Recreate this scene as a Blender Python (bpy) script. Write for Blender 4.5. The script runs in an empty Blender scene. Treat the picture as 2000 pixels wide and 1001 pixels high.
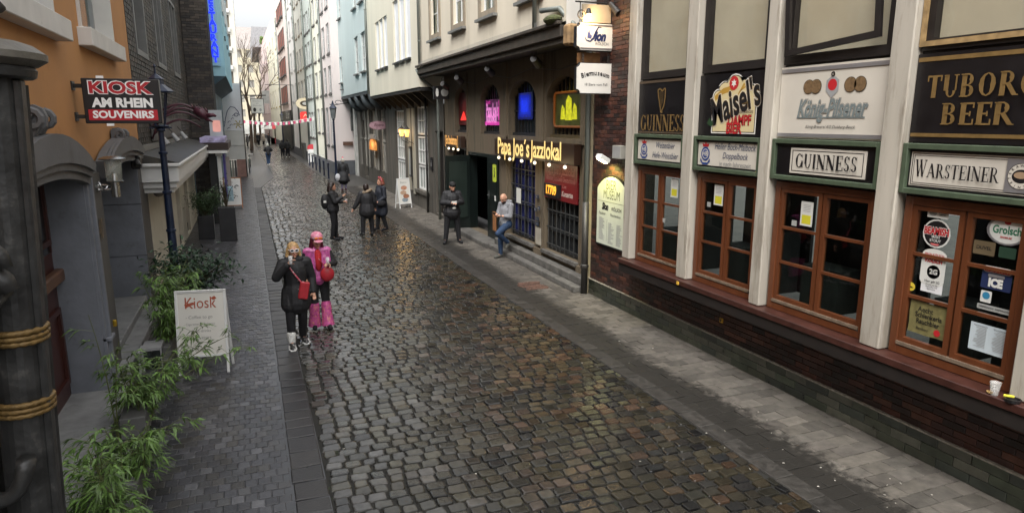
import bpy, bmesh, math, random
import numpy as np
from mathutils import Vector, Matrix, Euler
rnd = random.Random(7)
S = bpy.context.scene
COL = S.collection
# ---------------------------------------------------------------- camera, sky, sun, exposure
cam_d = bpy.data.cameras.new('camera'); cam = bpy.data.objects.new('camera', cam_d); COL.objects.link(cam)
cam.location = (0, 0, 3.6); cam.rotation_euler = (math.radians(90-11.543), 0, math.radians(-21.4))
cam_d.sensor_width = 36; cam_d.lens = 23.4; cam_d.clip_start = .05; cam_d.clip_end = 1500
S.camera = cam
SUN_EL, SUN_AZ = math.radians(56), math.radians(-140)      # azimuth measured from +Y (down the street) towards +X
w = bpy.data.worlds.new('World'); S.world = w; w.use_nodes = True
nt = w.node_tree; nt.nodes.clear()
sky = nt.nodes.new('ShaderNodeTexSky'); sky.sky_type = 'NISHITA'; sky.sun_disc = False
sky.sun_elevation = SUN_EL; sky.sun_rotation = SUN_AZ; sky.air_density = 1.0; sky.dust_density = 6.0; sky.ozone_density = 1.0
hs = nt.nodes.new('ShaderNodeHueSaturation'); hs.inputs['Saturation'].default_value = .14; hs.inputs['Value'].default_value = 1.2
bg = nt.nodes.new('ShaderNodeBackground'); bg.inputs[1].default_value = .15
wo = nt.nodes.new('ShaderNodeOutputWorld')
nt.links.new(sky.outputs[0], hs.inputs['Color']); nt.links.new(hs.outputs[0], bg.inputs[0]); nt.links.new(bg.outputs[0], wo.inputs[0])
sun_d = bpy.data.lights.new('sun', 'SUN'); sun_d.energy = .5; sun_d.angle = math.radians(45); sun_d.color = (1, .97, .93)
sun = bpy.data.objects.new('sun', sun_d); COL.objects.link(sun)
sun.rotation_euler = Vector((math.sin(SUN_AZ)*math.cos(SUN_EL), math.cos(SUN_AZ)*math.cos(SUN_EL), math.sin(SUN_EL))).to_track_quat('Z', 'Y').to_euler()
S.view_settings.view_transform = 'Standard'; S.view_settings.look = 'None'; S.view_settings.gamma = 1
S.view_settings.use_curve_mapping = False; S.view_settings.exposure = 1.1
try:
    S.cycles.max_bounces = 8; S.cycles.diffuse_bounces = 4; S.cycles.transparent_max_bounces = 16
except Exception: pass

# ---------------------------------------------------------------- materials
MATS = {}
def M(name, col=(.5,.5,.5), rough=.6, metal=0, var=.15, scale=3., bump=.0, bscale=40., streak=0, dirt=None, spec=.5,
      emit=None, es=1., isl=0, coat=0, alpha=1., trans=0):
    if name in MATS: return MATS[name]
    m = bpy.data.materials.new(name); m.use_nodes = True; MATS[name] = m
    n = m.node_tree; b = n.nodes['Principled BSDF']; L = n.links.new
    b.inputs['Roughness'].default_value = rough; b.inputs['Metallic'].default_value = metal
    b.inputs['Specular IOR Level'].default_value = spec; b.inputs['Coat Weight'].default_value = coat
    b.inputs['Transmission Weight'].default_value = trans; b.inputs['Alpha'].default_value = alpha
    b.inputs['Base Color'].default_value = (*col, 1)
    if emit:
        b.inputs['Emission Color'].default_value = (*emit, 1); b.inputs['Emission Strength'].default_value = es
    if var or bump or dirt or isl:
        g = n.nodes.new('ShaderNodeNewGeometry')
    cur = None
    if var or isl or dirt:
        no = n.nodes.new('ShaderNodeTexNoise'); no.inputs['Scale'].default_value = scale; no.inputs['Detail'].default_value = 6
        mp = n.nodes.new('ShaderNodeMapping'); L(g.outputs['Position'], mp.inputs[0])
        if streak: mp.inputs['Scale'].default_value = (1, 1, .12)
        L(mp.outputs[0], no.inputs['Vector'])
        mr = n.nodes.new('ShaderNodeMapRange'); mr.inputs['From Min'].default_value = .3; mr.inputs['From Max'].default_value = .7
        mr.inputs['To Min'].default_value = 1-var; mr.inputs['To Max'].default_value = 1+var; L(no.outputs[0], mr.inputs[0])
        val = mr.outputs[0]
        if isl:
            oi = n.nodes.new('ShaderNodeObjectInfo'); ad = n.nodes.new('ShaderNodeMath'); ad.operation = 'ADD'
            L(oi.outputs['Random'], ad.inputs[0]); L(g.outputs['Random Per Island'], ad.inputs[1])
            fr = n.nodes.new('ShaderNodeMath'); fr.operation = 'FRACT'; L(ad.outputs[0], fr.inputs[0])
            m2 = n.nodes.new('ShaderNodeMapRange'); m2.inputs['To Min'].default_value = 1-isl; m2.inputs['To Max'].default_value = 1+isl
            L(fr.outputs[0], m2.inputs[0]); mu = n.nodes.new('ShaderNodeMath'); mu.operation = 'MULTIPLY'
            L(m2.outputs[0], mu.inputs[0]); L(val, mu.inputs[1]); val = mu.outputs[0]; m['rand'] = 1
            RAND = fr.outputs[0]
        vm = n.nodes.new('ShaderNodeVectorMath'); vm.operation = 'SCALE'; vm.inputs[0].default_value = col; L(val, vm.inputs['Scale'])
        cur = vm.outputs[0]
        if dirt:   # (colour, noise scale, threshold, amount)
            dn = n.nodes.new('ShaderNodeTexNoise'); dn.inputs['Scale'].default_value = dirt[1]; dn.inputs['Detail'].default_value = 8
            dn.inputs['Roughness'].default_value = .7; L(mp.outputs[0], dn.inputs['Vector'])
            dr = n.nodes.new('ShaderNodeMapRange'); dr.inputs['From Min'].default_value = dirt[2]; dr.inputs['From Max'].default_value = dirt[2]+.12
            dr.inputs['To Max'].default_value = dirt[3]; L(dn.outputs[0], dr.inputs[0])
            mx = n.nodes.new('ShaderNodeMix'); mx.data_type = 'RGBA'; L(dr.outputs[0], mx.inputs[0]); L(cur, mx.inputs[6])
            mx.inputs[7].default_value = (*dirt[0], 1); cur = mx.outputs[2]
        L(cur, b.inputs['Base Color'])
        rr = n.nodes.new('ShaderNodeMapRange'); rr.inputs['To Min'].default_value = max(0.02, rough-.08); rr.inputs['To Max'].default_value = min(1, rough+.1)
        L(no.outputs[0], rr.inputs[0]); L(rr.outputs[0], b.inputs['Roughness'])
    if bump:
        bn = n.nodes.new('ShaderNodeTexNoise'); bn.inputs['Scale'].default_value = bscale; bn.inputs['Detail'].default_value = 5
        L(g.outputs['Position'], bn.inputs['Vector'])
        bu = n.nodes.new('ShaderNodeBump'); bu.inputs['Strength'].default_value = bump; bu.inputs['Distance'].default_value = .01
        L(bn.outputs[0], bu.inputs['Height']); L(bu.outputs[0], b.inputs['Normal'])
    return m
def palette(name, cols, rough=.3, var=.2, bump=.3, bscale=60, xmix=None, spec=.5):
    """stones whose colour is picked per piece from a list"""
    m = M(name, (1,1,1), rough, var=var, scale=9, bump=bump, bscale=bscale, isl=.28, spec=spec)
    n = m.node_tree; L = n.links.new
    fr = [x for x in n.nodes if x.type == 'MATH' and x.operation == 'FRACT'][0]
    mul = n.nodes.new('ShaderNodeMath'); mul.operation = 'MULTIPLY'; mul.inputs[1].default_value = 7.13; L(fr.outputs[0], mul.inputs[0])
    f2 = n.nodes.new('ShaderNodeMath'); f2.operation = 'FRACT'; L(mul.outputs[0], f2.inputs[0])
    def ramp(cs):
        r = n.nodes.new('ShaderNodeValToRGB'); r.color_ramp.interpolation = 'CONSTANT'
        while len(r.color_ramp.elements) < len(cs): r.color_ramp.elements.new(.5)
        for i, c in enumerate(cs): r.color_ramp.elements[i].position = i/len(cs); r.color_ramp.elements[i].color = (*c, 1)
        L(f2.outputs[0], r.inputs[0]); return r.outputs[0]
    out = ramp(cols)
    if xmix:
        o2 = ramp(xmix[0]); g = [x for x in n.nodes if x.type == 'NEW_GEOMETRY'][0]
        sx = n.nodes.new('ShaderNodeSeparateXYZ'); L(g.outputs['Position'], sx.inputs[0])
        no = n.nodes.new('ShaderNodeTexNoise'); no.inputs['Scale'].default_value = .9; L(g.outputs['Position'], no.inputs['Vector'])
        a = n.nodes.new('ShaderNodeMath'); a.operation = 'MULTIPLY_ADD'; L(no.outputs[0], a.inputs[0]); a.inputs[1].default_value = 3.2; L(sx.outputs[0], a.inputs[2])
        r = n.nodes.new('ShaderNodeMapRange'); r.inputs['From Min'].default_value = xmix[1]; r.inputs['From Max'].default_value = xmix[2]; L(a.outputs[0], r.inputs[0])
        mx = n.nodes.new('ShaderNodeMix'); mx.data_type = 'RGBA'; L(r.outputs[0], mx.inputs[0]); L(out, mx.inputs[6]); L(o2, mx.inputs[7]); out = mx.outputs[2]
    vm = [x for x in n.nodes if x.type == 'VECT_MATH'][0]
    L(out, vm.inputs[0])
    return m
def glass(name, tint=(.9,.95,.93), gloss=.02):
    if name in MATS: return MATS[name]
    m = bpy.data.materials.new(name); m.use_nodes = True; MATS[name] = m; n = m.node_tree; n.nodes.clear(); L = n.links.new
    o = n.nodes.new('ShaderNodeOutputMaterial'); mx = n.nodes.new('ShaderNodeMixShader'); t = n.nodes.new('ShaderNodeBsdfTransparent')
    t.inputs[0].default_value = (*tint, 1); g = n.nodes.new('ShaderNodeBsdfGlossy'); g.inputs['Roughness'].default_value = gloss
    f = n.nodes.new('ShaderNodeFresnel'); f.inputs[0].default_value = 1.5
    no = n.nodes.new('ShaderNodeTexNoise'); no.inputs['Scale'].default_value = 1.3; ge = n.nodes.new('ShaderNodeNewGeometry'); L(ge.outputs['Position'], no.inputs['Vector'])
    bu = n.nodes.new('ShaderNodeBump'); bu.inputs['Strength'].default_value = .08; bu.inputs['Distance'].default_value = .05; L(no.outputs[0], bu.inputs['Height'])
    L(bu.outputs[0], g.inputs['Normal']); L(bu.outputs[0], f.inputs['Normal'])
    iv = n.nodes.new('ShaderNodeMath'); iv.operation = 'SUBTRACT'; iv.inputs[0].default_value = 1; L(ge.outputs['Backfacing'], iv.inputs[1])
    mu = n.nodes.new('ShaderNodeMath'); mu.operation = 'MULTIPLY'; L(f.outputs[0], mu.inputs[0]); L(iv.outputs[0], mu.inputs[1])
    L(mu.outputs[0], mx.inputs[0]); L(t.outputs[0], mx.inputs[1]); L(g.outputs[0], mx.inputs[2]); L(mx.outputs[0], o.inputs[0])
    return m
def emis(name, col, s): return M(name, tuple(c*.5 for c in col), .5, var=0, emit=col, es=s)

# ---------------------------------------------------------------- mesh helpers
class MB:
    def __init__(s): s.v = []; s.f = []; s.sm = False
    def add(s, vs, fs):
        o = len(s.v); s.v += [tuple(p) for p in vs]; s.f += [tuple(i+o for i in f) for f in fs]; return s
    def box(s, x0, x1, y0, y1, z0, z1):
        x0, x1 = sorted((x0, x1)); y0, y1 = sorted((y0, y1)); z0, z1 = sorted((z0, z1))
        return s.add([(x0,y0,z0),(x1,y0,z0),(x1,y1,z0),(x0,y1,z0),(x0,y0,z1),(x1,y0,z1),(x1,y1,z1),(x0,y1,z1)],
                     [(0,3,2,1),(4,5,6,7),(0,1,5,4),(1,2,6,5),(2,3,7,6),(3,0,4,7)])
    def tube(s, pts, r, n=8, cap=True, sx=1., up=None):
        pts = [Vector(p) for p in pts]; rs = r if isinstance(r, (list, tuple)) else [r]*len(pts)
        vs = []; prev = None
        for i, p in enumerate(pts):
            d = (pts[min(i+1, len(pts)-1)]-pts[max(i-1, 0)]).normalized()
            if prev is None:
                a = Vector(up) if up else (Vector((0,0,1)) if abs(d.z) < .9 else Vector((1,0,0)))
            else: a = prev
            x = (a-d*a.dot(d)).normalized(); y = d.cross(x); prev = x
            for k in range(n):
                t = 2*math.pi*k/n; vs.append(p+x*math.cos(t)*rs[i]*sx+y*math.sin(t)*rs[i])
        fs = [(i*n+k, i*n+(k+1) % n, (i+1)*n+(k+1) % n, (i+1)*n+k) for i in range(len(pts)-1) for k in range(n)]
        if cap: fs += [tuple(range(n-1, -1, -1)), tuple(range((len(pts)-1)*n, len(pts)*n))]
        return s.add(vs, fs)
    def lathe(s, prof, c=(0,0,0), n=16, sx=1, sy=1):
        vs = [(c[0]+r*math.cos(2*math.pi*k/n)*sx, c[1]+r*math.sin(2*math.pi*k/n)*sy, c[2]+z) for r, z in prof for k in range(n)]
        fs = [(i*n+k, i*n+(k+1) % n, (i+1)*n+(k+1) % n, (i+1)*n+k) for i in range(len(prof)-1) for k in range(n)]
        fs += [tuple(range(n-1, -1, -1)), tuple(range((len(prof)-1)*n, len(prof)*n))]
        return s.add(vs, fs)
    def ball(s, c, r, n=10, m=7):
        rx, ry, rz = (r, r, r) if not isinstance(r, (tuple, list)) else r
        prof = [(math.sin(math.pi*j/m), -math.cos(math.pi*j/m)) for j in range(1, m)]
        vs = [(c[0], c[1], c[2]-rz)]+[(c[0]+a*rx*math.cos(2*math.pi*k/n), c[1]+a*ry*math.sin(2*math.pi*k/n), c[2]+b*rz) for a, b in prof for k in range(n)]+[(c[0], c[1], c[2]+rz)]
        fs = [(0, 1+(k+1) % n, 1+k) for k in range(n)]
        fs += [(1+i*n+k, 1+i*n+(k+1) % n, 1+(i+1)*n+(k+1) % n, 1+(i+1)*n+k) for i in range(m-2) for k in range(n)]
        e = 1+(m-2)*n; fs += [(e+k, e+(k+1) % n, len(vs)-1) for k in range(n)]
        return s.add(vs, fs)
    def cap(s, a, b, ra, rb, n=10):     # tapered capsule
        a = Vector(a); b = Vector(b); d = (b-a); l = d.length; d = d/l if l > 1e-6 else Vector((0,0,1))
        pts = []; rs = []
        for t in (-.98, -.75, -.4): pts.append(a+d*ra*t); rs.append(ra*math.sqrt(1-t*t))
        pts += [a, b]; rs += [ra, rb]
        for t in (.4, .75, .98): pts.append(b+d*rb*t); rs.append(rb*math.sqrt(1-t*t))
        x = (Vector((0,0,1)) if abs(d.z) < .9 else Vector((1,0,0))); x = (x-d*x.dot(d)).normalized(); y = d.cross(x)
        vs = [p+x*math.cos(2*math.pi*k/n)*r+y*math.sin(2*math.pi*k/n)*r for p, r in zip(pts, rs) for k in range(n)]
        fs = [(i*n+k, i*n+(k+1) % n, (i+1)*n+(k+1) % n, (i+1)*n+k) for i in range(len(pts)-1) for k in range(n)]
        fs += [tuple(range(n-1, -1, -1)), tuple(range((len(pts)-1)*n, len(pts)*n))]
        return s.add(vs, fs)
    def prism(s, poly, f):              # poly in (u,v); f(u,v,d) with d 0 or 1 -> world
        n = len(poly)
        return s.add([f(u, v, 0) for u, v in poly]+[f(u, v, 1) for u, v in poly],
                     [tuple(range(n)), tuple(range(2*n-1, n-1, -1))]+[(i, i+n, (i+1) % n+n, (i+1) % n) for i in range(n)])
    def xf(s, m, start=0):
        s.v = s.v[:start]+[tuple(m @ Vector(p)) for p in s.v[start:]]; return s
    def build(s, name, mat, parent=None, smooth=False, bevel=0):
        me = bpy.data.meshes.new(name); me.from_pydata(s.v, [], s.f)
        if len(s.v) < 60000:
            bm = bmesh.new(); bm.from_mesh(me); bmesh.ops.recalc_face_normals(bm, faces=bm.faces)
            if bevel: bmesh.ops.bevel(bm, geom=bm.edges[:], offset=bevel, segments=1, affect='EDGES', clamp_overlap=True)
            bm.to_mesh(me); bm.free()
        if smooth: me.polygons.foreach_set('use_smooth', [True]*len(me.polygons))
        if smooth == 'auto':
            try: me.set_sharp_from_angle(angle=math.radians(40))
            except Exception: pass
        me.materials.append(mat); me.update()
        return link(name, me, parent)
def link(name, data, parent=None):
    o = bpy.data.objects.new(name, data); COL.objects.link(o)
    if parent is not None: o.parent = parent; o.matrix_parent_inverse = Matrix.Translation(-Vector(wloc(parent))) if any(wloc(parent)) else Matrix()
    return o
def wloc(o):
    return tuple(o.get('_w', (0., 0., 0.)))
def thing(name, label, cat, loc=(0,0,0), group=None, kind=None):
    o = bpy.data.objects.new(name, None); COL.objects.link(o); o.location = loc; o['_w'] = [float(v) for v in loc]; o.empty_display_size = .1
    return tag(o, label, cat, group, kind)
def tag(o, label=None, cat=None, group=None, kind=None):
    if label: o['label'] = label
    if cat: o['category'] = cat
    if group: o['group'] = group
    if kind: o['kind'] = kind
    return o
def struct(o, label=None):
    o['kind'] = 'structure'
    if label: o['label'] = label
    return o
def copy_tree(root, delta, label=None, group=None):
    """copy a thing with its parts and sub-parts, moved by delta"""
    r = root.copy(); COL.objects.link(r); r.location = Vector(root.location)+Vector(delta); r['_w'] = list(r.location)
    if label: r['label'] = label
    if group: r['group'] = group
    for ch in list(root.children):
        c = ch.copy(); COL.objects.link(c); c.parent = r
        for g in ch.children:
            d = g.copy(); COL.objects.link(d); d.parent = c
    return r
class Fr:
    """a facade plane. R: outward is -X, L: outward is +X, F: faces the camera end of the street (-Y). u runs along it, v is height, n outward."""
    def __init__(s, k, c, c2=None): s.k = k; s.c = c; s.c2 = c2
    def p(s, u, v, n=0):
        if s.k == 'R': x = s.c if s.c2 is None else s.c+(u-46.)*s.c2; return (x-n, u, v)
        if s.k == 'L': return (s.c+n, u, v)
        return (u, s.c-n, v)
    def box(s, mb, u0, u1, v0, v1, n0, n1):
        vs = [s.p(u, v, n) for n in (n0, n1) for u, v in ((u0,v0),(u1,v0),(u1,v1),(u0,v1))]
        return mb.add(vs, [(0,1,2,3),(7,6,5,4),(0,4,5,1),(1,5,6,2),(2,6,7,3),(3,7,4,0)])
    def bx(s, name, mat, parent, u0, u1, v0, v1, n0, n1, bevel=0):
        return s.box(MB(), u0, u1, v0, v1, n0, n1).build(name, mat, parent, bevel=bevel)
    def poly(s, mb, pts, n0, n1): return mb.prism(pts, lambda u, v, d: s.p(u, v, n1 if d else n0))
    def wall(s, name, mat, parent, u0, u1, v0, v1, holes=(), d=.25, n=0, thick=None):
        mb = MB(); us = sorted({u0, u1, *[h[0] for h in holes], *[h[1] for h in holes]}); vs = sorted({v0, v1, *[h[2] for h in holes], *[h[3] for h in holes]})
        us = [u for u in us if u0 <= u <= u1]; vs = [v for v in vs if v0 <= v <= v1]
        for a, b in zip(us, us[1:]):
            for c, e in zip(vs, vs[1:]):
                mu, mv = (a+b)/2, (c+e)/2
                if any(h[0] < mu < h[1] and h[2] < mv < h[3] for h in holes): continue
                mb.add([s.p(a,c,n), s.p(b,c,n), s.p(b,e,n), s.p(a,e,n)], [(0,1,2,3)])
        for h in holes:
            q = [(h[0],h[2]),(h[1],h[2]),(h[1],h[3]),(h[0],h[3])]
            for i in range(4):
                a, b = q[i], q[(i+1) % 4]
                mb.add([s.p(*a,n), s.p(*b,n), s.p(*b,n-d), s.p(*a,n-d)], [(0,1,2,3)])
        t = thick or 0
        if t:
            q = [(u0,v0),(u1,v0),(u1,v1),(u0,v1)]
            for i in range(4):
                a, b = q[i], q[(i+1) % 4]; mb.add([s.p(*a,n), s.p(*b,n), s.p(*b,n-t), s.p(*a,n-t)], [(0,1,2,3)])
        return mb.build(name, mat, parent)
    def frame(s, mb, u0, u1, v0, v1, wd, n0, n1, cols=1, rows=1, mw=None):
        mw = mw or wd*.6
        s.box(mb, u0, u0+wd, v0, v1, n0, n1); s.box(mb, u1-wd, u1, v0, v1, n0, n1)
        s.box(mb, u0+wd, u1-wd, v0, v0+wd, n0, n1); s.box(mb, u0+wd, u1-wd, v1-wd, v1, n0, n1)
        for i in range(1, cols):
            u = u0+wd+(u1-u0-2*wd)*i/cols; s.box(mb, u-mw/2, u+mw/2, v0+wd, v1-wd, n0, n1-.004)
        for j in range(1, rows):
            v = v0+wd+(v1-v0-2*wd)*j/rows; s.box(mb, u0+wd, u1-wd, v-mw/2, v+mw/2, n0, n1-.008)
        return mb
    def window(s, parent, u0, u1, v0, v1, fm, gm, n=-.2, wd=.06, cols=2, rows=3, surround=None, sill=None, back=None, thin=.05, sw=.1, name='window'):
        mb = MB(); s.frame(mb, u0, u1, v0, v1, wd, n, n+thin, cols, rows)
        w = mb.build(name, fm, parent)
        s.bx('pane', gm, w, u0+wd, u1-wd, v0+wd, v1-wd, n+.01, n+.018)
        if back: s.bx(back[0], back[1], w, u0+.01, u1-.01, v0+.01, v1-.01, n-.1, n-.08)
        if surround:
            mb = MB(); s.frame(mb, u0-sw, u1+sw, v0-sw, v1+sw, sw-.002, .002, .04); mb.build('window_surround', surround, w)
        if sill: s.bx('sill', sill, w, u0-sw-.03, u1+sw+.03, v0-sw-.07, v0-sw-.002, 0.003, .13)
        return w

# ---------------------------------------------------------------- lettering
TXT = {}
def text_geo(s, size, shear=0, bold=0, sp=1.0):
    k = (s, shear, bold, sp)
    if k not in TXT:
        cu = bpy.data.curves.new('t', 'FONT'); cu.body = s; cu.size = 1; cu.shear = shear; cu.offset = bold; cu.align_x = 'CENTER'; cu.align_y = 'CENTER'
        cu.space_character = sp; cu.resolution_u = 3
        o = bpy.data.objects.new('t', cu); COL.objects.link(o); bpy.context.view_layer.update()
        me = bpy.data.meshes.new_from_object(o.evaluated_get(bpy.context.evaluated_depsgraph_get()))
        TXT[k] = ([tuple(v.co) for v in me.vertices], [tuple(p.vertices) for p in me.polygons])
        bpy.data.objects.remove(o); bpy.data.curves.remove(cu); bpy.data.meshes.remove(me)
    return TXT[k]
def lettering(fr, s, u, v, n, mat, parent, size=None, width=None, shear=0, bold=0, sp=1.0, sy=1., rot=0, arc=0, depth=.004, name='lettering'):
    """flat letters on a facade; text runs left to right as seen from the street"""
    sg = -1 if fr.k == 'R' else 1
    vs, fs = text_geo(s, 1, shear, bold, sp)
    if not vs: return None
    w = max(p[0] for p in vs)-min(p[0] for p in vs); cx = (max(p[0] for p in vs)+min(p[0] for p in vs))/2
    k = width/w if width else size
    ky = (size or k)*sy
    out = []
    for x, y, _ in vs:
        X, Y = (x-cx)*k, y*ky
        if arc: Y += arc*(1-(2*X/(k*w))**2)
        if rot: c, q = math.cos(rot), math.sin(rot); X, Y = X*c-Y*q, X*q+Y*c
        out.append(fr.p(u+sg*X, v+Y, n))
    mb = MB(); mb.add(out, fs); 
    return mb.build(name, mat, parent)
SER = {  # roman letters with thick and thin strokes: L line, A arc
 'I': (.42, [('L',.21,0,.21,1,.17)], [(.21,0),(.21,1)]),
 'N': (.9, [('L',.16,0,.16,1,.06),('L',.16,1,.72,0,.2),('L',.74,0,.74,1,.06)], [(.16,0),(.12,1),(.74,1)]),
 'E': (.72, [('L',.2,0,.2,1,.17),('L',.2,.97,.64,.97,.06),('L',.2,.5,.5,.5,.06),('L',.2,.03,.66,.03,.06),('L',.63,1,.63,.76,.05),('L',.65,0,.65,.26,.05),('L',.5,.62,.5,.38,.05)], [(.17,0),(.17,1)]),
 'U': (.86, [('L',.2,.3,.2,1,.17),('A',.44,.3,.24,.3,180,360,.1,.05),('L',.68,.3,.68,1,.06)], [(.2,1),(.68,1)]),
 'G': (.92, [('A',.46,.5,.36,.5,45,330,.17,.05),('L',.76,.06,.76,.42,.15),('L',.78,.72,.78,.98,.04)], [(.76,.44)]),
 'S': (.66, [('A',.32,.745,.22,.25,20,250,.13,.06),('A',.34,.255,.24,.25,-160,90,.15,.06),('L',.32,.5,.36,.49,.1),('L',.56,.75,.56,1,.04),('L',.08,0,.08,.26,.04)], []),
 'R': (.86, [('L',.2,0,.2,1,.17),('A',.4,.74,.24,.25,-90,90,.15,.05),('L',.2,.975,.42,.975,.05),('L',.2,.495,.42,.495,.05),('L',.42,.5,.74,.02,.16)], [(.2,0),(.17,1),(.78,0)]),
 'B': (.82, [('L',.2,0,.2,1,.17),('A',.4,.75,.22,.24,-90,90,.15,.05),('A',.42,.26,.26,.25,-90,90,.16,.05),('L',.2,.975,.42,.975,.05),('L',.2,.505,.42,.505,.05),('L',.2,.025,.42,.025,.05)], [(.17,0),(.17,1)]),
 'T': (.8, [('L',.4,0,.4,1,.17),('L',.06,.97,.74,.97,.06),('L',.07,1,.07,.74,.05),('L',.73,1,.73,.74,.05)], [(.4,0)]),
 'O': (.94, [('A',.46,.5,.37,.5,0,360,.17,.05)], []),
 'W': (1.24, [('L',.14,1,.4,0,.17),('L',.4,0,.62,1,.06),('L',.56,1,.84,0,.17),('L',.84,0,1.1,1,.06)], [(.14,1),(.6,1),(1.1,1)]),
 'A': (.92, [('L',.14,0,.44,1,.06),('L',.44,1,.76,0,.18),('L',.24,.34,.64,.34,.05)], [(.14,0),(.78,0)]),
 ' ': (.45, [], [])}
def serif(fr, s, u, v, n, mat, parent, h, width=None, k=1., slab=.24, big=None, heavy=1.):
    sg = -1 if fr.k == 'R' else 1
    tot = sum(SER[c][0] for c in s); kx = (width/tot) if width else h*k
    mb = MB(); x = -tot*kx/2; cnt = [0]
    def quad(pts):
        cnt[0] += 1; nn = n+.00025*cnt[0]
        mb.add([fr.p(u+sg*(a), v+b, nn) for a, b in pts], [(0,1,2,3)])
    for i, ch in enumerate(s):
        wd, st, se = SER[ch]; hh = h*(big if big and i == 0 else 1); v0 = -h/2
        P = lambda a, b: (x+a*kx, v0+b*hh)
        for q in st:
            if q[0] == 'L':
                _, a, b, c, d, t = q; t = t*heavy
                if abs(b-d) < .02: quad([P(a-.02,b-t/2), P(c+.02,b-t/2), P(c+.02,b+t/2), P(a-.02,b+t/2)])
                else: quad([P(a-t/2,b), P(a+t/2,b), P(c+t/2,d), P(c-t/2,d)])
            else:
                _, cx, cy, rx, ry, a0, a1, tk, tn = q; N = 12; tk *= heavy
                for j in range(N):
                    r = []
                    for t in (j, j+1):
                        an = math.radians(a0+(a1-a0)*t/N); c, d = math.cos(an), math.sin(an); wv = tn+(tk-tn)*abs(c)**1.5
                        r.append((P(cx+(rx-wv)*c*1.0+0, cy+(ry-wv)*d), P(cx+rx*c, cy+ry*d)))
                    quad([r[0][0], r[0][1], r[1][1], r[1][0]])
        for a, b in se: quad([P(a-slab/2, b-(.05 if b > .5 else 0)), P(a+slab/2, b-(.05 if b > .5 else 0)), P(a+slab/2, b+(.0 if b > .5 else .05)), P(a-slab/2, b+(.0 if b > .5 else .05))])
        x += wd*kx
    return mb.build('lettering', mat, parent)
def flat(fr, pts, n, mat, parent, name='emblem'):
    mb = MB(); mb.add([fr.p(u, v, n) for u, v in pts], [tuple(range(len(pts)))]); return mb.build(name, mat, parent)
def disc(u, v, r, ry=None, n=20, a0=0, a1=360): ry = ry or r; return [(u+r*math.cos(math.radians(a0+(a1-a0)*i/n)), v+ry*math.sin(math.radians(a0+(a1-a0)*i/n))) for i in range(n)]
def rrect(u0, u1, v0, v1, r, inward=False, k=4):
    pts = []
    for cx, cy, a in ((u1-r, v1-r, 0), (u0+r, v1-r, 90), (u0+r, v0+r, 180), (u1-r, v0+r, 270)):
        if inward:
            cx2 = cx+r*(1 if a in (0, 270) else -1); cy2 = cy+r*(1 if a in (0, 90) else -1)
            pts += [(cx2+r*math.cos(math.radians(a+270-90*i/k)), cy2+r*math.sin(math.radians(a+270-90*i/k))) for i in range(k+1)]
        else: pts += [(cx+r*math.cos(math.radians(a+90*i/k)), cy+r*math.sin(math.radians(a+90*i/k))) for i in range(k+1)]
    return pts
def board(fr, name, label, u0, u1, v0, v1, n0, n1, mat, cat='sign', edge=None, ew=.02, r=0, group=None, inward=False):
    """a sign board: backing + face. returns the thing"""
    t = thing(name, label, cat, fr.p((u0+u1)/2, v0, n0), group)
    pts = rrect(u0, u1, v0, v1, r, inward) if r else [(u0,v0),(u1,v0),(u1,v1),(u0,v1)]
    fr.poly(MB(), pts, n0, n1-.004 if edge else n1).build('backing' if edge else 'panel', edge or mat, t)
    if edge:
        e = ew; pts = rrect(u0+e, u1-e, v0+e, v1-e, max(.004, r-(0 if inward else e*.5)), inward) if r else [(u0+e,v0+e),(u1-e,v0+e),(u1-e,v1-e),(u0+e,v1-e)]
        fr.poly(MB(), pts, n1-.004, n1).build('panel', mat, t)
    return t
# ================================================================ GROUND
C_ = np.array([0, 0, 3.6]); _th = math.radians(11.543); _yw = math.radians(21.4)
_f = np.array([math.sin(_yw)*math.cos(_th), math.cos(_yw)*math.cos(_th), -math.sin(_th)]); _r = np.array([math.cos(_yw), -math.sin(_yw), 0]); _u = np.cross(_r, _f)
def shows(x, y, z=0., mg=.15):      # roughly: is this point inside the view (used only to decide which pieces become single objects)
    d = np.array([x, y, z])-C_; q = d@_f
    return q > .3 and abs(d@_r)/q < .77*(1+mg) and abs(d@_u)/q < .385*(1+mg)
joint = M('joint_earth', (.013,.0125,.01), .8, var=.5, scale=14, bump=.5, bscale=90, dirt=((.035,.055,.015), 5, .6, .8))
gnd = struct(MB().add([(-60,-30,-.03),(60,-30,-.03),(60,400,-.03),(-60,400,-.03)], [(0,1,2,3)]).build('ground', M('earth', (.06,.055,.05), .9, var=.3)))
struct(MB().add([(.4,-6,-.014),(4.85,-6,-.014),(4.85,45.9,-.014),(.4,45.9,-.014)], [(0,1,2,3)]).build('road_bed', joint))
road = struct(MB().add([(.5,88,-.012),(4.3,88,-.012),(4.3,88.1,-.012),(.5,88.1,-.012),(1.42,46,-.012),(4.35,46,-.012),(4.0,120,-.012),(.9,120,-.012),(.6,320,-.012),(3.4,320,-.012)],
     [(0,1,2,3),(4,5,6,7),(7,6,9,8)]).build('road', M('wet_setts_far', (.06,.058,.053), .25, var=.4, scale=6, bump=1.0, bscale=9)))
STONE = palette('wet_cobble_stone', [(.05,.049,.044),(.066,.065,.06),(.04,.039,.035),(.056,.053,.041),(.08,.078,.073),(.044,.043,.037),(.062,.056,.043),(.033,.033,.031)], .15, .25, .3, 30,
     xmix=([(.031,.027,.018),(.022,.021,.016),(.038,.027,.017),(.027,.024,.018),(.055,.034,.022),(.021,.02,.018),(.036,.03,.019),(.013,.013,.013)], 2.8, 5.4))  # browner, darker mix towards the right: mostly reflection differences put into the stone colour
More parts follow.
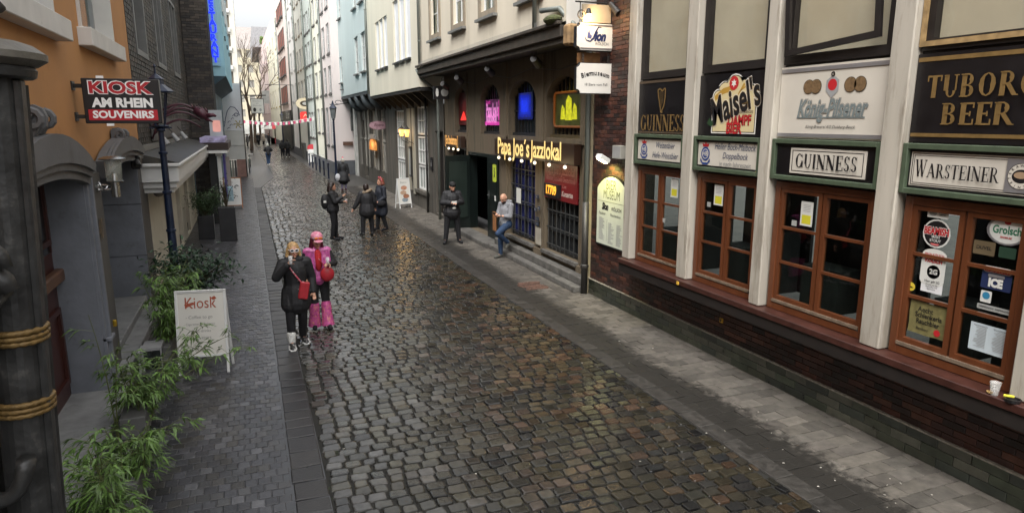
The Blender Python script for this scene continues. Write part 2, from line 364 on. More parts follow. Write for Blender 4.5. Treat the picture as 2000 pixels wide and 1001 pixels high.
def cobble_geo(w, l, jit, seed, h=.007):
    r = random.Random(seed); P = []
    a, b = w/2, l/2; c = min(a, b)*.26
    base = [(a-c,-b),(a,-b+c),(a,b-c),(a-c,b),(-a+c,b),(-a,b-c),(-a,-b+c),(-a+c,-b)]
    base = [(x+r.uniform(-jit,jit), y+r.uniform(-jit,jit)) for x, y in base]
    tx, ty = r.uniform(-.04,.04), r.uniform(-.05,.05)
    for s_, z in ((1,-.035),(1,-.007),(.93,h*.6),(.8,h)): P += [(x*s_, y*s_, z+tx*x+ty*y) for x, y in base]
    F = [(k*8+i, k*8+(i+1) % 8, k*8+8+(i+1) % 8, k*8+8+i) for k in range(3) for i in range(8)]+[tuple(range(24, 32))]
    return P, F
def piece_field(name, items, geos, mat, parent, nmax=300, smooth=True):
    """items: (x,y,z,rot,geo index,sx,sy). the largest in view become objects, the rest one mass"""
    vis = sorted([it for it in items if shows(it[0], it[1], it[2], -.02)], key=lambda it: it[0]**2+it[1]**2+12)
    single = set(id(it) for it in vis[:nmax]); meshes = []
    for P, F in geos:
        me = bpy.data.meshes.new(name); me.from_pydata(P, [], F)
        if smooth: me.polygons.foreach_set('use_smooth', [True]*len(F))
        me.materials.append(mat); meshes.append(me)
    V = []; Fs = []; off = 0
    for it in items:
        x, y, z, ro, gi, sx, sy = it
        if id(it) in single:
            o = bpy.data.objects.new(name, meshes[gi]); COL.objects.link(o); o.parent = parent
            o.location = (x, y, z); o.rotation_euler = (0, 0, ro); o.scale = (sx, sy, 1)
            if wloc(parent) != (0,0,0): o.matrix_parent_inverse = Matrix.Translation(-Vector(wloc(parent)))
            continue
        P, F = geos[gi]; A = np.array(P)*[sx, sy, 1]; c, s_ = math.cos(ro), math.sin(ro)
        B = np.stack([A[:,0]*c-A[:,1]*s_+x, A[:,0]*s_+A[:,1]*c+y, A[:,2]+z], 1)
        V.append(B); Fs += [tuple(i+off for i in f) for f in F]; off += len(P)
    if V:
        me = bpy.data.meshes.new(name+'_mass'); me.from_pydata(np.concatenate(V).tolist(), [], Fs)
        if smooth: me.polygons.foreach_set('use_smooth', [True]*len(Fs))
        me.materials.append(mat); o = link(name+'_field', me, parent); o['kind'] = 'stuff'; return o
r = random.Random(3); items = []; y = 2.9; row = 0
xr_far = lambda y: (1.42-(y-46)*.007 if y > 46 else .5) if y > 46 else (.5 if y < 38 else .5+(y-38)*.0)
xl = lambda y: .5 if y < 39 else (.5+min(1,(y-39)/7)*.92 if y < 46 else 1.42-(y-46)*.006)
xrr = lambda y: 4.78 if y < 38 else (4.78-min(1,(y-38)/8)*.43 if y < 46 else 4.35-(y-46)*.004)
while y < 88:
    l = .148 if y < 40 else .17
    x = xl(y)+r.uniform(0,.06); bow = 0
    while x < xrr(y)-.06:
        wdt = r.uniform(.15,.225)*(1 if y < 40 else 1.2)
        if x+wdt > xrr(y): wdt = xrr(y)-x
        if wdt > .05:
            cx = x+wdt/2
            if shows(cx, y, 0, .12):
                wob = .035*math.sin(cx*1.7+y*.35)+.02*math.sin(cx*4.1+y)
                sink = .008*math.sin(cx*1.1+2)*math.sin(y*.7)
                items.append((cx, y+wob, r.uniform(-.005,.005)+sink, r.uniform(-.05,.05), r.randrange(10), (wdt-.018)/.16, (l-.015)/.14*r.uniform(.92,1.03)))
        x += wdt
    y += l; row += 1
geos = [cobble_geo(.16, .14, .009, s) for s in range(10)]
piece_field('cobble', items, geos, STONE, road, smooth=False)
# left pavement: small pavers, kerb slabs
pav = struct(MB().add([(-3.2,-6,-.006),(.5,-6,-.006),(.5,39,-.006),(1.42,46,-.006),(1.0,120,-.006),(.6,320,-.006),(-4,320,-.006)], [(0,1,2,3,4,5,6)]).build('pavement', M('wet_paving_far', (.04,.041,.045), .3, var=.3, scale=5, bump=.6, bscale=7)))
PAVER = palette('concrete_paver', [(.042,.042,.048),(.055,.055,.06),(.035,.035,.038),(.047,.046,.047),(.08,.08,.086),(.039,.039,.044),(.043,.04,.037),(.05,.05,.056)], .3, .22, .3, 60)
def slab_geo(w, l, jit, seed, h=.0, bev=.006):
    rr = random.Random(seed); a, b = w/2, l/2; P = []
    base = [(-a,-b),(a,-b),(a,b),(-a,b)]; base = [(x+rr.uniform(-jit,jit), y+rr.uniform(-jit,jit)) for x, y in base]
    t1, t2 = rr.uniform(-.03,.03), rr.uniform(-.03,.03)
    P += [(x, y, -.03) for x, y in base]+[(x, y, h-bev*.6+t1*x+t2*y) for x, y in base]+[(x*(1-bev/a), y*(1-bev/b), h+t1*x+t2*y) for x, y in base]
    F = [(k*4+i, k*4+(i+1) % 4, k*4+4+(i+1) % 4, k*4+4+i) for k in range(2) for i in range(4)]+[(8,9,10,11)]
    return P, F
items = []; y = 4.6; row = 0
while y < 46:
    x = .16-(row % 2)*.06-.005; k = 0
    while x > -2.35:
        wv = .125
        if shows(x-wv/2, y, 0, .1) and x > -2.1: items.append((x-wv/2+.002*math.sin(y*3), y+.012*math.sin(x*2.2+y*.5), r.uniform(-.002,.002), r.uniform(-.012,.012), r.randrange(8), 1, 1))
        x -= wv
    y += .14; row += 1
piece_field('paver', items, [slab_geo(.118, .132, .0015, s) for s in range(8)], PAVER, pav, smooth=False)
items = []
for c0, wv, ln in ((.335, .32, .31),):
    y = 4.4
    while y < 39:
        l2 = ln*r.uniform(.75,1.2); items.append((c0+r.uniform(-.006,.006), y+l2/2, .003+r.uniform(-.002,.003), r.uniform(-.012,.012), r.randrange(5), 1, (l2-.012)/ln)); y += l2
items = [i for i in items if shows(i[0], i[1], 0, .1)]
piece_field('kerb_slab', items, [slab_geo(.315, .3, .004, s+40, bev=.01) for s in range(5)], palette('kerb_granite', [(.028,.026,.026),(.023,.022,.023),(.031,.029,.028),(.025,.024,.025)], .4, .3, .35, 50), pav, smooth=False)
# right pavement: bigger slabs, soot-dark wet band along the gutter
rp = struct(MB().add([(4.78,-6,-.008),(6.9,-6,-.008),(6.9,45,-.008),(6.9,320,-.008),(3.2,320,-.008),(4.0,120,-.008),(4.35,46,-.008),(4.78,38,-.008)], [(0,1,2,3,4,5,6,7)]).build('pavement_right', M('wet_flagging_far', (.05,.047,.043), .5, var=.3, scale=4, bump=.3, bscale=9)))
FL = palette('grimy_flagstone', [(.1,.09,.076),(.09,.081,.069),(.106,.095,.079),(.094,.084,.071),(.088,.08,.068),(.101,.09,.077)], .5, .25, .5, 40)
n = FL.node_tree; b = n.nodes['Principled BSDF']; Lk = n.links.new
src = b.inputs['Base Color'].links[0].from_socket; g = [x for x in n.nodes if x.type == 'NEW_GEOMETRY'][0]
sx = n.nodes.new('ShaderNodeSeparateXYZ'); Lk(g.outputs['Position'], sx.inputs[0])
no = n.nodes.new('ShaderNodeTexNoise'); no.inputs['Scale'].default_value = 9; no.inputs['Detail'].default_value = 12; no.inputs['Roughness'].default_value = .85; Lk(g.outputs['Position'], no.inputs['Vector'])
no2 = n.nodes.new('ShaderNodeTexNoise'); no2.inputs['Scale'].default_value = .55; no2.inputs['Detail'].default_value = 2; Lk(g.outputs['Position'], no2.inputs['Vector'])
ma = n.nodes.new('ShaderNodeMath'); ma.operation = 'MULTIPLY_ADD'; Lk(no.outputs[0], ma.inputs[0]); ma.inputs[1].default_value = 1.5; Lk(sx.outputs[0], ma.inputs[2])
mb_ = n.nodes.new('ShaderNodeMath'); mb_.operation = 'MULTIPLY_ADD'; Lk(no2.outputs[0], mb_.inputs[0]); mb_.inputs[1].default_value = .6; Lk(ma.outputs[0], mb_.inputs[2])
mr = n.nodes.new('ShaderNodeMapRange'); mr.inputs['From Min'].default_value = 6.5; mr.inputs['From Max'].default_value = 6.72; mr.inputs['To Min'].default_value = .93; mr.inputs['To Max'].default_value = 0; Lk(mb_.outputs[0], mr.inputs[0])
mx = n.nodes.new('ShaderNodeMix'); mx.data_type = 'RGBA'; Lk(mr.outputs[0], mx.inputs[0]); Lk(src, mx.inputs[6]); mx.inputs[7].default_value = (.017,.0155,.013,1); Lk(mx.outputs[2], b.inputs['Base Color'])
for lk in list(b.inputs['Roughness'].links): n.links.remove(lk)
m3 = n.nodes.new('ShaderNodeMapRange'); m3.inputs['To Min'].default_value = .62; m3.inputs['To Max'].default_value = .5; Lk(mr.outputs[0], m3.inputs[0]); Lk(m3.outputs[0], b.inputs['Roughness'])
items = []; y = 2.0; row = 0
while y < 37.9:
    x = 5.02
    x0 = 5.02-(row % 2)*.0
    xx = 5.02-(.16 if row % 2 else 0)
    first = True
    while xx < 6.62:
        wv = .31 if not (first and row % 2) else .31
        items.append((xx+wv/2, y, r.uniform(-.003,.003)+.004, r.uniform(-.008,.008), r.randrange(6), 1, 1)); xx += .315; first = False
    y += .2; row += 1
items = [i for i in items if shows(i[0], i[1], 0, .1) and i[0] > 5.0]
piece_field('flagstone', items, [slab_geo(.308, .193, .002, s+60, bev=.004) for s in range(6)], FL, rp, smooth=False)
items = []; y = 2.5
while y < 38: 
    if shows(4.9, y, 0, .2): items.append((4.905, y, .006+r.uniform(-.002,.002), r.uniform(-.006,.006), r.randrange(4), 1, 1))
    y += .42
piece_field('gutter_slab', items, [slab_geo(.235, .415, .003, s+90, bev=.008) for s in range(4)], M('gutter_stone', (.036,.033,.029), .5, var=.4, scale=12, bump=.5, bscale=50, isl=.2), rp, smooth=False)
items = [(5.45+.13*i+.05*math.sin(j), 12.9+.075*j, .014+r.uniform(0,.006), r.uniform(-.1,.1), r.randrange(6), 1, 1) for i in range(4) for j in range(9)]
piece_field('patch_brick', items, [slab_geo(.12, .066, .003, s+120, bev=.004) for s in range(6)], M('red_brown_patch_brick', (.1,.055,.04), .5, var=.3, scale=12, isl=.3), rp, smooth=False)
cv = MB(); cv.box(.53,.68,8.35,8.5,-.01,.012); cv.build('iron_cover', M('rusty_iron_cover', (.045,.038,.032), .4, var=.5, scale=30, bump=.6, bscale=80), road)
# litter: cigarette ends and pale chewing-gum spots
mb = MB()
for i in range(75):
    x = r.choice([r.uniform(.6,4.8), r.uniform(4.6,6.0)]); y = 4+20*r.random()**1.5
    if r.random() < .45:
        a = r.uniform(0,3); mb.tube([(x,y,.022),(x+.022*math.cos(a),y+.022*math.sin(a),.022)], .0042, 5)
    else: mb.lathe([(r.uniform(.006,.013),.014),(.006,.0175)], (x,y,.002), 6)
tag(mb.build('litter', M('litter', (.4,.38,.33), .7, var=.3, scale=30)), 'scattered pale cigarette ends and chewing gum spots on the wet stones', 'litter', kind='stuff')
# ================================================================ PUB ON THE RIGHT (beer signs)
R = Fr('R', 6.2)
white_p = M('weathered_white_paint', (.42,.385,.325), .6, var=.14, scale=4, streak=1, bump=.15, bscale=50, dirt=((.19,.16,.12), 5, .5, .7))
redw = M('red_brown_window_paint', (.11,.034,.012), .38, var=.2, scale=6, streak=1, bump=.12, bscale=60, dirt=((.26,.12,.05), 16, .64, .6))
greenp = M('green_frame_paint', (.06,.083,.05), .5, var=.15, scale=8, dirt=((.03,.04,.03), 6, .6, .6))
darkw = M('dark_brown_paint', (.011,.008,.007), .5, var=.3, scale=8)
pane_g = glass('window_glass', (.75,.8,.78)); blackm = M('dark_room', (.012,.011,.01), .8, var=.4, scale=2)
cream_sign = M('cream_enamel_sign', (.56,.52,.45), .32, var=.05, scale=3, dirt=((.4,.34,.25), 9, .66, .5))
black_sign = M('black_enamel_sign', (.007,.006,.007), .35, var=.3, scale=5)
ink = M('black_lettering', (.012,.011,.012), .4, var=0); goldp = M('dull_gold_paint', (.2,.125,.045), .4, var=.15, scale=12, metal=.2)
silver = M('aluminium_strip', (.35,.34,.35), .35, var=.1, metal=.6)
blind = M('beige_window_blind', (.42,.38,.3), .8, var=.08, scale=2, dirt=((.4,.34,.24), 1.2, .5, .35))
pub = thing('pub_building', 'brick pub with white posts, red-brown casement windows and beer sign fascia', 'building', (6.55, 7, 0))
PY = [(10.1,10.34),(8.43,8.68),(6.8,7.0),(4.95,5.2),(3.36,3.6),(1.5,1.76),(-.2,.06),(-1.9,-1.64)]
for a, b in PY:
    R.bx('pillar', white_p, pub, a, b, 1.165, 6.6, -.2, 0, bevel=.012)
mb = MB(); R.box(mb, -2, 10.32, 1.08, 1.16, -.3, .1); mb.build('sill', M('chipped_red_sill_paint', (.05,.018,.013), .4, var=.3, scale=8, dirt=((.5,.45,.4), 25, .7, .9)), pub, bevel=.006)
R.bx('sill_beam', M('soot_dark_timber', (.012,.008,.006), .7, var=.4, scale=8), pub, -2, 10.3, .93, 1.078, -.34, .08)
stickers = []
for bi in range(7):
    a, b = PY[bi+1][1]+.004, PY[bi][0]-.004; near = bi < 5
    R.wall('window_reveal', darkw, pub, a, b, 1.16, 6.6, [(a+.03,b-.03,1.19,2.84),(a+.03,b-.03,4.28,6.3)], .12, n=-.15)
    # casement: outer frame, two leaves of three panes
    mb = MB(); R.frame(mb, a+.03, b-.03, 1.165, 2.84, .085, -.2, -.11); wfr = mb.build('casement_window', redw, pub, bevel=.004)
    mid = (a+b)/2
    for q0, q1 in ((a+.115, mid-.012), (mid+.012, b-.115)):
        mb = MB(); R.frame(mb, q0, q1, 1.3, 2.755, .052, -.18, -.125, 1, 3, .034); mb.build('window_leaf', redw, wfr)
        H3 = (2.755-1.3-.104)/3
        for j in range(3):
            v0 = 1.352+H3*j; R.bx('pane', pane_g, wfr, q0+.05, q1-.05, v0+.01, v0+H3-.01, -.165, -.16)
    R.bx('weatherboard', M('grey_brown_weatherboard', (.16,.12,.085), .5, var=.3, scale=10), wfr, a+.115, b-.115, 1.265, 1.3, -.18, -.1)
    R.bx('interior', blackm, pub, a+.02, b-.02, 1.17, 2.9, -1.1, -1.05)
    # dim shapes of the room
    if near:
        mb = MB(); R.box(mb, a+.1, a+.55, 1.2, 2.05, -.95, -.6); R.box(mb, mid, b-.2, 1.2, 1.75, -.9, -.5); mb.build('curtain', M('dim_grey_curtain', (.022,.024,.022), .9, var=.5, scale=7, streak=1), pub)
    # band of green sign frame
    mb = MB(); R.frame(mb, a, b, 2.87, 3.375, .058, -.19, -.02); mb.build('green_sign_frame', greenp, pub, bevel=.006)
    # upper window
    mb = MB(); R.frame(mb, a+.02, b-.02, 4.27, 6.3, .11, -.22, -.1); uf = mb.build('upper_window', darkw, pub)
    R.bx('pane', glass('clear_upper_glass', (.97,.97,.95)), uf, a+.13, b-.13, 4.38, 6.19, -.165, -.16)
    R.bx('blind', blind, uf, a+.13, b-.13, 4.38, 6.19, -.19, -.185)
mb = MB(); R.frame(mb, 3.61, 4.94, 4.31, 6.2, .05, -.098, -.075); mb.build('gilt_edge', M('worn_gilt_wood', (.3,.2,.09), .5, var=.3, scale=12), pub)
# tilted open window sash in bay 3 : inner sash leaning
t = MB(); R.frame(t, 5.36, 6.7, 4.42, 6.2, .07, -.06, -.02); t.xf(Matrix.Translation((0,5.9,4.4)) @ Matrix.Rotation(math.radians(-4),4,'X') @ Matrix.Translation((0,-5.9,-4.4))).build('open_sash', darkw, pub)
R.wall('upper_wall', M('pub_upper_render', (.4,.36,.3), .8), pub, -2, 12.25, 6.6, 8.6, n=0, thick=2)
# masonry behind the bricks
mort = M('old_mortar', (.085,.075,.062), .9, var=.3, scale=12, bump=.3)
mb = MB(); mb.box(6.56, 6.75, -2, 12.2, 0, 1.1); mb.box(6.56, 6.75, 10.2, 12.2, 1.1, 6.6); mb.build('masonry', mort, pub)
BR = palette('dark_red_brick', [(.055,.021,.015),(.038,.017,.014),(.075,.028,.019),(.03,.017,.015),(.05,.024,.02),(.022,.015,.013),(.085,.035,.023)], .5, .3, .5, 70)
def brick_geo(L_, H_, D_, seed):
    rr = random.Random(seed); P = []; j = lambda: rr.uniform(-.002,.002); bv = .005
    for x, s_ in ((0,1),(-D_+.004,1),(-D_,.9)):
        for yy, zz in ((-L_/2,-H_/2),(L_/2,-H_/2),(L_/2,H_/2),(-L_/2,H_/2)):
            P.append((x, (yy-math.copysign(bv,yy)*(s_ < 1))+j(), (zz-math.copysign(bv,zz)*(s_ < 1))+j()))
    F = [(k*4+i, k*4+(i+1) % 4, k*4+4+(i+1) % 4, k*4+4+i) for k in range(2) for i in range(4)]+[(8,9,10,11)]
    return P, F
def brick_field(name, xs, courses, y0, y1, bl, bh, mat, parent, D=.012, sgn=1, nmax=300, gap=.008, skip=None, seeds=6, z0=0):
    geo = [brick_geo(bl-gap, bh-gap, D*sgn, s) for s in range(seeds)]; items = []
    for (zc, c) in courses:
        y = y0-(bl/2 if c % 2 else 0)
        while y < y1:
            a, b = max(y, y0), min(y+bl, y1)
            if b-a > .04 and not (skip and skip((a+b)/2, zc)):
                if shows(xs, (a+b)/2, zc, .12): items.append((xs+r.uniform(-.0025,.0025), (a+b)/2, zc, 0, r.randrange(seeds), 1, (b-a-gap)/(bl-gap)))
            y += bl
    return piece_field(name, items, geo, mat, parent, nmax, smooth=False)
crs = [(.34+.077*i+.035, i) for i in range(10)]
crs2 = [(1.11+.077*i+.035, i) for i in range(70)]
its = []
brick_field('brick', 6.56, crs, 1.5, 12.18, .24, .077, BR, pub, nmax=220)
brick_field('brick', 6.56, crs2, 10.32, 12.18, .24, .077, BR, pub, nmax=78)
# moss-green glazed plinth tiles
TL = palette('green_plinth_tile', [(.03,.035,.024),(.04,.043,.03),(.026,.03,.024),(.05,.05,.038)], .3, .3, .3, 40)
MB().box(6.535, 6.6, -2, 12.2, 0, .33).build('plinth_base', mort, pub)
mb = MB(); mb.box(6.505, 6.56, 1, 12.2, .325, .34); mb.build('plinth_ledge', M('mortar_ledge', (.2,.185,.15), .8, var=.4, scale=20, bump=.4), pub)
brick_field('plinth_tile', 6.535, [(.06+.108*i, i) for i in range(3)], 1.5, 12.18, .36, .108, TL, pub, D=.02, gap=.006)
# vents and small fittings on the base
for y, z in ((9.2,.82),(6.6,.8)):
    mb = MB(); mb.box(6.53, 6.545, y-.28, y+.28, z-.07, z+.07); mb.build('air_brick', M('black_iron', (.018,.017,.017), .5, var=.3), pub)
for y, z in ((7.9,.62),(8.1,1.03)):
    t = thing('survey_marker', 'small yellow marker plate on the dark brick wall' if z < .7 else 'small round orange marker on the sill edge under the second white post', 'marker', (6.52,y,z))
    (MB().box(6.51,6.53,y-.03,y+.03,z-.035,z+.035) if z < .7 else MB().box(6.06,6.075,y+.3,y+.35,z+.07,z+.12)).build('plate', M('marker_yellow', (.7,.42,.05), .5, var=.1), t)
    if z < .7: MB().box(6.505,6.509,y-.012,y+.012,z-.02,z+.02).build('print', ink, t)
def bay(i): return PY[i+1][1], PY[i][0]
# --- small signs in the green frames
def small(i, label, mat=cream_sign, edge=ink, **k):
    a, b = bay(i); return board(R, 'sign_board', label, a+.065, b-.065, 2.935, 3.31, -.12, -.06, mat, edge=edge, **k)
blue_ink = M('blue_grey_lettering', (.03,.045,.1), .4, var=0); crest_b = M('crest_blue', (.02,.05,.2), .4, var=0); red_ink = M('red_lettering', (.45,.02,.025), .4, var=0)
def crest(t, u, v, s, n=-.055):
    flat(R, disc(u, v, .095*s), n, crest_b, t, 'crest'); flat(R, disc(u, v, .07*s), n+.001, cream_sign, t, 'crest_ring'); flat(R, disc(u, v, .058*s), n+.002, crest_b, t, 'crest_field')
    lettering(R, 'HB', u, v, n+.003, cream_sign, t, size=.09*s, bold=.02)
    flat(R, [(u-.06*s,v+.1*s),(u+.06*s,v+.1*s),(u+.075*s,v+.15*s),(u+.03*s,v+.13*s),(u,v+.17*s),(u-.03*s,v+.13*s),(u-.075*s,v+.15*s)], n+.001, red_ink, t, 'crown')
    flat(R, [(u-.1*s,v-.06*s),(u-.05*s,v-.12*s),(u+.05*s,v-.12*s),(u+.1*s,v-.06*s),(u+.11*s,v-.1*s),(u+.05*s,v-.15*s),(u-.05*s,v-.15*s),(u-.11*s,v-.1*s)], n+.001, crest_b, t, 'ribbon')
t = small(0, 'cream sign with blue crest reading Weizenbier Hefe-Weissbier'); crest(t, 9.82, 3.12, 1)
lettering(R, 'Weizenbier', 9.2, 3.2, -.055, blue_ink, t, width=.52, shear=.25, sy=1.25); lettering(R, 'Hefe-Weissbier', 9.2, 3.04, -.055, blue_ink, t, width=.72, shear=.25, sy=1.25)
t = small(1, 'cream sign with blue crest reading Heller Bock Maibock Doppelbock je nach Jahreszeit'); crest(t, 8.17, 3.12, 1.05)
lettering(R, 'Heller Bock-Maibock', 7.54, 3.235, -.055, blue_ink, t, width=.84, shear=.25, sy=1.35); lettering(R, 'Doppelbock', 7.52, 3.11, -.055, blue_ink, t, width=.52, shear=.25, sy=1.2)
lettering(R, 'je nach Jahreszeit', 7.52, 2.995, -.055, M('grey_lettering', (.2,.2,.2), .4, var=0), t, width=.66)
a, b = bay(2); t = small(2, 'black framed GUINNESS sign with cream plate in the green frame', mat=black_sign)
R.bx('plate', cream_sign, t, 5.39, 6.49, 2.965, 3.27, -.06, -.048); mb = MB(); R.frame(mb, 5.42, 6.46, 2.99, 3.245, .009, -.0478, -.046); mb.build('border_line', ink, t)
serif(R, 'GUINNESS', 5.94, 3.12, -.045, ink, t, .17, width=.94, heavy=1.15)
a, b = bay(3); t = small(3, 'wide cream WARSTEINER sign with double border in the green frame')
mb = MB(); R.frame(mb, a+.1, b-.1, 2.965, 3.28, .006, -.0598, -.057); R.frame(mb, a+.12, b-.12, 2.985, 3.26, .004, -.0598, -.057); mb.build('border_line', ink, t)
serif(R, 'WARSTEINER', 4.39, 3.115, -.055, ink, t, .135, width=.84, big=1.25)
R.bx('badge_plate', silver, t, 3.68, 3.93, 2.975, 3.27, -.059, -.052); flat(R, disc(3.8, 3.12, .115), -.05, ink, t, 'badge'); flat(R, disc(3.8, 3.12, .11), -.049, cream_sign, t, 'badge_ring'); flat(R, disc(3.8, 3.12, .075, .06), -.048, ink, t, 'badge_centre'); flat(R, disc(3.8, 3.13, .06, .03), -.047, M('badge_tan', (.35,.24,.15), .4), t, 'badge_scene')
for k in range(14):
    an = math.radians(k*360/14); u, v = 3.8+.092*math.sin(an), 3.12+.092*math.cos(an); lettering(R, 'WARSTEINER BRAU'[k % 14], u, v, -.0475, ink, t, size=.03, bold=.02, rot=an)
t = small(4, 'cream sign in the green frame past the fourth white post')
# --- big panels
def big(i, label, mat, **k):
    a, b = bay(i); return board(R, 'beer_panel', label, a+.01, b-.01, 3.385, 4.24, -.16, -.09, mat, **k)
t = big(0, 'black panel with gold harp and gold GUINNESS letters', black_sign); R.bx('top_strip', M('brown_strip', (.08,.055,.035), .5), t, 8.7, 10.08, 4.2, 4.24, -.089, -.08); R.bx('bottom_strip', MATS['brown_strip'], t, 8.7, 10.08, 3.39, 3.42, -.089, -.08)
serif(R, 'GUINNESS', 9.37, 3.56, -.085, goldp, t, .26, width=1.3, heavy=1.15)
hb = MB()
def hstroke(pts, w_):
    for (a1, b1), (a2, b2) in zip(pts, pts[1:]):
        d = math.hypot(a2-a1, b2-b1) or 1; nx, ny = -(b2-b1)/d*w_/2, (a2-a1)/d*w_/2; q = len(hb.f)*.0002
        hb.add([R.p(9.42-(a1+nx), 3.9+b1+ny, -.085+q), R.p(9.42-(a2+nx), 3.9+b2+ny, -.085+q), R.p(9.42-(a2-nx), 3.9+b2-ny, -.085+q), R.p(9.42-(a1-nx), 3.9+b1-ny, -.085+q)], [(0,1,2,3)])
hstroke([(-.1,.18),(-.085,.1),(-.05,0),(-.01,-.12),(0,-.17),(.05,-.17)], .028); hstroke([(-.1,.18),(-.04,.2),(.03,.16),(.08,.2),(.115,.19)], .026); hstroke([(.11,.19),(.11,.05),(.08,-.08),(.02,-.16)], .03)
for k in range(7): hstroke([(-.075+.024*k,.17-.01*abs(k-3)),(-.04+.014*k,-.03-.028*(3-abs(k-3))+.0)], .005)
hb.build('harp', goldp, t)
# Maisel's
t = big(1, "black panel with cream cloud-shaped Maisel's Dampfbier emblem", black_sign)
c1 = M('emblem_cream', (.6,.5,.28), .4, var=.06); wh = M('white_print', (.7,.68,.62), .4, var=0); ochre = M('ochre_print', (.42,.24,.04), .4, var=.1)
def cloud(e): 
    P = [(-.42-e,-.37-e),(.42+e,-.37-e),(.42+e,.16)]
    for cx, cy, rx, a0, a1 in ((.34,.18,.1,-30,110),(.2,.24,.13,25,125),(0,.27,.17,25,155),(-.2,.22,.13,70,160),(-.33,.14,.1,60,190)):
        P += [(cx+(rx+e)*math.cos(math.radians(a0+(a1-a0)*k/6)), cy+(rx+e)*math.sin(math.radians(a0+(a1-a0)*k/6))) for k in range(7)]
    return [(7.65-x*1.02+0, 3.79+y*.93) for x, y in P]
flat(R, cloud(.03), -.086, wh, t, 'emblem_edge'); flat(R, cloud(.012), -.085, ink, t, 'emblem_line'); flat(R, cloud(0), -.084, c1, t, 'emblem_ground')
flat(R, [(7.69-x,3.9+y) for x, y in ((-.38,.04),(-.2,.14),(-.02,.17),(0,.1),(-.2,.06),(-.36,-.03))], -.083, ochre, t, 'banner')
for q in ((0,.1,.25,.22),(.05,.02,.3,.14),(-.05,.0,.12,.2)): flat(R, [(7.59-q[0],3.86+q[1]),(7.59-q[2],3.9+q[3]),(7.56-q[2],3.87+q[3])], -.0828, ochre, t, 'barley')
flat(R, disc(7.67, 4.1, .095), -.082, red_ink, t, 'seal')
flat(R, [(7.67+(.06 if k % 2 == 0 else .028)*math.sin(math.radians(30*k)), 4.1+(.06 if k % 2 == 0 else .028)*math.cos(math.radians(30*k))) for k in range(12)], -.081, wh, t, 'star')
for bo, mt_, nn in ((.055, wh, -.080), (.04, goldp, -.079), (.02, ink, -.078)): lettering(R, "Maisel's", 7.63, 3.83, nn, mt_, t, width=1.0+bo*.3, sy=1.6, shear=.1, bold=bo, rot=.3)
flat(R, [(8.21-x,3.56+y) for x, y in ((0,.0),(.06,.08),(.1,.03),(.17,.06),(.15,-.01),(.1,-.05),(.05,-.03))], -.08, M('leaf_print', (.02,.05,.02), .4), t, 'hop_leaf')
lettering(R, 'ÄCHT\nOBERGÄRIGES', 7.42, 3.735, -.08, ink, t, width=.34)
for bo, mt_, nn in ((.05, ink, -.080), (.02, red_ink, -.079)):
    lettering(R, 'DAMPF', 7.51, 3.595, nn, mt_, t, width=.47, sy=1.25, bold=bo); lettering(R, 'BIER', 7.61, 3.485, nn+.0005, mt_, t, width=.32, sy=1.25, bold=bo)
# König
t = big(2, 'cream panel with grey König-Pilsener script, gold medals and red seal', cream_sign)
R.bx('top_strip', silver, t, 5.22, 6.78, 4.17, 4.215, -.089, -.08); R.bx('bottom_strip', silver, t, 5.22, 6.78, 3.4, 3.445, -.089, -.08)
bronze = M('medal_bronze', (.16,.1,.05), .4, var=.3, scale=40)
for u in (6.33, 6.22, 5.73, 5.6): flat(R, disc(u, 3.99, .085), -.085+.001*(u < 6.25)+.001*(u < 5.65), ink, t, 'medal_edge'); flat(R, disc(u, 3.99, .08), -.0832+.0015*(u < 6.25)-.0005, bronze, t, 'medal')
flat(R, [(5.98+x, 3.99+y) for x, y in ((0,-.14),(.09,-.06),(.09,.06),(.03,.1),(-.03,.1),(-.09,.06),(-.09,-.06))], -.085, M('seal_grey', (.3,.3,.3), .4), t, 'seal'); flat(R, disc(5.98, 4.0, .065), -.084, red_ink, t, 'seal_centre')
mb = MB(); mb.tube([R.p(5.98+.022*math.cos(a_), 4.12+.022*math.sin(a_), -.082) for a_ in [k*.7 for k in range(10)]], .006, 5); mb.build('ring', ink, t)
grey_l = M('grey_script', (.16,.19,.19), .4, var=0)
for bo, mt_, nn in ((.06, ink, -.084), (.045, cream_sign, -.083), (.03, grey_l, -.082)): lettering(R, 'König-Pilsener', 5.97, 3.73, nn, mt_, t, width=1.0+bo*.25, sy=1.65, shear=.3, bold=bo)
mb = MB(); R.box(mb, 6.16, 6.48, 3.625, 3.64, -.088, -.083); R.box(mb, 5.5, 6.08, 3.625, 3.64, -.088, -.083); mb.build('underline', grey_l, t)
lettering(R, 'König-Brauerei KG Duisburg-Beeck', 5.97, 3.525, -.084, ink, t, width=.72, shear=.4)
# Tuborg-like: reads TUBOR(G) BEER, cut by the frame in the photo
t = big(3, 'black panel with large gold TUBORG BEER letters and gold bands', black_sign)
R.bx('top_strip', goldp, t, 3.62, 4.93, 4.165, 4.205, -.089, -.084); R.bx('bottom_strip', goldp, t, 3.62, 4.93, 3.44, 3.475, -.089, -.084)
serif(R, 'TUBORG', 4.285, 3.92, -.085, goldp, t, .21, width=1.06, heavy=1.35); serif(R, 'BEER', 4.29, 3.66, -.085, goldp, t, .2, width=.69, heavy=1.35)
t = big(4, 'black panel beyond the gold lettered one at the street end of the pub', black_sign)
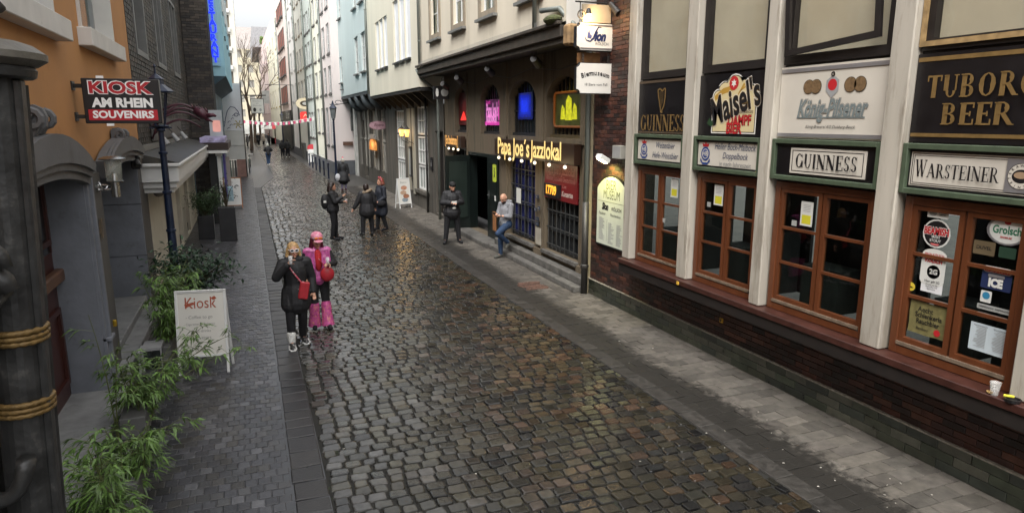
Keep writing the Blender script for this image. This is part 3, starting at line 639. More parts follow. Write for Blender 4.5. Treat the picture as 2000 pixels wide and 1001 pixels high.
# notices behind the panes
paper = M('white_paper', (.62,.62,.58), .6, var=.04); yellow = M('yellow_marker_print', (.6,.55,.03), .6, var=.1)
def notice(u, v, w_, h_, label, mark=True, rot=0):
    t = thing('notice', label, 'notice', R.p(u, v, -.155)); R.bx('sheet', paper, t, u-w_/2, u+w_/2, v-h_/2, v+h_/2, -.158, -.155)
    if mark: R.bx('highlight', yellow, t, u-w_*.38, u+w_*.38, v-h_*.42, v-h_*.05, -.1548, -.1543)
    for k in range(5): R.bx('print_line', M('print_grey', (.3,.3,.3), .6, var=0), t, u-w_*.3, u+w_*.3, v+h_*(.35-.065*k), v+h_*(.37-.065*k), -.1548, -.1545)
    return t
notice(9.04, 2.53, .19, .3, 'white sheet with yellow lines in the first pub window'); notice(7.94, 2.53, .2, .3, 'white sheet with yellow lines in the second pub window'); notice(6.26, 2.47, .19, .3, 'white sheet with yellow lines in the third pub window')
for u, v, tx in ((9.3,1.97,'first'),(8.15,2.37,'second'),(6.45,2.33,'third')):
    t = thing('window_sticker', 'tiny pale square sticker low in a pane of the %s pub window' % tx, 'sticker', R.p(u, v, -.155)); R.bx('sheet', M('dim_paper', (.35,.36,.34), .6), t, u-.04, u+.04, v-.035, v+.035, -.158, -.155)
N = -.1555
def stk(label, parts, u, v):
    t = thing('window_sticker', label, 'sticker', R.p(u, v, N))
    for k, p in enumerate(parts):
        if p[0] == 'T': lettering(R, p[1], u+p[2], v+p[3], N+.0012*(k+1), p[5], t, width=p[4], bold=p[6] if len(p) > 6 else .02, sy=p[7] if len(p) > 7 else 1)
        else: flat(R, [(u+x, v+y) for x, y in p[1]], N+.0012*(k+1), p[2], t, 'label_shape')
    return t
D = lambda r_, ry=None, x=0, y=0: [(a_+x, b_+y) for a_, b_ in disc(0, 0, r_, ry)]
Rc = lambda w_, h_, x=0, y=0, rr=.01: [(a_+x, b_+y) for a_, b_ in rrect(-w_/2, w_/2, -h_/2, h_/2, rr)]
stk('white rounded beer sticker at the top of the left pane, fourth window', [('P', Rc(.22,.09), paper), ('P', D(.04,.03,.05), MATS['seal_grey']), ('T','SAMUEL\nSMITH',-.05,0,.08,ink)], 4.58, 2.69)
stk('round black and white BEAMISH sticker with a red word', [('P', D(.145), paper), ('P', D(.128), ink), ('T','BEAMISH',0,.02,.27,paper,.09,1.5), ('T','BEAMISH',0,.02,.26,red_ink,.04,1.5), ('T','IRISH\nSTOUT',0,-.055,.12,paper), ('P', [(x,y-.1) for x, y in ((-.05,.0),(.05,0),(.03,-.02),(-.03,-.02))], M('pinkish_print', (.6,.15,.15), .5))], 4.57, 2.49)
stk('white crest shaped sticker behind a 2G notice, fourth window', [('P', [(x,y) for x, y in D(.13,.065,0,.16)], paper), ('P', Rc(.26,.3,0,0,.06), paper), ('T','FRÜH KÖLSCH',0,.165,.2,red_ink), ('T','KÖLSCH',0,.1,.18,red_ink,.05)], 4.56, 2.11)
stk('white notice with a blue 2G disc reading Hier gilt 2G', [('P', Rc(.23,.29,0,0,.004), M('bright_paper', (.7,.7,.7), .6, var=0)), ('P', D(.07,.07,0,.07), M('disc_blue', (.02,.08,.3), .5, var=0)), ('T','2G',0,.07,.085,paper,.03), ('T','Hier gilt 2G',0,-.03,.16,ink,.01), ('T','Zutritt nur für\nGeimpfte und\nGenesene',0,-.085,.13,ink,.0)], 4.55, 2.03)
stk('round yellow sticker with a black moustache', [('P', D(.045), M('smiley_yellow', (.65,.5,.05), .5, var=0)), ('P', [(-.03,-.012),(0,.006),(.03,-.012),(.012,-.0),(0,-.005),(-.012,0)], ink)], 4.77, 1.9)
stk('ragged olive-gold parchment poster reading Aecht Schlenkerla Rauchbier', [('P', [(x*.21+.008*math.sin(k*2.3), y*.17+.006*math.sin(k*3.1)) for k, (x, y) in enumerate([(-1,-1),(-.5,-.97),(0,-1.02),(.5,-1),(1,-.98),(1.02,-.4),(.98,.3),(1,1),(.5,1.02),(0,.98),(-.5,1),(-1,1),(-.97,.4),(-1.03,-.4)])], M('parchment', (.17,.15,.06), .5, var=.3, scale=14)), ('T','Aecht',.04,.09,.17,ink,.02,1.1), ('T','Schlenkerla',.0,.03,.29,ink,.02,1.2), ('T','Rauchbier',0,-.035,.25,ink,.02,1.2), ('P', D(.035,.035,-.11,-.11), red_ink), ('T','Bamberg',.05,-.11,.13,ink)], 4.54, 1.6)
stk('green and white Grolsch shield sticker top right', [('P', [(x*1.35,y) for x, y in D(.135)], MATS['aluminium_strip']), ('P', [(x*1.3,y) for x, y in D(.12)], paper), ('T','Grolsch',0,.0,.25,M('grolsch_green', (.02,.16,.08), .5, var=0),.03,1.3), ('P', D(.03,.02,0,.075), red_ink), ('T','PREMIUM',0,-.065,.1,red_ink)], 3.91, 2.62)
stk('small dim tan sticker under the Grolsch shield', [('P', Rc(.2,.13), M('dim_tan', (.12,.09,.05), .5)), ('T','DUVEL',0,.0,.14,ink)], 4.09, 2.43)
stk('small dark green sticker in the top right pane', [('P', Rc(.15,.1), M('dim_green', (.02,.05,.03), .5))], 3.88, 2.42)
stk('navy and red SMIRNOFF ICE sticker', [('P', Rc(.27,.2), M('navy_print', (.015,.025,.08), .5, var=0)), ('P', Rc(.25,.06,0,.085,.025), paper), ('P', Rc(.24,.05,0,.085,.02), red_ink), ('T','SMIRNOFF',0,.085,.21,paper,.04), ('T','ICE',0,-.04,.13,paper,.07,1.2), ('P', Rc(.15,.03,0,.03), MATS['aluminium_strip'])], 3.94, 2.16)
stk('small white square sticker with blue disc', [('P', Rc(.1,.11), paper), ('P', D(.035,.035,0,.01), M('disc_cyan', (.03,.2,.35), .5, var=0))], 4.01, 1.98)
stk('narrow grey strip sticker under the white square', [('P', Rc(.32,.05), MATS['dim_paper']), ('T','DESPERADOS  DESPERADOS',0,0,.28,ink,.02)], 3.92, 1.88)
stk('narrow grey strip sticker above the menu sheet', [('P', Rc(.3,.045), MATS['dim_paper']), ('T','DESPERADOS  DESPERADOS',0,0,.27,ink,.02)], 3.92, 1.8)
t = stk('large pale blue-white menu sheet low in the right pane', [('P', Rc(.36,.27,0,0,.003), M('pale_blue_paper', (.5,.57,.6), .5, var=.05)), ('T','Flaschenbiere        Spezialitäten',0,.11,.3,ink,0)], 3.93, 1.58)
for q in (-.085, .085):
    for k in range(14): R.bx('print_line', MATS['print_grey'], t, 3.93+q-.06, 3.93+q+.06*r.uniform(.2,1), 1.67-.014*k, 1.674-.014*k, N+.004, N+.0045)
# cup and ashtray on the sill
t = thing('plastic_cup', 'empty clear plastic cup standing on the pub sill', 'cup', (6.14,3.68,1.165)); MB().lathe([(.028,0),(.031,.003),(.044,.12),(.046,.122),(.043,.12),(.027,.006)], (6.14,3.68,1.163), 20).build('cup_wall', M('clear_plastic', (.75,.75,.72), .12, var=0, alpha=.28), t, smooth=True); MB().lathe([(.026,0),(.028,.012)], (6.14,3.72,1.17), 16).build('drink_rest', M('stale_beer', (.45,.3,.12), .2, var=0), t)
t = thing('ashtray', 'black ashtray with a yellow lighter on the sill at the right edge', 'ashtray', (6.14,3.52,1.162)); MB().lathe([(.06,0),(.065,.03),(.055,.03),(.05,.01)], (6.14,3.52,1.162), 14).build('bowl', ink, t); MB().tube([(6.12,3.59,1.2),(6.17,3.53,1.2)], .012, 8).build('lighter', yellow, t)
# dark rainwater pipe at the near end
zinc = M('weathered_zinc', (.2,.22,.2), .45, var=.25, scale=5, streak=1, metal=.4, bump=.1); iron = M('painted_iron_dark', (.03,.028,.026), .45, var=.2, scale=6, bump=.15); dkst = M('dark_grime_stone', (.09,.08,.062), .75, var=.3, scale=4, streak=1, bump=.3, bscale=30, dirt=((.03,.028,.024), 2.5, .55, .7))
def pipe(label, pts, rad, parts=None, mat=zinc, lower=None):
    t = thing('drainpipe', label, 'drainpipe', pts[0]); MB().tube(pts, rad, 12).build('pipe', mat, t, smooth=True)
    z = pts[0][2]; top = pts[-1][2]; k = .8
    while z+k < top:
        if abs(pts[0][0]-pts[-1][0]) < .01: MB().lathe([(rad*1.01,0),(rad*1.3,.005),(rad*1.3,.03),(rad*1.01,.035)], (pts[0][0],pts[0][1],z+k), 12).build('pipe_collar', mat, t)
        k += 1.6
    if lower: MB().tube([pts[0], (pts[0][0],pts[0][1],lower)], rad*1.28, 12).build('cast_iron_foot', iron, t, smooth=True); MB().lathe([(rad*1.3,0),(rad*1.6,.02),(rad*1.6,.07),(rad*1.3,.09)], (pts[0][0],pts[0][1],.55), 12).build('foot_collar', iron, t)
    return t
pipe('dark rainwater pipe at the near end of the pub wall', [(6.45,3.3,0),(6.45,3.3,1.0)], .05, mat=iron)
pipe('zinc drainpipe with fat black cast iron foot between jazz bar and pub', [(6.42,12.2,0),(6.42,12.2,5.2),(6.2,12.2,5.3),(5.9,12.5,5.75),(5.82,13.2,5.8)], .055, lower=1.95)
# stone corner post beside the pipe
struct_post = tag(MB().box(6.5,6.66,12.2,12.45,0,5.3).build('corner_pier', M('pale_yellow_stone', (.3,.25,.16), .75, var=.25, scale=3, streak=1, bump=.3, bscale=25, dirt=((.1,.085,.06), 2.5, .52, .7))), 'stone corner pier between the drainpipe and the brick wall', 'pier')
# --- menu board, flood lamp, vent box on the brick side wall
B6 = Fr('R', 6.53)
t = thing('menu_board', 'tall mint-white Bier Museum menu board with curved top on brick wall', 'menu board', (6.53,11.3,1.2))
def mtop(e): return [(10.72-e,1.16-e),(11.86+e,1.16-e),(11.86+e,2.28+e)]+[(11.29+.57*math.cos(math.radians(a_))*(1+e), 2.28+e+.26*max(0,math.sin(math.radians(a_)))**1.6) for a_ in range(10, 171, 10)]+[(10.72-e,2.28+e)]
B6.poly(MB(), mtop(.02), 0, .03).build('frame', ink, t); B6.poly(MB(), mtop(-.012), .0302, .036).build('panel', M('mint_white_panel', (.6,.64,.54), .4, var=.04), t)
n_ = .038; og = M('olive_lettering', (.12,.14,.06), .5, var=0)
lettering(B6, 'BIER', 11.3, 2.36, n_, og, t, width=.38, sy=1.3, bold=.0); lettering(B6, 'MUSEUM', 11.28, 2.17, n_, og, t, width=.62, sy=1.5)
B6.bx('rule', og, t, 10.76, 11.82, 2.03, 2.036, .0365, n_)
lettering(B6, 'Sion', 11.52, 1.93, n_, ink, t, width=.26, shear=.3, bold=.06, sy=1.3); lettering(B6, 'KÖLSCH', 11.08, 1.91, n_, ink, t, width=.36, bold=.02)
lettering(B6, 'Fassbier', 11.62, 1.79, n_, ink, t, width=.26); lettering(B6, 'Flaschenbier', 11.1, 1.79, n_, ink, t, width=.4)
for c_, top_ in ((11.62,1.7),(11.25,1.62),(10.93,1.62)):
    for k in range(22 if top_ > 1.65 else 20): 
        w2 = r.uniform(.1,.24); B6.bx('menu_line', MATS['print_grey'], t, c_+.13-w2, c_+.13, top_-.021*k, top_-.021*k+.009, .0365, .0375)
mb = MB(); [B6.box(mb, 11.43, 11.437, 1.25+.02*k, 1.26+.02*k, .0365, .0375) for k in range(22)]; mb.build('dotted_rule', ink, t)
t = thing('flood_lamp', 'white lit flood lamp above the menu board', 'lamp', (6.4,11.35,2.9)); MB().box(-.12,.12,-.09,.09,-.04,.05).xf(Matrix.Translation((6.32,11.35,2.88)) @ Matrix.Rotation(.5,4,'Y')).build('housing', M('white_metal', (.7,.7,.66), .4, var=.05), t, bevel=.01)
MB().box(-.09,.09,-.07,.07,-.052,-.043).xf(Matrix.Translation((6.32,11.35,2.88)) @ Matrix.Rotation(.5,4,'Y')).build('lit_glass', emis('flood_glow', (1,.93,.5), 12), t); MB().tube([(6.35,11.35,2.86),(6.45,11.3,2.9),(6.56,11.3,2.88)], .012, 6).build('bracket', iron, t)
def lamp(name, loc, col, e, size=.05, spot=None, tgt=None, parent=None, blend=.6):
    d = bpy.data.lights.new(name, 'SPOT' if spot else 'POINT'); d.energy = e; d.color = col; d.shadow_soft_size = size
    if spot: d.spot_size = math.radians(spot); d.spot_blend = blend
    o = link(name, d); o.location = loc
    if tgt: o.rotation_euler = (Vector(tgt)-Vector(loc)).to_track_quat('-Z', 'Y').to_euler()
    return o
lamp('flood_lamp_light', (6.28,11.35,2.79), (1,.88,.25), 26, .06, 120, (6.6,11.35,2.3))
t = thing('vent_box', 'small white louvred vent box on brick wall', 'vent', (6.5,10.95,3.0)); B6.bx('box', M('dirty_white_plastic', (.4,.39,.34), .5, var=.2), t, 10.83, 11.12, 2.9, 3.14, .0, .14)
for k in range(8): B6.bx('slat', MATS['seal_grey'], t, 10.845+.034*k, 10.86+.034*k, 2.915, 3.125, .1402, .15)
# --- hanging signs across the pavement
F1 = Fr('F', 11.55)
wsign = M('white_enamel_sign', (.72,.7,.64), .35, var=.04, scale=2, dirt=((.45,.42,.34), 5, .68, .5)); navy = M('navy_script', (.02,.03,.1), .4, var=0)
t = thing('hanging_sign', 'upper white hanging sign with blue Sion Kölsch script and cathedral', 'sign', (6.2,11.6,4.9))
for nn, e_, mm in ((0,0,ink),(.02,.012,wsign)): F1.poly(MB(), rrect(5.8+e_, 6.62-e_, 4.87+e_, 5.37-e_, .07, True), -.1+nn, .0+nn).build('frame' if mm is ink else 'panel', mm, t)
for v in (4.905, 5.32): F1.bx('silver_band', silver, t, 5.88, 6.54, v, v+.022, .0202, .03)
F1.bx('head_board', M('tan_sign_wood', (.42,.34,.23), .6, var=.1), t, 5.93, 6.52, 5.38, 5.7, -.05, 0)
for bo in (0,): lettering(F1, 'ion', 6.29, 5.13, .024, navy, t, width=.25, shear=.3, bold=.06, sy=1.3)
sp = MB(); sp.tube([F1.p(u, v, .024) for u, v in ((6.31,5.3),(6.25,5.3),(6.2,5.22),(6.15,5.1),(6.08,5.04),(6.0,5.06),(5.97,5.12))], [.006,.012,.02,.022,.016,.01,.004], 6, sx=.2, up=(0,1,0)); sp.build('swash', navy, t)
flat(F1, [(6.02,5.1),(6.02,5.2),(6.03,5.3),(6.042,5.2),(6.05,5.19),(6.06,5.3),(6.072,5.2),(6.09,5.16),(6.12,5.14),(6.1,5.09)], .025, M('cathedral_blue', (.08,.1,.26), .4, var=0), t, 'cathedral'); lettering(F1, 'KÖLSCH', 6.33, 5.0, .024, ink, t, width=.27)
t = thing('hanging_sign', 'lower white hanging sign reading Biermuseum 18 Biere vom Faß', 'sign', (6.2,11.6,4.1))
for nn, e_, mm in ((0,0,ink),(.02,.012,wsign)): F1.poly(MB(), rrect(5.81+e_, 6.64-e_, 4.09+e_, 4.66-e_, .075, True), -.07+nn, .0+nn).build('frame' if mm is ink else 'panel', mm, t)
wd = 'Biermuseum'; cum = -.31
for k, ch in enumerate(wd):
    adv = .075 if ch in 'mu' else (.04 if ch in 'ir' else .062); adv *= .95; cum += adv/2; x = cum; cum += adv/2
    vv = 4.47-.25*(x/.36)**2*.35; lettering(F1, ch, 6.22+x, vv, .024, ink, t, size=.105, bold=.03, sy=1.2, rot=-x*.9, shear=.0)
lettering(F1, '18 Biere vom Faß', 6.23, 4.26, .024, ink, t, width=.48)
t = thing('sign_bracket', 'black scrolled iron bracket carrying the two hanging signs', 'bracket', (6.5,11.6,4.7)); mb = MB()
for u in (5.96, 6.5): 
    for k in range(3): mb.tube([(u+.018*math.cos(a_), 11.57, 4.69+.055*k+.03*math.sin(a_)) for a_ in [j*.8 for j in range(9)]], .006, 5)
mb.tube([(5.8,11.6,5.74),(6.6,11.6,5.74)], .014); mb.tube([(5.9,11.6,5.38),(5.9,11.6,5.74)], .01)
mb.tube([(5.9+.09*math.cos(a_)*(1-a_/12), 11.56, 5.5+.1*math.sin(a_)*(1-a_/12)) for a_ in [j*.5 for j in range(16)]], .012, 6); mb.build('scroll', iron, t)
B7 = M('orange_brown_wood', (.25,.12,.04), .6, var=.3, scale=9); tag(F1.bx('bracket_board', B7, None, 6.0, 6.42, 4.67, 4.86, -.35, -.2), 'orange-brown wood block behind the chains of the hanging signs', 'board')
t = thing('spot_lamp', 'small lit bulb spot over the upper hanging sign', 'lamp', (5.97,11.45,5.55)); MB().lathe([(.02,.1),(.035,.09),(.06,0),(.055,0)], (5.97,11.4,5.5), 14).build('shade', iron, t); MB().ball((5.98,11.4,5.51), .045).build('bulb', emis('warm_bulb', (1,.62,.25), 7), t); lamp('spot_lamp_light', (6.0,11.36,5.44), (1,.65,.3), 9, .04)
t = thing('spot_lamp', 'unlit black spot lamp right above the hanging signs', 'lamp', (6.5,11.45,5.7)); MB().tube([(6.48,11.5,5.72),(6.54,11.3,5.52)], [.05,.07], 12).build('housing', iron, t)
# ================================================================ JAZZ BAR
J = Fr('R', 6.65); JU = Fr('R', 5.95)
stone = M('tan_sandstone', (.135,.105,.068), .8, var=.22, scale=3, streak=1, bump=.35, bscale=22, dirt=((.05,.042,.03), 3, .5, .7))
gstone = M('grey_basalt_step', (.115,.11,.1), .7, var=.3, scale=5, bump=.4, bscale=20, dirt=((.05,.046,.04), 4, .5, .6))
plaster_c = M('cream_render', (.62,.56,.45), .85, var=.06, scale=1.5, streak=1, bump=.08, bscale=60, dirt=((.4,.36,.28), 1.6, .56, .45))
timber = M('grey_brown_eaves_timber', (.055,.045,.034), .75, var=.35, scale=5, bump=.3, bscale=18)
dkm = M('black_window_steel', (.02,.021,.022), .4, var=.2); white_w = M('white_window_paint', (.68,.68,.66), .45, var=.05); tstone = M('taupe_window_stone', (.27,.225,.165), .8, var=.15, scale=4, bump=.2)
jazz = thing('jazz_bar_building', 'cream upper storey overhanging a sandstone jazz bar front with arched windows', 'building', (6.3,17,0))
A = [(12.98,14.75,3.2,4.57),(15.38,17.22,3.2,4.6),(17.95,19.62,3.2,4.64),(20.95,22.35,3.2,4.64)]
holes = [(12.95,14.78,.5,3.08),(15.38,17.22,.5,3.08),(17.95,20.85,.12,2.62),(21.1,22.6,.45,2.75)]+A
J.wall('stone_front', stone, jazz, 12.3, 23.6, 0, 5.15, holes, .3)
mb = MB()
for a, b, c, d in A:
    h = .5*(b-a); rz = .55; v1 = d; cx = (a+b)/2
    for sgn in (-1, 1):
        e = a if sgn < 0 else b; pts = [(e, v1)]+[(cx+sgn*h*math.cos(t_), v1-rz+rz*math.sin(t_)) for t_ in [math.pi/2*k/8 for k in range(9)]][::-1]
        J.poly(mb, pts+[(e, v1-rz)] if False else pts, -.3, -.001)
mb.build('arch_spandrel', stone, jazz)
mb = MB()
for u in (12.3, 14.86, 17.3, 20.82): J.box(mb, u, u+.08, .1, 5.1, .001, .04)
for u0, u1 in ((12.3,12.9),(14.84,15.3),(17.3,17.88)): J.box(mb, u0-.0, u1+.04, .0, .45, .001, .06); J.box(mb, u0, u1+.04, 3.09, 3.17, .001, .05)
mb.build('stone_moulding', stone, jazz)
warm_room = M('dim_warm_room', (.03,.02,.012), .9, var=.5)
J.bx('interior', blackm, jazz, 12.4, 23.5, .1, 5, -1.2, -1.15); J.bx('partition', blackm, jazz, 23.4, 23.5, .1, 5, -1.2, -.32)
lead = M('old_leaded_glass', (.016,.018,.02), .12, var=.4, scale=5)
lead_b = M('blue_lit_glass', (.015,.02,.08), .15, var=.5, scale=3, emit=(.02,.03,.5), es=.015)
for i, (a, b) in enumerate(((12.95,14.78),(15.38,17.22),(21.1,22.6))):
    v0, v1 = (.5, 3.08) if i < 2 else (.45, 2.7)
    mb = MB(); J.frame(mb, a, b, v0, v1, .07, -.22, -.12, 4 if i < 2 else 3, 6, .03)
    w_ = mb.build('lower_window', dkm, jazz); J.bx('pane', lead_b if i == 1 else lead, w_, a+.05, b-.05, v0+.05, v1-.05, -.19, -.18)
    J.bx('sill', gstone, w_, a-.02, b+.02, v0-.08, v0-.002, -.25, .1)
    mb = MB(); nb = 8 if i < 2 else 6
    for k in range(nb): u = a+.1+(b-a-.2)*k/(nb-1); mb.tube([J.p(u, v0+.04, -.06), J.p(u, min(v1,2.5)-.05, -.06)], .011, 5)
    for v in [v0+.15+.42*k for k in range(5)]: J.box(mb, a+.02, b-.02, v-.012, v+.012, -.075, -.05)
    mb.build('iron_grille', M('iron_grille_grey', (.08,.083,.08), .4, var=.3, metal=.5), w_)
# arched windows with bars
for i, (a, b, c, d) in enumerate(A):
    mb = MB(); cx, h = (a+b)/2, (b-a)/2
    for k in range(9):
        u = a+.06+(b-a-.12)*k/8; top = d-.55+.55*math.sqrt(max(0, 1-((u-cx)/h)**2)); J.box(mb, u-.016, u+.016, c, top, -.2, -.17)
    J.box(mb, a, b, c, c+.08, -.2, -.12); J.box(mb, a, b, c+.62, c+.66, -.2, -.165)
    w_ = mb.build('arched_window', dkm if i != 0 else M('dark_bronze_bars', (.08,.06,.03), .5), jazz); J.bx('pane', lead, w_, a, b, c, d, -.24, -.22)
# steps
mb = MB(); J.box(mb, 12.3, 17.75, 0, .13, .02, .42); J.box(mb, 12.3, 17.75, .13, .3, 0.005, .24); mb.build('step', gstone, jazz, bevel=.015)
mb = MB(); J.box(mb, 17.78, 20.95, 0, .14, .0, .5); mb.build('door_step', gstone, jazz, bevel=.02)
mb = MB(); J.box(mb, 20.97, 23.6, 0, .4, 0.005, .12); mb.build('plinth', gstone, jazz, bevel=.01)
# doors: black leaf open against the pier
blk = M('black_green_door_paint', (.006,.01,.009), .3, var=.3, scale=4, streak=1)
mb = MB(); J.box(mb, 17.95, 18.02, .14, 2.6, -.28, .05); J.box(mb, 18.9, 18.96, .14, 2.6, -.28, .0); J.box(mb, 20.78, 20.85, .14, 2.6, -.28, 0); J.box(mb, 18.02, 20.78, 2.52, 2.62, -.28, 0.02); mb.build('door_frame', blk, jazz)
t_ = J.bx('door', blk, jazz, 18.02, 18.9, .15, 2.52, -.02, .04); mb = MB(); J.frame(mb, 18.1, 18.82, .3, 2.4, .05, .041, .055, 1, 2); mb.build('door_moulding', blk, t_)
J.bx('handle_plate', M('steel', (.45,.45,.45), .3, metal=1), t_, 18.72, 18.78, 1.3, 1.55, .041, .06)
mb = MB().tube([J.p(18.75,1.42,.06), J.p(18.75,1.42,.1), J.p(18.64,1.42,.1)], .01, 6); mb.build('handle', MATS['steel'], t_)
od = MB().box(5.85, 6.65, 20.72, 20.78, .15, 2.5); od.build('door', blk, jazz); MB().box(5.95,6.55,20.7,20.718,.5,2.3).build('door_panel', M('black_door_panel', (.016,.024,.02), .3), jazz)
t = thing('cardboard_panel', 'brown board leaning low on the black door', 'board', J.p(18.3,.4,.06)); J.bx('sheet', M('brown_board', (.3,.13,.05), .6, var=.15), t, 18.08, 18.36, .42, .98, .056, .07)
t = board(J, 'poster', 'lime-yellow poster with a black figure on the black door', 18.06, 18.36, 1.85, 2.35, .056, .062, M('lime_paper', (.5,.6,.06), .5, var=0), 'poster', r=.04)
flat(J, [(18.2+x,2.1+y) for x, y in ((-.03,.15),(.05,.17),(.03,.1),(.06,.06),(-.02,.0),(.05,-.05),(.08,-.16),(.02,-.1),(-.06,-.12),(-.02,-.05),(-.07,.02),(.0,.06))], .064, ink, t, 'print')
board(J, 'notice', 'small white card on the black door by the handle', 18.1, 18.22, 1.3, 1.45, .056, .06, paper, 'notice')
board(J, 'notice', 'white sheet hung on the bars behind the leaning man', 16.42, 16.72, 1.42, 1.82, -.04, -.03, paper, 'notice')
for k, (u, v) in enumerate(((15.12,1.75),(15.2,1.42),(15.0,1.48),(15.1,1.2),(15.1,1.07))): t = board(J, 'plaque', 'small dark plaque on the sandstone pier, %s' % ('uppermost, wide','middle left','middle right','lower of the stack','lowest')[k], u-(.1 if k in (0,3,4) else .06), u+(.1 if k in (0,3,4) else .06), v-.045, v+.045, .05, .07, M('slate_plaque', (.03,.04,.06), .3), 'plaque'); J.bx('print_line', MATS['seal_grey'], t, u-.05, u+.05, v-.006, v+.006, .0705, .072)
J.bx('repair_patch', M('pale_stone_patch', (.36,.33,.27), .8, var=.2), jazz, 14.88, 15.22, .55, .98, .042, .05)
# sign box with lit letters
glow = emis('warm_sign_glow', (1,.75,.28), .36); choc = M('dark_sign_brown', (.03,.014,.008), .4, var=.2)
t = thing('jazz_sign', "long dark sign box with glowing Papa Joe's Jazzlokal letters", 'sign', J.p(15.2,2.7,.1)); 
for a, b in ((15.17,17.75),(12.8,15.13)): J.bx('sign_box', choc, t, a, b, 2.66, 3.1, .05, .22)
for tx, u, wdt in (("Papa Joe´s", 16.35, 2.2), ("Jazzlokal", 14.3, 1.72)):
    lettering(J, tx, u, 2.9, .226, M('pale_glow_edge', (.8,.7,.4), .5, var=0, emit=(1,.55,.12), es=.22), t, width=wdt*1.015, sy=1.13, bold=.02)
    lettering(J, tx, u, 2.9, .23, glow, t, width=wdt, sy=1.1, bold=.004)
gb = None
for k in range(6):
    u = 17.3-.83*k; q = thing('sign_bulb', 'round lit bulb under the jazz sign, %s' % ('farthest left','second','third','fourth','fifth','nearest the pub')[k], 'bulb', J.p(u,2.62,.26), group='lit bulbs under the jazz bar sign')
    MB().ball(J.p(u,2.6,.26), .042).build('globe', emis('bulb_white', (1,.85,.6), .9), q); MB().tube([J.p(u,2.64,.26), J.p(u,2.69,.2)], .014, 6).build('socket', iron, q)
for u in (16.8, 15.2, 13.6): lamp('sign_bulb_light', J.p(u, 2.5, .45), (1,.75,.4), 2, .3)
t = thing('jazz_sign_small', 'small dark sign box with glowing Em Streckstrump letters over a doorway', 'sign', J.p(21.8,2.8,.1)); J.bx('sign_box', choc, t, 21.0, 23.1, 2.72, 3.08, .05, .2); lettering(J, '[ Em Streckstrump ]', 22.1, 2.93, .205, emis('orange_sign_glow', (1,.5,.14), .35), t, width=1.5, sy=2.2, bold=.03)
for k in range(3):
    u = 22.3-.55*k; q = thing('sign_bulb', 'round lit bulb under the small glowing sign, %s' % ('left','middle','right')[k], 'bulb', J.p(u,2.68,.22), group='lit bulbs under the small sign')
    MB().ball(J.p(u,2.66,.24), .042).build('globe', MATS['bulb_white'], q); MB().tube([J.p(u,2.7,.24), J.p(u,2.75,.18)], .014, 6).build('socket', iron, q)
# red poster with LED number
t = board(J, 'poster', "dark red Papa Joe's Jazzlokal poster with script lettering", 13.02, 14.75, 1.78, 2.62, -.02, .02, M('wine_red_print', (.16,.012,.014), .4, var=.12), 'poster'); rl = M('dim_rose_lettering', (.4,.16,.14), .5, var=0)
lettering(J, "Papa Joe's Jazzlokal", 13.88, 2.46, .022, rl, t, width=1.5, sy=1.3, shear=.2, bold=.01); lettering(J, 'Ältestes Jazz-Lokal Deutschlands', 13.88, 2.27, .022, rl, t, width=1.55, sy=1.4, shear=.3); lettering(J, 'Live', 13.65, 2.12, .022, rl, t, width=.2); lettering(J, 'Konzerten', 13.5, 1.95, .022, M('white_script', (.6,.5,.45), .5, var=0), t, width=.58, shear=.3, bold=.02, sy=1.3)
t = thing('led_counter', 'black LED counter showing orange digits 17709', 'display', J.p(14.2,1.95,.03)); J.bx('case', ink, t, 13.82, 14.6, 1.84, 2.14, .021, .1); lettering(J, '17709', 14.2, 1.99, .104, emis('amber_led', (1,.4,.04), .9), t, width=.56, sy=1.2, bold=.03)
# coloured things behind the arches
def glowpanel(name, label, u0, u1, v0, v1, col, s, base=None):
    t = thing(name, label, 'window display', J.p((u0+u1)/2, v0, -.1)); J.poly(MB(), rrect(u0, u1, v0, v1, .06), -.14, -.12).build('panel', M(name+'_lit_'+str(round(u0)), base or tuple(c*.25 for c in col), .35, var=.5, scale=5), t); return t
t = glowpanel('purple_window_display', "purple lit Papa Joe's Jazzlokal display behind the arched window", 18.0, 19.55, 3.5, 4.2, (.4,.05,.3), .5, (.12,.03,.12))
pk = emis('pink_light', (1,.08,.6), .15)
lettering(J, "Papa Joe's", 18.85, 3.88, -.112, emis('pink_white_light', (1,.35,.8), .28), t, width=1.05, sy=2.0, bold=.03); lettering(J, 'Jazzlokal', 18.95, 3.66, -.112, MATS['pink_white_light'], t, width=.95, sy=1.5, bold=.03)
J.bx('glow_band', pk, t, 18.1, 19.5, 3.46, 3.56, -.119, -.112); flat(J, [(18.25+x,3.6+y) for x, y in ((-.1,0),(.1,0),(.12,.3),(.03,.4),(.08,.52),(.0,.6),(-.05,.5),(-.03,.35),(-.12,.2))], -.112, pk, t, 'figure'); lettering(J, 'Streck', 19.2, 4.12, -.112, pk, t, width=.4, bold=.02)
t = glowpanel('blue_window_display', 'deep blue lit panel behind the middle arched window', 15.85, 16.85, 3.62, 4.3, (.0,.02,.5), .5, (.01,.02,.2))
for e_, s_ in ((0,.06),(.12,.16),(.22,.3)): flat(J, rrect(15.95+e_, 16.75-e_*.8, 3.68+e_*.6, 4.24-e_*.6, .05), -.118+.002*e_*10, M('blue_glow_%d' % int(e_*100), (.01,.02,.3), .5, var=.5, scale=8, emit=(.01,.05,1), es=s_), t, 'glow')
t = glowpanel('yellow_window_display', 'yellow-green lit painting of a band in a rounded orange frame', 13.0, 14.5, 3.46, 4.22, (.4,.4,.03), .4, (.08,.09,.02))
yb = M('yellow_lit_print', (.4,.4,.02), .5, var=.6, scale=9, emit=(.8,.8,.02), es=.22)
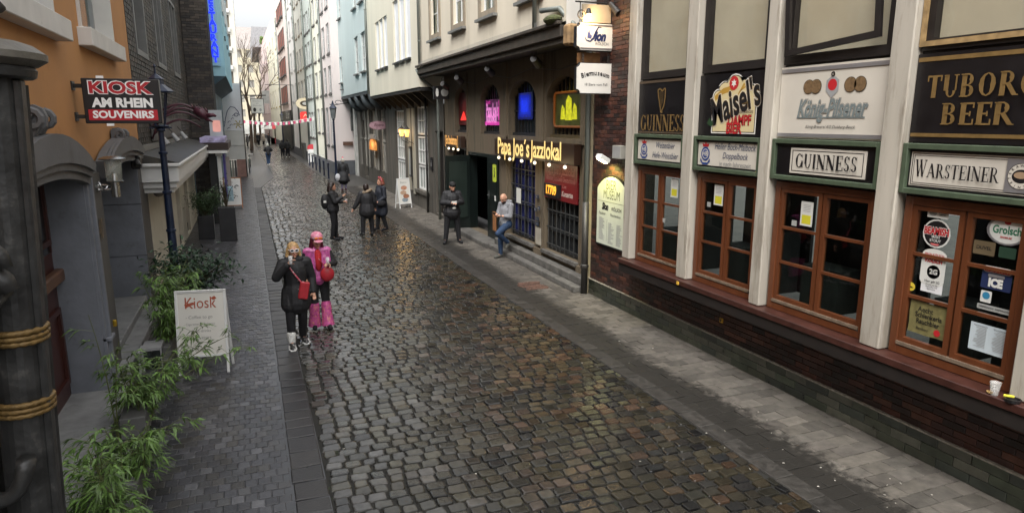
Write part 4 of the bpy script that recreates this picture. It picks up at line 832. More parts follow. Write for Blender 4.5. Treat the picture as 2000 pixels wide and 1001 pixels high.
for a_, b_, c_, d_ in ((13.35,13.6,3.62,3.98),(13.6,13.95,3.6,4.15),(13.95,14.2,3.62,3.95)): flat(J, [(a_,c_),(b_,c_),(b_-.03,d_-.12),((a_+b_)/2+.03,d_),(a_+.04,d_-.08)], -.115, yb, t, 'figure')
mb = MB(); mb.tube([J.p(u, v, -.1) for u, v in rrect(13.0,14.5,3.46,4.22,.1)+[(14.5,4.12)]], .028, 6); mb.build('frame', M('orange_frame', (.16,.06,.02), .4, emit=(1,.25,.02), es=.04), t)
t = thing('red_lamp_display', 'red lit hat shaped lamp behind the farthest arched window', 'lamp', J.p(21.6,3.5,-.1)); flat(J, [(21.3,3.6),(22.0,3.6),(21.7,3.85),(21.6,3.9)], -.1, emis('red_glow', (1,.04,.03), .5), t, 'shade'); J.bx('sheet', M('dark_red_poster', (.1,.01,.01), .5), t, 21.0, 22.3, 3.45, 4.5, -.15, -.14)
# soffit, eaves, upper storey
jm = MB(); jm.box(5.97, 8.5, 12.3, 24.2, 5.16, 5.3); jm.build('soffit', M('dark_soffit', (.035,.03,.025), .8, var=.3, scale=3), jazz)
em = MB(); 
for x0, x1, z0, z1 in ((5.83,5.95,5.2,5.42),(5.76,5.86,5.43,5.5),(5.9,6.1,5.08,5.2)): em.box(x0, x1, 12.3, 24.2, z0, z1)
em.build('eaves_beam', timber, jazz, bevel=.01)
JU.wall('upper_wall', plaster_c, jazz, 12.3, 24.15, 5.5, 11.8, [(13.55,14.6,6.35,8.3),(16.35,17.45,6.35,8.3),(18.9,19.95,6.35,8.3),(21.5,22.5,6.35,8.3)]+[(a_,a_+1.05,9.2,10.9) for a_ in (13.55,16.35,18.9,21.5)], .14, thick=3)
MB().box(5.952, 9, 12.28, 12.3, 5.3, 11.8).build('gable_render', M('white_gable_render', (.6,.58,.53), .8, var=.08), jazz)
for a_ in (13.55, 16.35, 18.9, 21.5):
    for z_ in (6.35, 9.2): JU.window(jazz, a_, a_+1.05, z_, z_+(1.95 if z_ < 9 else 1.7), white_w, pane_g, n=-.13, wd=.05, cols=2, rows=3, surround=tstone, sw=.16, sill=M('lead_sill', (.16,.16,.15), .5), back=('curtain', M('grey_net_curtain', (.3,.3,.29), .9, var=.2)))
mb = MB()
for k in range(190):
    y = 12.5+k*.06
    if y < 24: mb.tube([(5.81,y,5.5),(5.8,y,5.6)], .004, 3)
tag(mb.build('pigeon_spikes', MATS['seal_grey']), 'row of thin pigeon spikes along the eaves gutter', 'bird spikes')
moss = tag(MB().ball((5.8,12.6,5.55), (.16,.3,.09)).build('moss_clump', M('moss', (.07,.08,.03), .9, var=.5, scale=20, bump=.8)), 'dull green moss clump on the corner of the eaves', 'moss')
mb = MB(); mb.box(5.87,6.2,12.02,12.28,5.02,5.42); tag(mb.build('corbel', M('ochre_corner_stone', (.3,.19,.09), .8, var=.35, scale=6, bump=.4), bevel=.04), 'ochre stone corbel under the eaves corner beside the signs', 'corbel')
# stage lamps under the eaves
for k, (y, z) in enumerate(((14.1,4.92),(17.2,4.92),(20.0,4.85),(21.6,4.75))):
    t = thing('stage_lamp', 'black stage lamp under the eaves, %s from the pub' % ('first','second','third','fourth')[k], 'lamp', (6.1,y,z+.2), group='stage lamps under the eaves'); MB().tube([(6.02,y-.05,z+.02),(6.22,y+.12,z-.1)], [.085,.1], 12).build('housing', iron, t); MB().tube([(6.05,y-.12,z),(6.05,y-.12,z+.2),(6.05,y+.12,z+.2),(6.05,y+.12,z)], .012, 5).build('yoke', iron, t)
lamp('stage_lamp_light', (6.25,14.0,4.78), (1,.9,.12), 8, .05, 60, (6.75,13.75,3.9)); lamp('stage_lamp_light', (6.2,16.7,4.78), (.05,.1,1), 14, .05, 60, (6.75,16.3,3.9))
lamp('stage_lamp_light', (6.2,19.2,4.78), (1,.1,.6), 10, .05, 60, (6.75,18.8,3.9)); lamp('stage_lamp_light', (6.2,21.8,4.6), (1,.06,.04), 8, .05, 60, (6.7,21.6,3.8))
t = thing('round_sign', 'small black projecting box with a white round emblem under the eaves', 'sign', (6.2,22.6,4.6)); F2 = Fr('F', 22.4); F2.bx('box', ink, t, 5.95, 6.5, 4.3, 4.72, -.1, 0); flat(F2, disc(6.33,4.52,.13), .003, MATS['dim_paper'], t, 'emblem'); flat(F2, disc(6.07,4.52,.05,.14), .003, paper, t, 'bottle_print')
mb = MB(); [mb.tube([(6.6-.0,u+.001,4.85),(6.6,u+1.5,4.7),(6.6,u+3,4.85)], .008, 4) for u in (12.5,15.5,18.5)]; tag(mb.build('cable', ink), 'black cable slung under the eaves between the stage lamps', 'cable')
pipe('thin zinc drainpipe at the far corner of the jazz bar', [(6.45,23.75,0),(6.45,23.75,4.6),(5.95,24.15,5.1),(5.8,24.2,5.4)], .05)
pipe('grey drainpipe on the cream upper storey above the eaves', [(5.86,23.9,5.5),(5.86,23.9,11)], .05)
pipe('short zinc downpipe at the near end of the eaves', [(5.84,13.6,5.5),(5.84,13.6,11.2)], .05)

# ================================================================ CREAM HOUSE
K = Fr('R', 5.9); KG = Fr('R', 6.62)
cr = thing('cream_house', 'cream house overhanging a dark ground floor with white tripled windows', 'building', (6,29,0))
brown = M('brown_grey_limestone', (.095,.085,.07), .75, var=.3, scale=3, streak=1, bump=.35, bscale=22, dirt=((.04,.035,.03), 2.5, .5, .7))
K.wall('upper_wall', M('pale_cream_render', (.66,.62,.5), .85, var=.05, scale=1.2, streak=1, dirt=((.45,.43,.36), 1.5, .58, .4)), cr, 24.2, 34.6, 4.78, 12.6, [(25.3,28.4,5.9,8.3),(29.7,32.5,5.9,8.0),(25.3,28.4,9.4,11.4),(29.7,32.5,9.4,11.4)], .12, thick=3)
lsh = M('white_shutter_paint', (.72,.73,.74), .5, var=.03)
for a_, b_, z0, z1 in ((25.3,28.4,5.9,8.3),(29.7,32.5,5.9,8.0),(25.3,28.4,9.4,11.4),(29.7,32.5,9.4,11.4)):
    w3 = (b_-a_)/3
    for k in range(3):
        mb = MB(); K.frame(mb, a_+w3*k+.08, a_+w3*(k+1)-.08, z0, z1, .06, -.11, -.05, 1, 1); ww = mb.build('window', white_w, cr); K.bx('shutter', lsh, ww, a_+w3*k+.14, a_+w3*(k+1)-.14, z0+.06, z1-.06, -.1, -.085); K.bx('sill', dkm, ww, a_+w3*k+.05, a_+w3*(k+1)-.05, z0-.07, z0-.002, -.1, .1)
for k in (1,2):
    for a_, b_, z0, z1 in ((25.3,28.4,5.9,8.3),(29.7,32.5,5.9,8.0),(25.3,28.4,9.4,11.4),(29.7,32.5,9.4,11.4)): K.bx('mullion', MATS['pale_cream_render'], cr, a_+(b_-a_)/3*k-.078, a_+(b_-a_)/3*k+.078, z0, z1, -.119, -.01)
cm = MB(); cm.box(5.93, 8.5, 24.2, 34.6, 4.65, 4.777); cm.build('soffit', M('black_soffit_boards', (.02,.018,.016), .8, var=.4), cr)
for k in range(9): y = 24.6+k*1.2; mb = MB(); mb.add([(5.98,y,4.65),(6.62,y,4.65),(6.62,y,4.1),(5.98,y+.12,4.65),(6.62,y+.12,4.65),(6.62,y+.12,4.1)], [(0,1,2),(5,4,3),(0,2,5,3),(1,4,5,2),(0,3,4,1)]); mb.build('bracket_beam', timber, cr)
KG.wall('ground_floor_wall', brown, cr, 23.62, 34.6, 0, 4.64, [(26.0,28.0,.75,4.15),(30.2,32.2,.8,4.05),(23.75,24.9,.1,3.2)], .3)
KG.bx('door', darkw, cr, 23.75, 24.9, .1, 3.2, -.28, -.2)
KG.bx('interior', warm_room, cr, 24, 34, .2, 4.3, -1.4, -1.35)
for a_, b_, z0, z1 in ((26.0,28.0,.75,4.15),(30.2,32.2,.8,4.05)):
    for q0, q1, cc, rr in ((z0,1.75,4,1),(1.8,2.95,4,2),(3.02,z1,4,2)):
        mb = MB(); KG.frame(mb, a_, b_, q0, q1, .07, -.2, -.1, cc, rr, .035); ww = mb.build('window', white_w, cr); KG.bx('pane', pane_g, ww, a_+.05, b_-.05, q0+.05, q1-.05, -.16, -.155)
    KG.bx('net_curtain', M('grey_brown_net', (.2,.18,.14), .9, var=.4, scale=4, streak=1), cr, a_+.05, b_-.05, 1.8, z1, -.3, -.28)
    KG.bx('sill', brown, cr, a_-.1, b_+.1, z0-.12, z0-.002, -.2, .1)
mb = MB(); KG.box(mb, 28.05, 28.45, .5, 4.1, .003, .06); KG.box(mb, 28.9, 29.5, .6, 4.1, .003, .03); mb.build('pale_pilaster', M('pale_worn_stone', (.36,.33,.26), .8, var=.2, scale=3, streak=1), cr)
for k, (y, lb) in enumerate(((29.2,'left'),(28.15,'right'))):
    t = thing('wall_lantern', 'glowing wall lantern between the white windows, %s of the pair' % lb, 'lantern', (6.3,y,3.0), group='pair of lit wall lanterns')
    MB().lathe([(.07,0),(.12,.28),(.12,.3)], (6.28,y,2.92), 6).build('lit_glass', emis('lantern_glow', (1,.55,.15), .9), t); MB().lathe([(.14,0),(.03,.12),(.01,.17)], (6.28,y,3.225), 6).build('cap', iron, t); MB().tube([(6.28,y,2.9),(6.3,y,2.75),(6.62,y,2.6)], .014, 5).build('arm', iron, t)
    lamp('wall_lantern_light', (6.1,y,3.1), (1,.6,.2), 4, .1)
t = thing('menu_case', 'narrow glazed menu case on the wall below the lanterns', 'menu case', (6.6,28.7,1.3)); KG.bx('case', iron, t, 28.5, 28.85, 1.2, 2.5, .06, .14); KG.bx('sheet', MATS['dim_paper'], t, 28.55, 28.8, 1.3, 2.4, .141, .145)
t = thing('door_intercom', 'small black intercom box beside the dark doorway', 'intercom', (6.6,25.3,1.8)); KG.bx('box', ink, t, 25.2, 25.45, 1.7, 2.2, .003, .06); KG.bx('plate', MATS['seal_grey'], t, 25.27, 25.38, 1.85, 2.0, .061, .065)
pipe('grey drainpipe between the cream house and the pale blue house', [(5.84,34.65,4.9),(5.84,34.65,12)], .06)
pipe('dark drainpipe down the ground floor beside the doorway', [(6.5,25.75,0),(6.5,25.75,4.5)], .045, mat=iron)
# ================================================================ PALE BLUE HOUSE
Bu = Fr('R', 5.98); BG = Fr('R', 6.75)
bl = thing('pale_blue_house', 'pale blue house overhanging a brown stone shop front', 'building', (6,40,0))
blue_r = M('pale_blue_render', (.5,.57,.56), .85, var=.05, scale=1.2, streak=1, dirt=((.4,.45,.44), 1.5, .58, .4))
hh = [(35.9,37.3,6.15,8.1),(38.3,39.6,6.15,8.1),(45,46.1,6.0,7.6),(44.8,45.6,5.6,5.9),(35.9,37.3,9.6,11.5),(38.3,39.6,9.6,11.5),(44.5,45.8,9.9,11.8),(42,43,12.6,14)]
Bu.wall('upper_wall', blue_r, bl, 34.72, 48, 5.12, 14.5, [(h[0],h[1],h[2],h[3]) for h in hh], .15, thick=3)
for h in hh: Bu.window(bl, h[0], h[1], h[2], h[3], white_w, pane_g, n=-.13, wd=.05, cols=2, rows=3, sill=MATS['lead_sill'], sw=.02, back=('curtain', MATS['grey_net_curtain']))
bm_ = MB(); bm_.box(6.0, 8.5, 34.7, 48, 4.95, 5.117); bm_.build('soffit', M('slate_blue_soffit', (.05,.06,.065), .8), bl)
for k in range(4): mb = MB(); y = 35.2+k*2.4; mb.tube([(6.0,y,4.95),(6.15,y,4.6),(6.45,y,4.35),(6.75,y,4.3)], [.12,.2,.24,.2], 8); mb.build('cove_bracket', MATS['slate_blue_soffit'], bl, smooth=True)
BG.wall('ground_floor_wall', brown, bl, 34.62, 46.3, 0, 4.94, [(35.3,36.9,.9,4.2),(38.0,39.6,.9,4.3),(41.2,42.6,.2,3.6)], .3)
BG.bx('interior', M('dim_amber_room', (.1,.06,.03), .9, var=.5, scale=2), bl, 35, 43, .2, 4.3, -1.0, -.95)
for a_, b_, z0, z1 in ((35.3,36.9,.9,4.2),(38.0,39.6,.9,4.3)):
    mb = MB(); BG.frame(mb, a_, b_, z0, z1, .08, -.2, -.1, 2, 5); ww = mb.build('window', M('beige_window_paint', (.35,.31,.25), .5), bl); BG.bx('pane', pane_g, ww, a_+.05, b_-.05, z0+.05, z1-.05, -.16, -.155)
BG.bx('door', darkw, bl, 41.2, 42.6, .2, 3.6, -.25, -.2)
for y in (35.1,37.15,37.75,39.9,41.0,42.8): MB().tube([(6.66,y,.9),(6.66,y,2.4),(6.66,y,2.5),(6.66,y,2.6),(6.66,y,4.4)], [.07,.07,.12,.07,.07], 8).build('column', M('weathered_column', (.2,.19,.165), .8, var=.3, scale=4, streak=1), bl)
MB().box(6.6, 6.74, 44.9, 45.6, 0, 4.95).build('white_end_post', M('dull_white_post', (.5,.5,.47), .6), bl)
t = thing('oval_sign', 'dusty pink oval sign projecting from the brown stone front', 'sign', (6.3,34.9,3.2)); F3 = Fr('F', 34.8); F3.poly(MB(), disc(6.32,3.35,.5,.22), -.08, 0).build('panel', M('dusty_pink', (.26,.15,.17), .5, var=.2, scale=9), t); flat(F3, disc(6.32,3.35,.47,.19), .002, M('dusty_pink_light', (.33,.2,.23), .5, var=.2, scale=12), t, 'face'); lettering(F3, 'Bistro', 6.32, 3.36, .004, M('rose_brown_lettering', (.12,.05,.06), .5), t, width=.5, shear=.3, bold=.03); MB().tube([(6.3,34.85,3.57),(6.3,34.85,3.75),(6.75,34.85,3.75)], .015, 5).build('arm', iron, t)
t = thing('lit_shop_sign', 'amber lit arched shop sign over the brown doorway', 'sign', BG.p(37.5,2.2,.1)); BG.poly(MB(), [(36.6,2.0),(38.2,2.0)]+[(37.4+.8*math.cos(a_), 2.25+.35*math.sin(a_)) for a_ in [k*math.pi/8 for k in range(9)]], .25, .4).build('panel', M('amber_sign', (.4,.16,.04), .5, var=.6, scale=6, emit=(1,.35,.05), es=.15), t); BG.bx('cap_board', M('grey_sign_cap', (.25,.24,.22), .5, var=.5, scale=10), t, 36.7, 38.1, 2.62, 2.85, .25, .38)
lamp('lit_shop_sign_light', (6.2,37.4,2.3), (1,.5,.15), 6, .2)
# ================================================================ FAR ROW ON THE RIGHT (pastel houses)
T = Fr('R', 5.5, -.02)
dkst2 = M('dark_grey_window_stone', (.085,.08,.075), .75, var=.2); far_gl = M('far_window_glass', (.05,.055,.06), .12, var=.5, scale=.8)
plin = M('grey_plinth_paint', (.1,.105,.115), .7, var=.2)
def row_house(name, label, y0, y1, top, col, cols, gz, ncol, surr, shut=None, gap=.5, doors=()):
    t = thing(name, label, 'house', (5.5, y0, 0)); m = M(name+'_render', col, .85, var=.05, scale=.8, streak=1, dirt=(tuple(c*.7 for c in col), 1.2, .6, .4))
    hs_ = []; w_ = (y1-y0)
    for k in range(cols):
        u0 = y0+w_*(k+.5)/cols; ww = min(w_/cols*gap*.88, 1.7)
        for z0, z1 in gz: hs_.append((u0-ww/2, u0+ww/2, z0, z1))
    T.wall('wall', m, t, y0, y1, 0, top, hs_, .07, thick=4)
    T.bx('plinth', plin, t, y0+.01, y1-.01, 0, .8, .003, .06)
    for h in hs_:
        mb = MB(); T.frame(mb, *h, .05, -.065, -.03, 2 if h[1]-h[0] < 1.6 else 3, 3, .04); wn = mb.build('window', shut or MATS['white_window_paint'] if not shut else shut, t)
        T.bx('pane', far_gl if not shut else shut, wn, h[0]+.05, h[1]-.05, h[2]+.05, h[3]-.05, -.06, -.055)
        mb = MB(); T.frame(mb, h[0]-.07, h[1]+.07, h[2]-.02, h[3]+.07, .065, .003, .014); mb.build('window_surround', surr, wn)
        T.bx('sill', surr, wn, h[0]-.16, h[1]+.16, h[2]-.16, h[2]-.03, .003, .07)
    for a_, b_ in doors: T.bx('door', dkst2, t, a_, b_, .05, 2.3, .065, .1)
    return t
zz = lambda *a: list(a)
pink = row_house('pink_house', 'pale pink house with a blank side wall and dark window frames', 46.3, 51.0, 17, (.72,.64,.61), 2, zz((1.9,4.4),(5.4,7.1),(8.0,9.8),(10.9,12.9),(14,15.8)), 2, dkst2)
w2 = Fr('F', 46.29); w2.wall('side_wall', MATS['pink_house_render'], pink, 5.5, 9, 0, 17, [], .1); w2.bx('side_plinth', plin, pink, 5.49, 7.2, 0, .95, .004, .05)
row_house('yellow_house', 'pale yellow house with paired dark framed windows', 51.05, 56.2, 17, (.74,.73,.61), 2, zz((2.7,4.4),(5.4,7.1),(8.0,9.7),(10.7,12.4),(14,15.6)), 2, dkst2)
row_house('green_house', 'pale sage green house with grouped dark framed windows', 56.25, 62.2, 17, (.64,.7,.66), 3, zz((2.2,4.2),(5.4,7.2),(8.1,9.8),(10.7,12.2),(14,15.6)), 3, dkst2, gap=.62)
row_house('ivory_house', 'narrow ivory house with three window columns beside a red lit sign', 62.25, 70.5, 17, (.76,.75,.67), 3, zz((5.6,7.1),(8.2,9.9),(11.2,12.5),(14,15.6)), 3, tstone, gap=.5)
row_house('white_house', 'off-white house stepped forward before the salmon house', 70.55, 78, 17.5, (.78,.77,.74), 2, zz((5.6,7.2),(8.6,10.4),(11.8,13.6),(15,16.5)), 2, M('pale_grey_surround', (.45,.45,.43), .8), gap=.5)
rsh = M('rust_red_shutter', (.3,.08,.05), .6, var=.2)
row_house('salmon_house', 'salmon house with rust-red shuttered windows', 78.1, 94.8, 18.5, (.72,.62,.57), 1, [], 1, rsh)
sal = [o for o in bpy.data.objects if o.name == 'salmon_house'][0]
for z0, z1 in ((5.6,7.6),(8.8,10.8),(11.9,14),(15.2,17)):
    for k in range(4):
        u = 84.2+2.5*k; mb = MB(); T.frame(mb, u-.95, u+.95, z0, z1, .1, .003, .08); wn = mb.build('window', dkst2, sal); T.bx('shutter', rsh, wn, u-.83, u+.83, z0+.1, z1-.1, .003, .05); T.bx('sill', dkst2, wn, u-1, u+1, z0-.15, z0-.005, .003, .25)
MB().add([(4.9,78,18.5),(4.5,94.8,18.5),(7,94.8,22),(7,78,22),(12,78,22),(12,94.8,22)], [(0,1,2,3),(3,2,5,4)]).build('roof', M('slate_roof', (.12,.12,.13), .7, var=.3, scale=8), sal)
T.bx('dormer', MATS['slate_roof'], sal, 83, 87, 18.6, 21.3, -1.5, -.1); T.bx('dark_shop_front', M('black_shop_front', (.02,.02,.02), .4), sal, 79, 94.5, .5, 4.7, .07, .2); lettering(T, 'Café  Bar', 83, 4.2, .21, MATS['white_paper'], sal, width=5, bold=.02)
row_house('butter_house', 'butter-yellow stepped house front beyond the salmon house', 94.9, 120.4, 17.5, (.76,.74,.62), 4, zz((5.5,7.8),(9.3,11.5),(13,15)), 4, M('ochre_surround', (.4,.33,.16), .8), gap=.4)
row_house('rose_house', 'dusty rose house at the far bend of the street', 120.5, 149, 17.5, (.68,.56,.53), 5, zz((4.8,7.3),(9,11.5),(13,15.3)), 5, M('mauve_surround', (.3,.2,.22), .8), gap=.4)
t = thing('roof_terrace_house', 'grey flat-roofed penthouse with a green bush far down the row', 'house', (3.9,140,17)); MB().box(2.2,9,138,175,17,20.6).build('wall', M('grey_penthouse', (.3,.3,.31), .8), t)
b_ = MB(); [b_.ball((4.4+r.uniform(-.8,.8),134+r.uniform(-1,1),17.7+r.uniform(-.3,.5)), r.uniform(.2,.45), 7, 5) for _ in range(30)]; tag(b_.build('roof_bush', M('far_leaf_green', (.1,.16,.04), .8, var=.5, scale=6), smooth=True), 'bright green bush on the far roof terrace', 'bush')
for y in (51.02, 56.22, 62.22, 70.52, 78.05, 94.85): x = T.p(y,0,.08)[0]; pipe('grey drainpipe between far house fronts, %.0f m down the street' % y if False else {51.02:'grey drainpipe between the pink and yellow houses',56.22:'grey drainpipe between the yellow and sage houses',62.22:'grey drainpipe between the sage and ivory houses',70.52:'grey drainpipe between the ivory and white houses',78.05:'grey drainpipe between the white and salmon houses',94.85:'grey drainpipe beyond the salmon house'}[y], [(x,y,.8),(x,y,16.5)], .08)
# ================================================================ far end of the street
t = thing('end_building', 'hazy beige block closing the far end of the street', 'building', (3,185,0)); Fe = Fr('F', 185); hh = [(-9+2.6*k, -9+2.6*k+1.3, 4.5+3.6*j, 6.3+3.6*j) for k in range(10) for j in range(5)]
Fe.wall('wall', M('hazy_beige', (.6,.54,.4), .9, var=.08), t, -10, 16, 0, 21, hh, .3, thick=8)
for h in hh: Fe.bx('window', M('hazy_window', (.3,.29,.26), .4), t, h[0], h[1], h[2], h[3], -.3, -.2)
MB().add([(-10,185,21),(16,185,21),(16,192,27),(-10,192,27)], [(0,1,2,3)]).build('roof', M('hazy_roof', (.3,.27,.25), .8), t)
Fe.bx('shop_front', M('pale_shop_front', (.5,.5,.46), .5, var=.4, scale=.5), t, -8, 12, .2, 3.6, .01, .2)
bark = M('grey_brown_bark', (.13,.1,.075), .9, var=.3)
def bare_tree(label, x, y, h, seed, lean=1):
    rr = random.Random(seed); t = thing('bare_tree', label, 'tree', (x,y,0), 'bare winter trees at the end of the street'); tr = MB(); br = MB()
    def grow(p, d, L_, rad, dep, mb):
        q = p+d*L_*.5+Vector((rr.uniform(-.1,.1),rr.uniform(-.1,.1),0))*L_*.3; e = p+d*L_; mb.tube([p, q, e], [rad, rad*.85, rad*.65], 5 if dep < 2 else 3, cap=False)
        if dep >= 6 or rad < .008: return
        for k in range(2 if dep < 1 else rr.choice((2,3))):
            nd = (d+Vector((rr.uniform(-1,1)+.25*lean, rr.uniform(-1,1), rr.uniform(-.25,.65)))*.62).normalized(); grow(e, nd, L_*rr.uniform(.62,.85), rad*rr.uniform(.55,.7), dep+1, br)
    grow(Vector((x,y,0)), Vector((.05*lean,0,1)), h*.3, h*.02, 0, tr); tr.build('trunk', bark, t); br.build('branches', bark, t)
bare_tree('tall bare tree reaching over the white wall at the street end', .4, 88, 12, 5, .6); bare_tree('bare tree with pale twigs behind the hanging white sign', 1.2, 118, 15, 9, .5); bare_tree('smaller bare tree at the far right of the street end', 2.6, 150, 14, 12, 0)
# ================================================================ LEFT SIDE : ORANGE HOUSE
O = Fr('L', -2.0)
ora = M('orange_render', (.46,.225,.08), .85, var=.09, scale=1.4, bump=.15, bscale=70, dirt=((.34,.15,.05), 2.2, .56, .5)); pst = M('grey_painted_stone', (.125,.125,.128), .6, var=.14, scale=3, bump=.3, bscale=18, dirt=((.08,.075,.068), 3.5, .55, .6)); pst2 = M('blue_grey_painted_stone', (.18,.19,.215), .55, var=.12, scale=4, bump=.45, bscale=14, dirt=((.1,.1,.11), 5, .58, .6))
oh = thing('orange_house', 'orange rendered house with grey baroque stone doorways', 'building', (-2.2,9,0))
oww = [(7.0,9.45,4.75,7.6),(10.85,13.35,4.82,7.6),(1,3.4,4.75,7.6)]
O.wall('wall', ora, oh, -6, 15.1, 3.04, 11.5, [(a,b,c,d) for a,b,c,d in oww], .3, thick=5)
O.wall('stone_base', pst, oh, -6, 15.1, 0, 3.035, [(6.1,9.72,.09,3.034),(10.75,14.2,.1,3.034)], .55, n=.03, thick=2)
wrev = M('white_window_reveal', (.62,.6,.56), .7, var=.08, dirt=((.3,.28,.24), 7, .62, .7))
for a, b, c, d in oww:
    mb = MB(); O.frame(mb, a, b, c, d+.02, .03, -.3, .04)
    w_ = mb.build('window', wrev, oh); O.bx('sill', wrev, w_, a-.12, b+.12, c-.24, c, -.28, .17, bevel=.01); mb = MB(); O.frame(mb, a+.035, b-.035, c+.02, d, .1, -.3, -.22, 2, 2); mb.build('sash', M('grey_sash', (.3,.31,.31), .5), w_); O.bx('pane', pane_g, w_, a+.12, b-.12, c+.1, d-.1, -.27, -.265); O.bx('curtain', M('white_blind', (.65,.65,.63), .8), w_, a+.12, b-.12, c+.1, d-.1, -.4, -.38)
O.bx('interior', blackm, oh, -4, 15, .1, 3, -1.9, -1.85)
# portal one
def arch_pts(a, b, z, rise, n=12): return [(a+(b-a)*k/n, z+rise*math.sin(math.pi*k/n)**.8) for k in range(n+1)]
for (a, b, zt, ri, dp) in ((6.1,9.72,3.03,.42,.0),(10.75,14.2,3.03,.3,.0)):
    for e_, n1, n0 in ((.0,.1,.0),(.09,.14,.1),(.17,.18,.14)):
        pts = arch_pts(a-.05+e_, b+.22-e_*1.0, zt+.02, ri); low = arch_pts(a+.0+e_*.4, b+.0-e_*.4, zt-.22+e_, ri*.45)
        O.poly(MB(), pts+low[::-1], n0+.031, n1+.03).build('arch_moulding', pst, oh)
mb = MB()
for q, n1 in (((9.72,9.8),.06),((9.8,9.87),.1),((9.87,9.97),.07)): O.box(mb, q[0], q[1]-.002, .1, 3.02, .031, n1+.03)
O.box(mb, 9.72, 9.97, .75, .8, .031, .15); mb.build('architrave', pst2, oh, bevel=.008)
mb = MB(); O.box(mb, 9.7, 9.719, .1, 3.03, -.5, .05); mb.build('reveal_face', pst2, oh)
for q in ((10.0,10.7,2.9),(14.2,15.08,3.0)): O.bx('pilaster', M('brown_grey_pilaster', (.1,.095,.088), .65, var=.2, scale=4, streak=1, bump=.2), oh, q[0], q[1], .1, q[2], .031, .056)
for k in range(3): mb = MB(); O.box(mb, 14.16, 14.2, .1+.98*k, 1.07+.98*k, -.62, .05); mb.build('reveal_block', pst2, oh, bevel=.008)
dm = M('oxblood_door_paint', (.05,.014,.01), .4, var=.3, scale=6, streak=1)
d1 = O.bx('door', dm, oh, 6.0, 9.7, .1, 3.1, -.45, -.38)
for z0, z1 in ((.3,1.3),(2.1,2.9)):
    for a in (7.85,8.75): mb = MB(); O.frame(mb, a, a+.85, z0, z1, .07, -.379, -.34); mb.build('door_moulding', dm, d1)
O.bx('door_rail', M('brown_door_rail', (.12,.06,.035), .5, var=.2), d1, 6.0, 9.7, 1.62, 1.78, -.379, -.27, bevel=.02); O.bx('door_glass', lead, d1, 7.9, 9.6, 2.0, 3.0, -.378, -.37)
for a, b in ((7.9, 9.6),): [O.bx('glazing_bar', dm, d1, 7.9+.42*k, 7.93+.42*k, 2, 3, -.369, -.35) for k in range(5)]
O.bx('door', M('black_door', (.01,.01,.01), .5), oh, 10.75, 14.15, .1, 3.2, -1.1, -1.05)
def scroll(label, y, z, s, name='console'):
    t = thing(name, label, 'stone carving', O.p(y, z, .1)); mb = MB()
    prof = [(.0,-.02),(.1,0),(.15,.08),(.13,.2),(.11,.32),(.14,.44),(.24,.52),(.33,.62),(.35,.74),(.3,.85),(.18,.9),(.0,.88)]
    for q in range(5):
        f = 1-.1*abs(q-2); u0 = y+s*(.105*(q-2.5)); wd_ = .095
        mb.prism([(a*s*f*.8, b*s*(1-.03*abs(q-2))) for a, b in prof], lambda a, b, d, u0=u0: O.p(u0+(wd_*s if d else 0)*(.8+.35*b/s), z+b, a+.02))
    for sg in (-1, 1): mb.tube([O.p(y+sg*s*.31, z+s*.7+.13*s*math.cos(a_)*(1-a_/9), .14+.13*s*math.sin(a_)*(1-a_/9)) for a_ in [k*.6 for k in range(12)]], s*.045, 6)
    mb.build('carving', pst, t, bevel=.006); return t
scroll('tall scrolled grey keystone over the first doorway', 7.75, 3.1, .72); scroll('scrolled grey keystone under the kiosk sign', 12.3, 2.95, .6)
t = thing('stone_mask', 'weathered stone grotesque head at the corner beside the canopy', 'stone carving', O.p(15.2,2.4,.15)); mb = MB(); c = O.p(15.25,2.38,.25)
mb.ball(c, (.17,.2,.26), 12, 9)
for dx, dy, dz, q in ((.12,-.1,.03,.045),(.12,.08,.03,.045),(.17,0,-.02,.05),(.14,0,-.13,.09),(.05,-.12,.2,.09),(.05,.1,.22,.09),(-.02,0,.28,.12),(.02,-.2,.02,.08),(.02,.2,.0,.08),(.1,0,.14,.08),(0,-.12,-.2,.1),(0,.12,-.2,.1)): mb.ball((c[0]+dx,c[1]+dy,c[2]+dz), q, 8, 6)
mb.build('carving', M('weathered_beige_stone', (.24,.21,.17), .85, var=.3, scale=12, bump=.6, bscale=30), t, smooth=True)
# steps
t_ = M('light_grey_doorstep', (.25,.25,.245), .55, var=.2, scale=5, bump=.2, bscale=20, dirt=((.12,.12,.115), 4, .55, .6))
mb = MB(); O.box(mb, 5.6, 10.0, 0, .1, -.45, .28); mb.build('door_step', t_, oh, bevel=.012)
mb = MB(); O.box(mb, 10.3, 14.4, 0, .17, -.7, .22); O.box(mb, 10.3, 14.4, .17, .3, -.7, -.02); mb.build('door_step', t_, oh, bevel=.012)
MB().box(-1.69,-1.66,10.4,10.75,0,.34).build('cellar_grille', MATS['seal_grey'], oh)
t = thing('door_bell', 'small brass bell knob on the grey door jamb', 'bell', (-1.85,9.9,.95)); MB().lathe([(.02,0),(.026,.01),(.026,.08),(.02,.09)], (-1.83,9.9,.9), 10).build('knob', M('brass', (.6,.38,.05), .3, metal=.8), t)
t = thing('house_number', 'dark brass house number 40 on the grey pilaster', 'house number', O.p(10.3,2.15,.07)); lettering(O, '40', 10.3, 2.15, .075, M('dark_brass', (.2,.14,.07), .4, metal=.6), t, width=.28, sy=1.4, bold=.02)
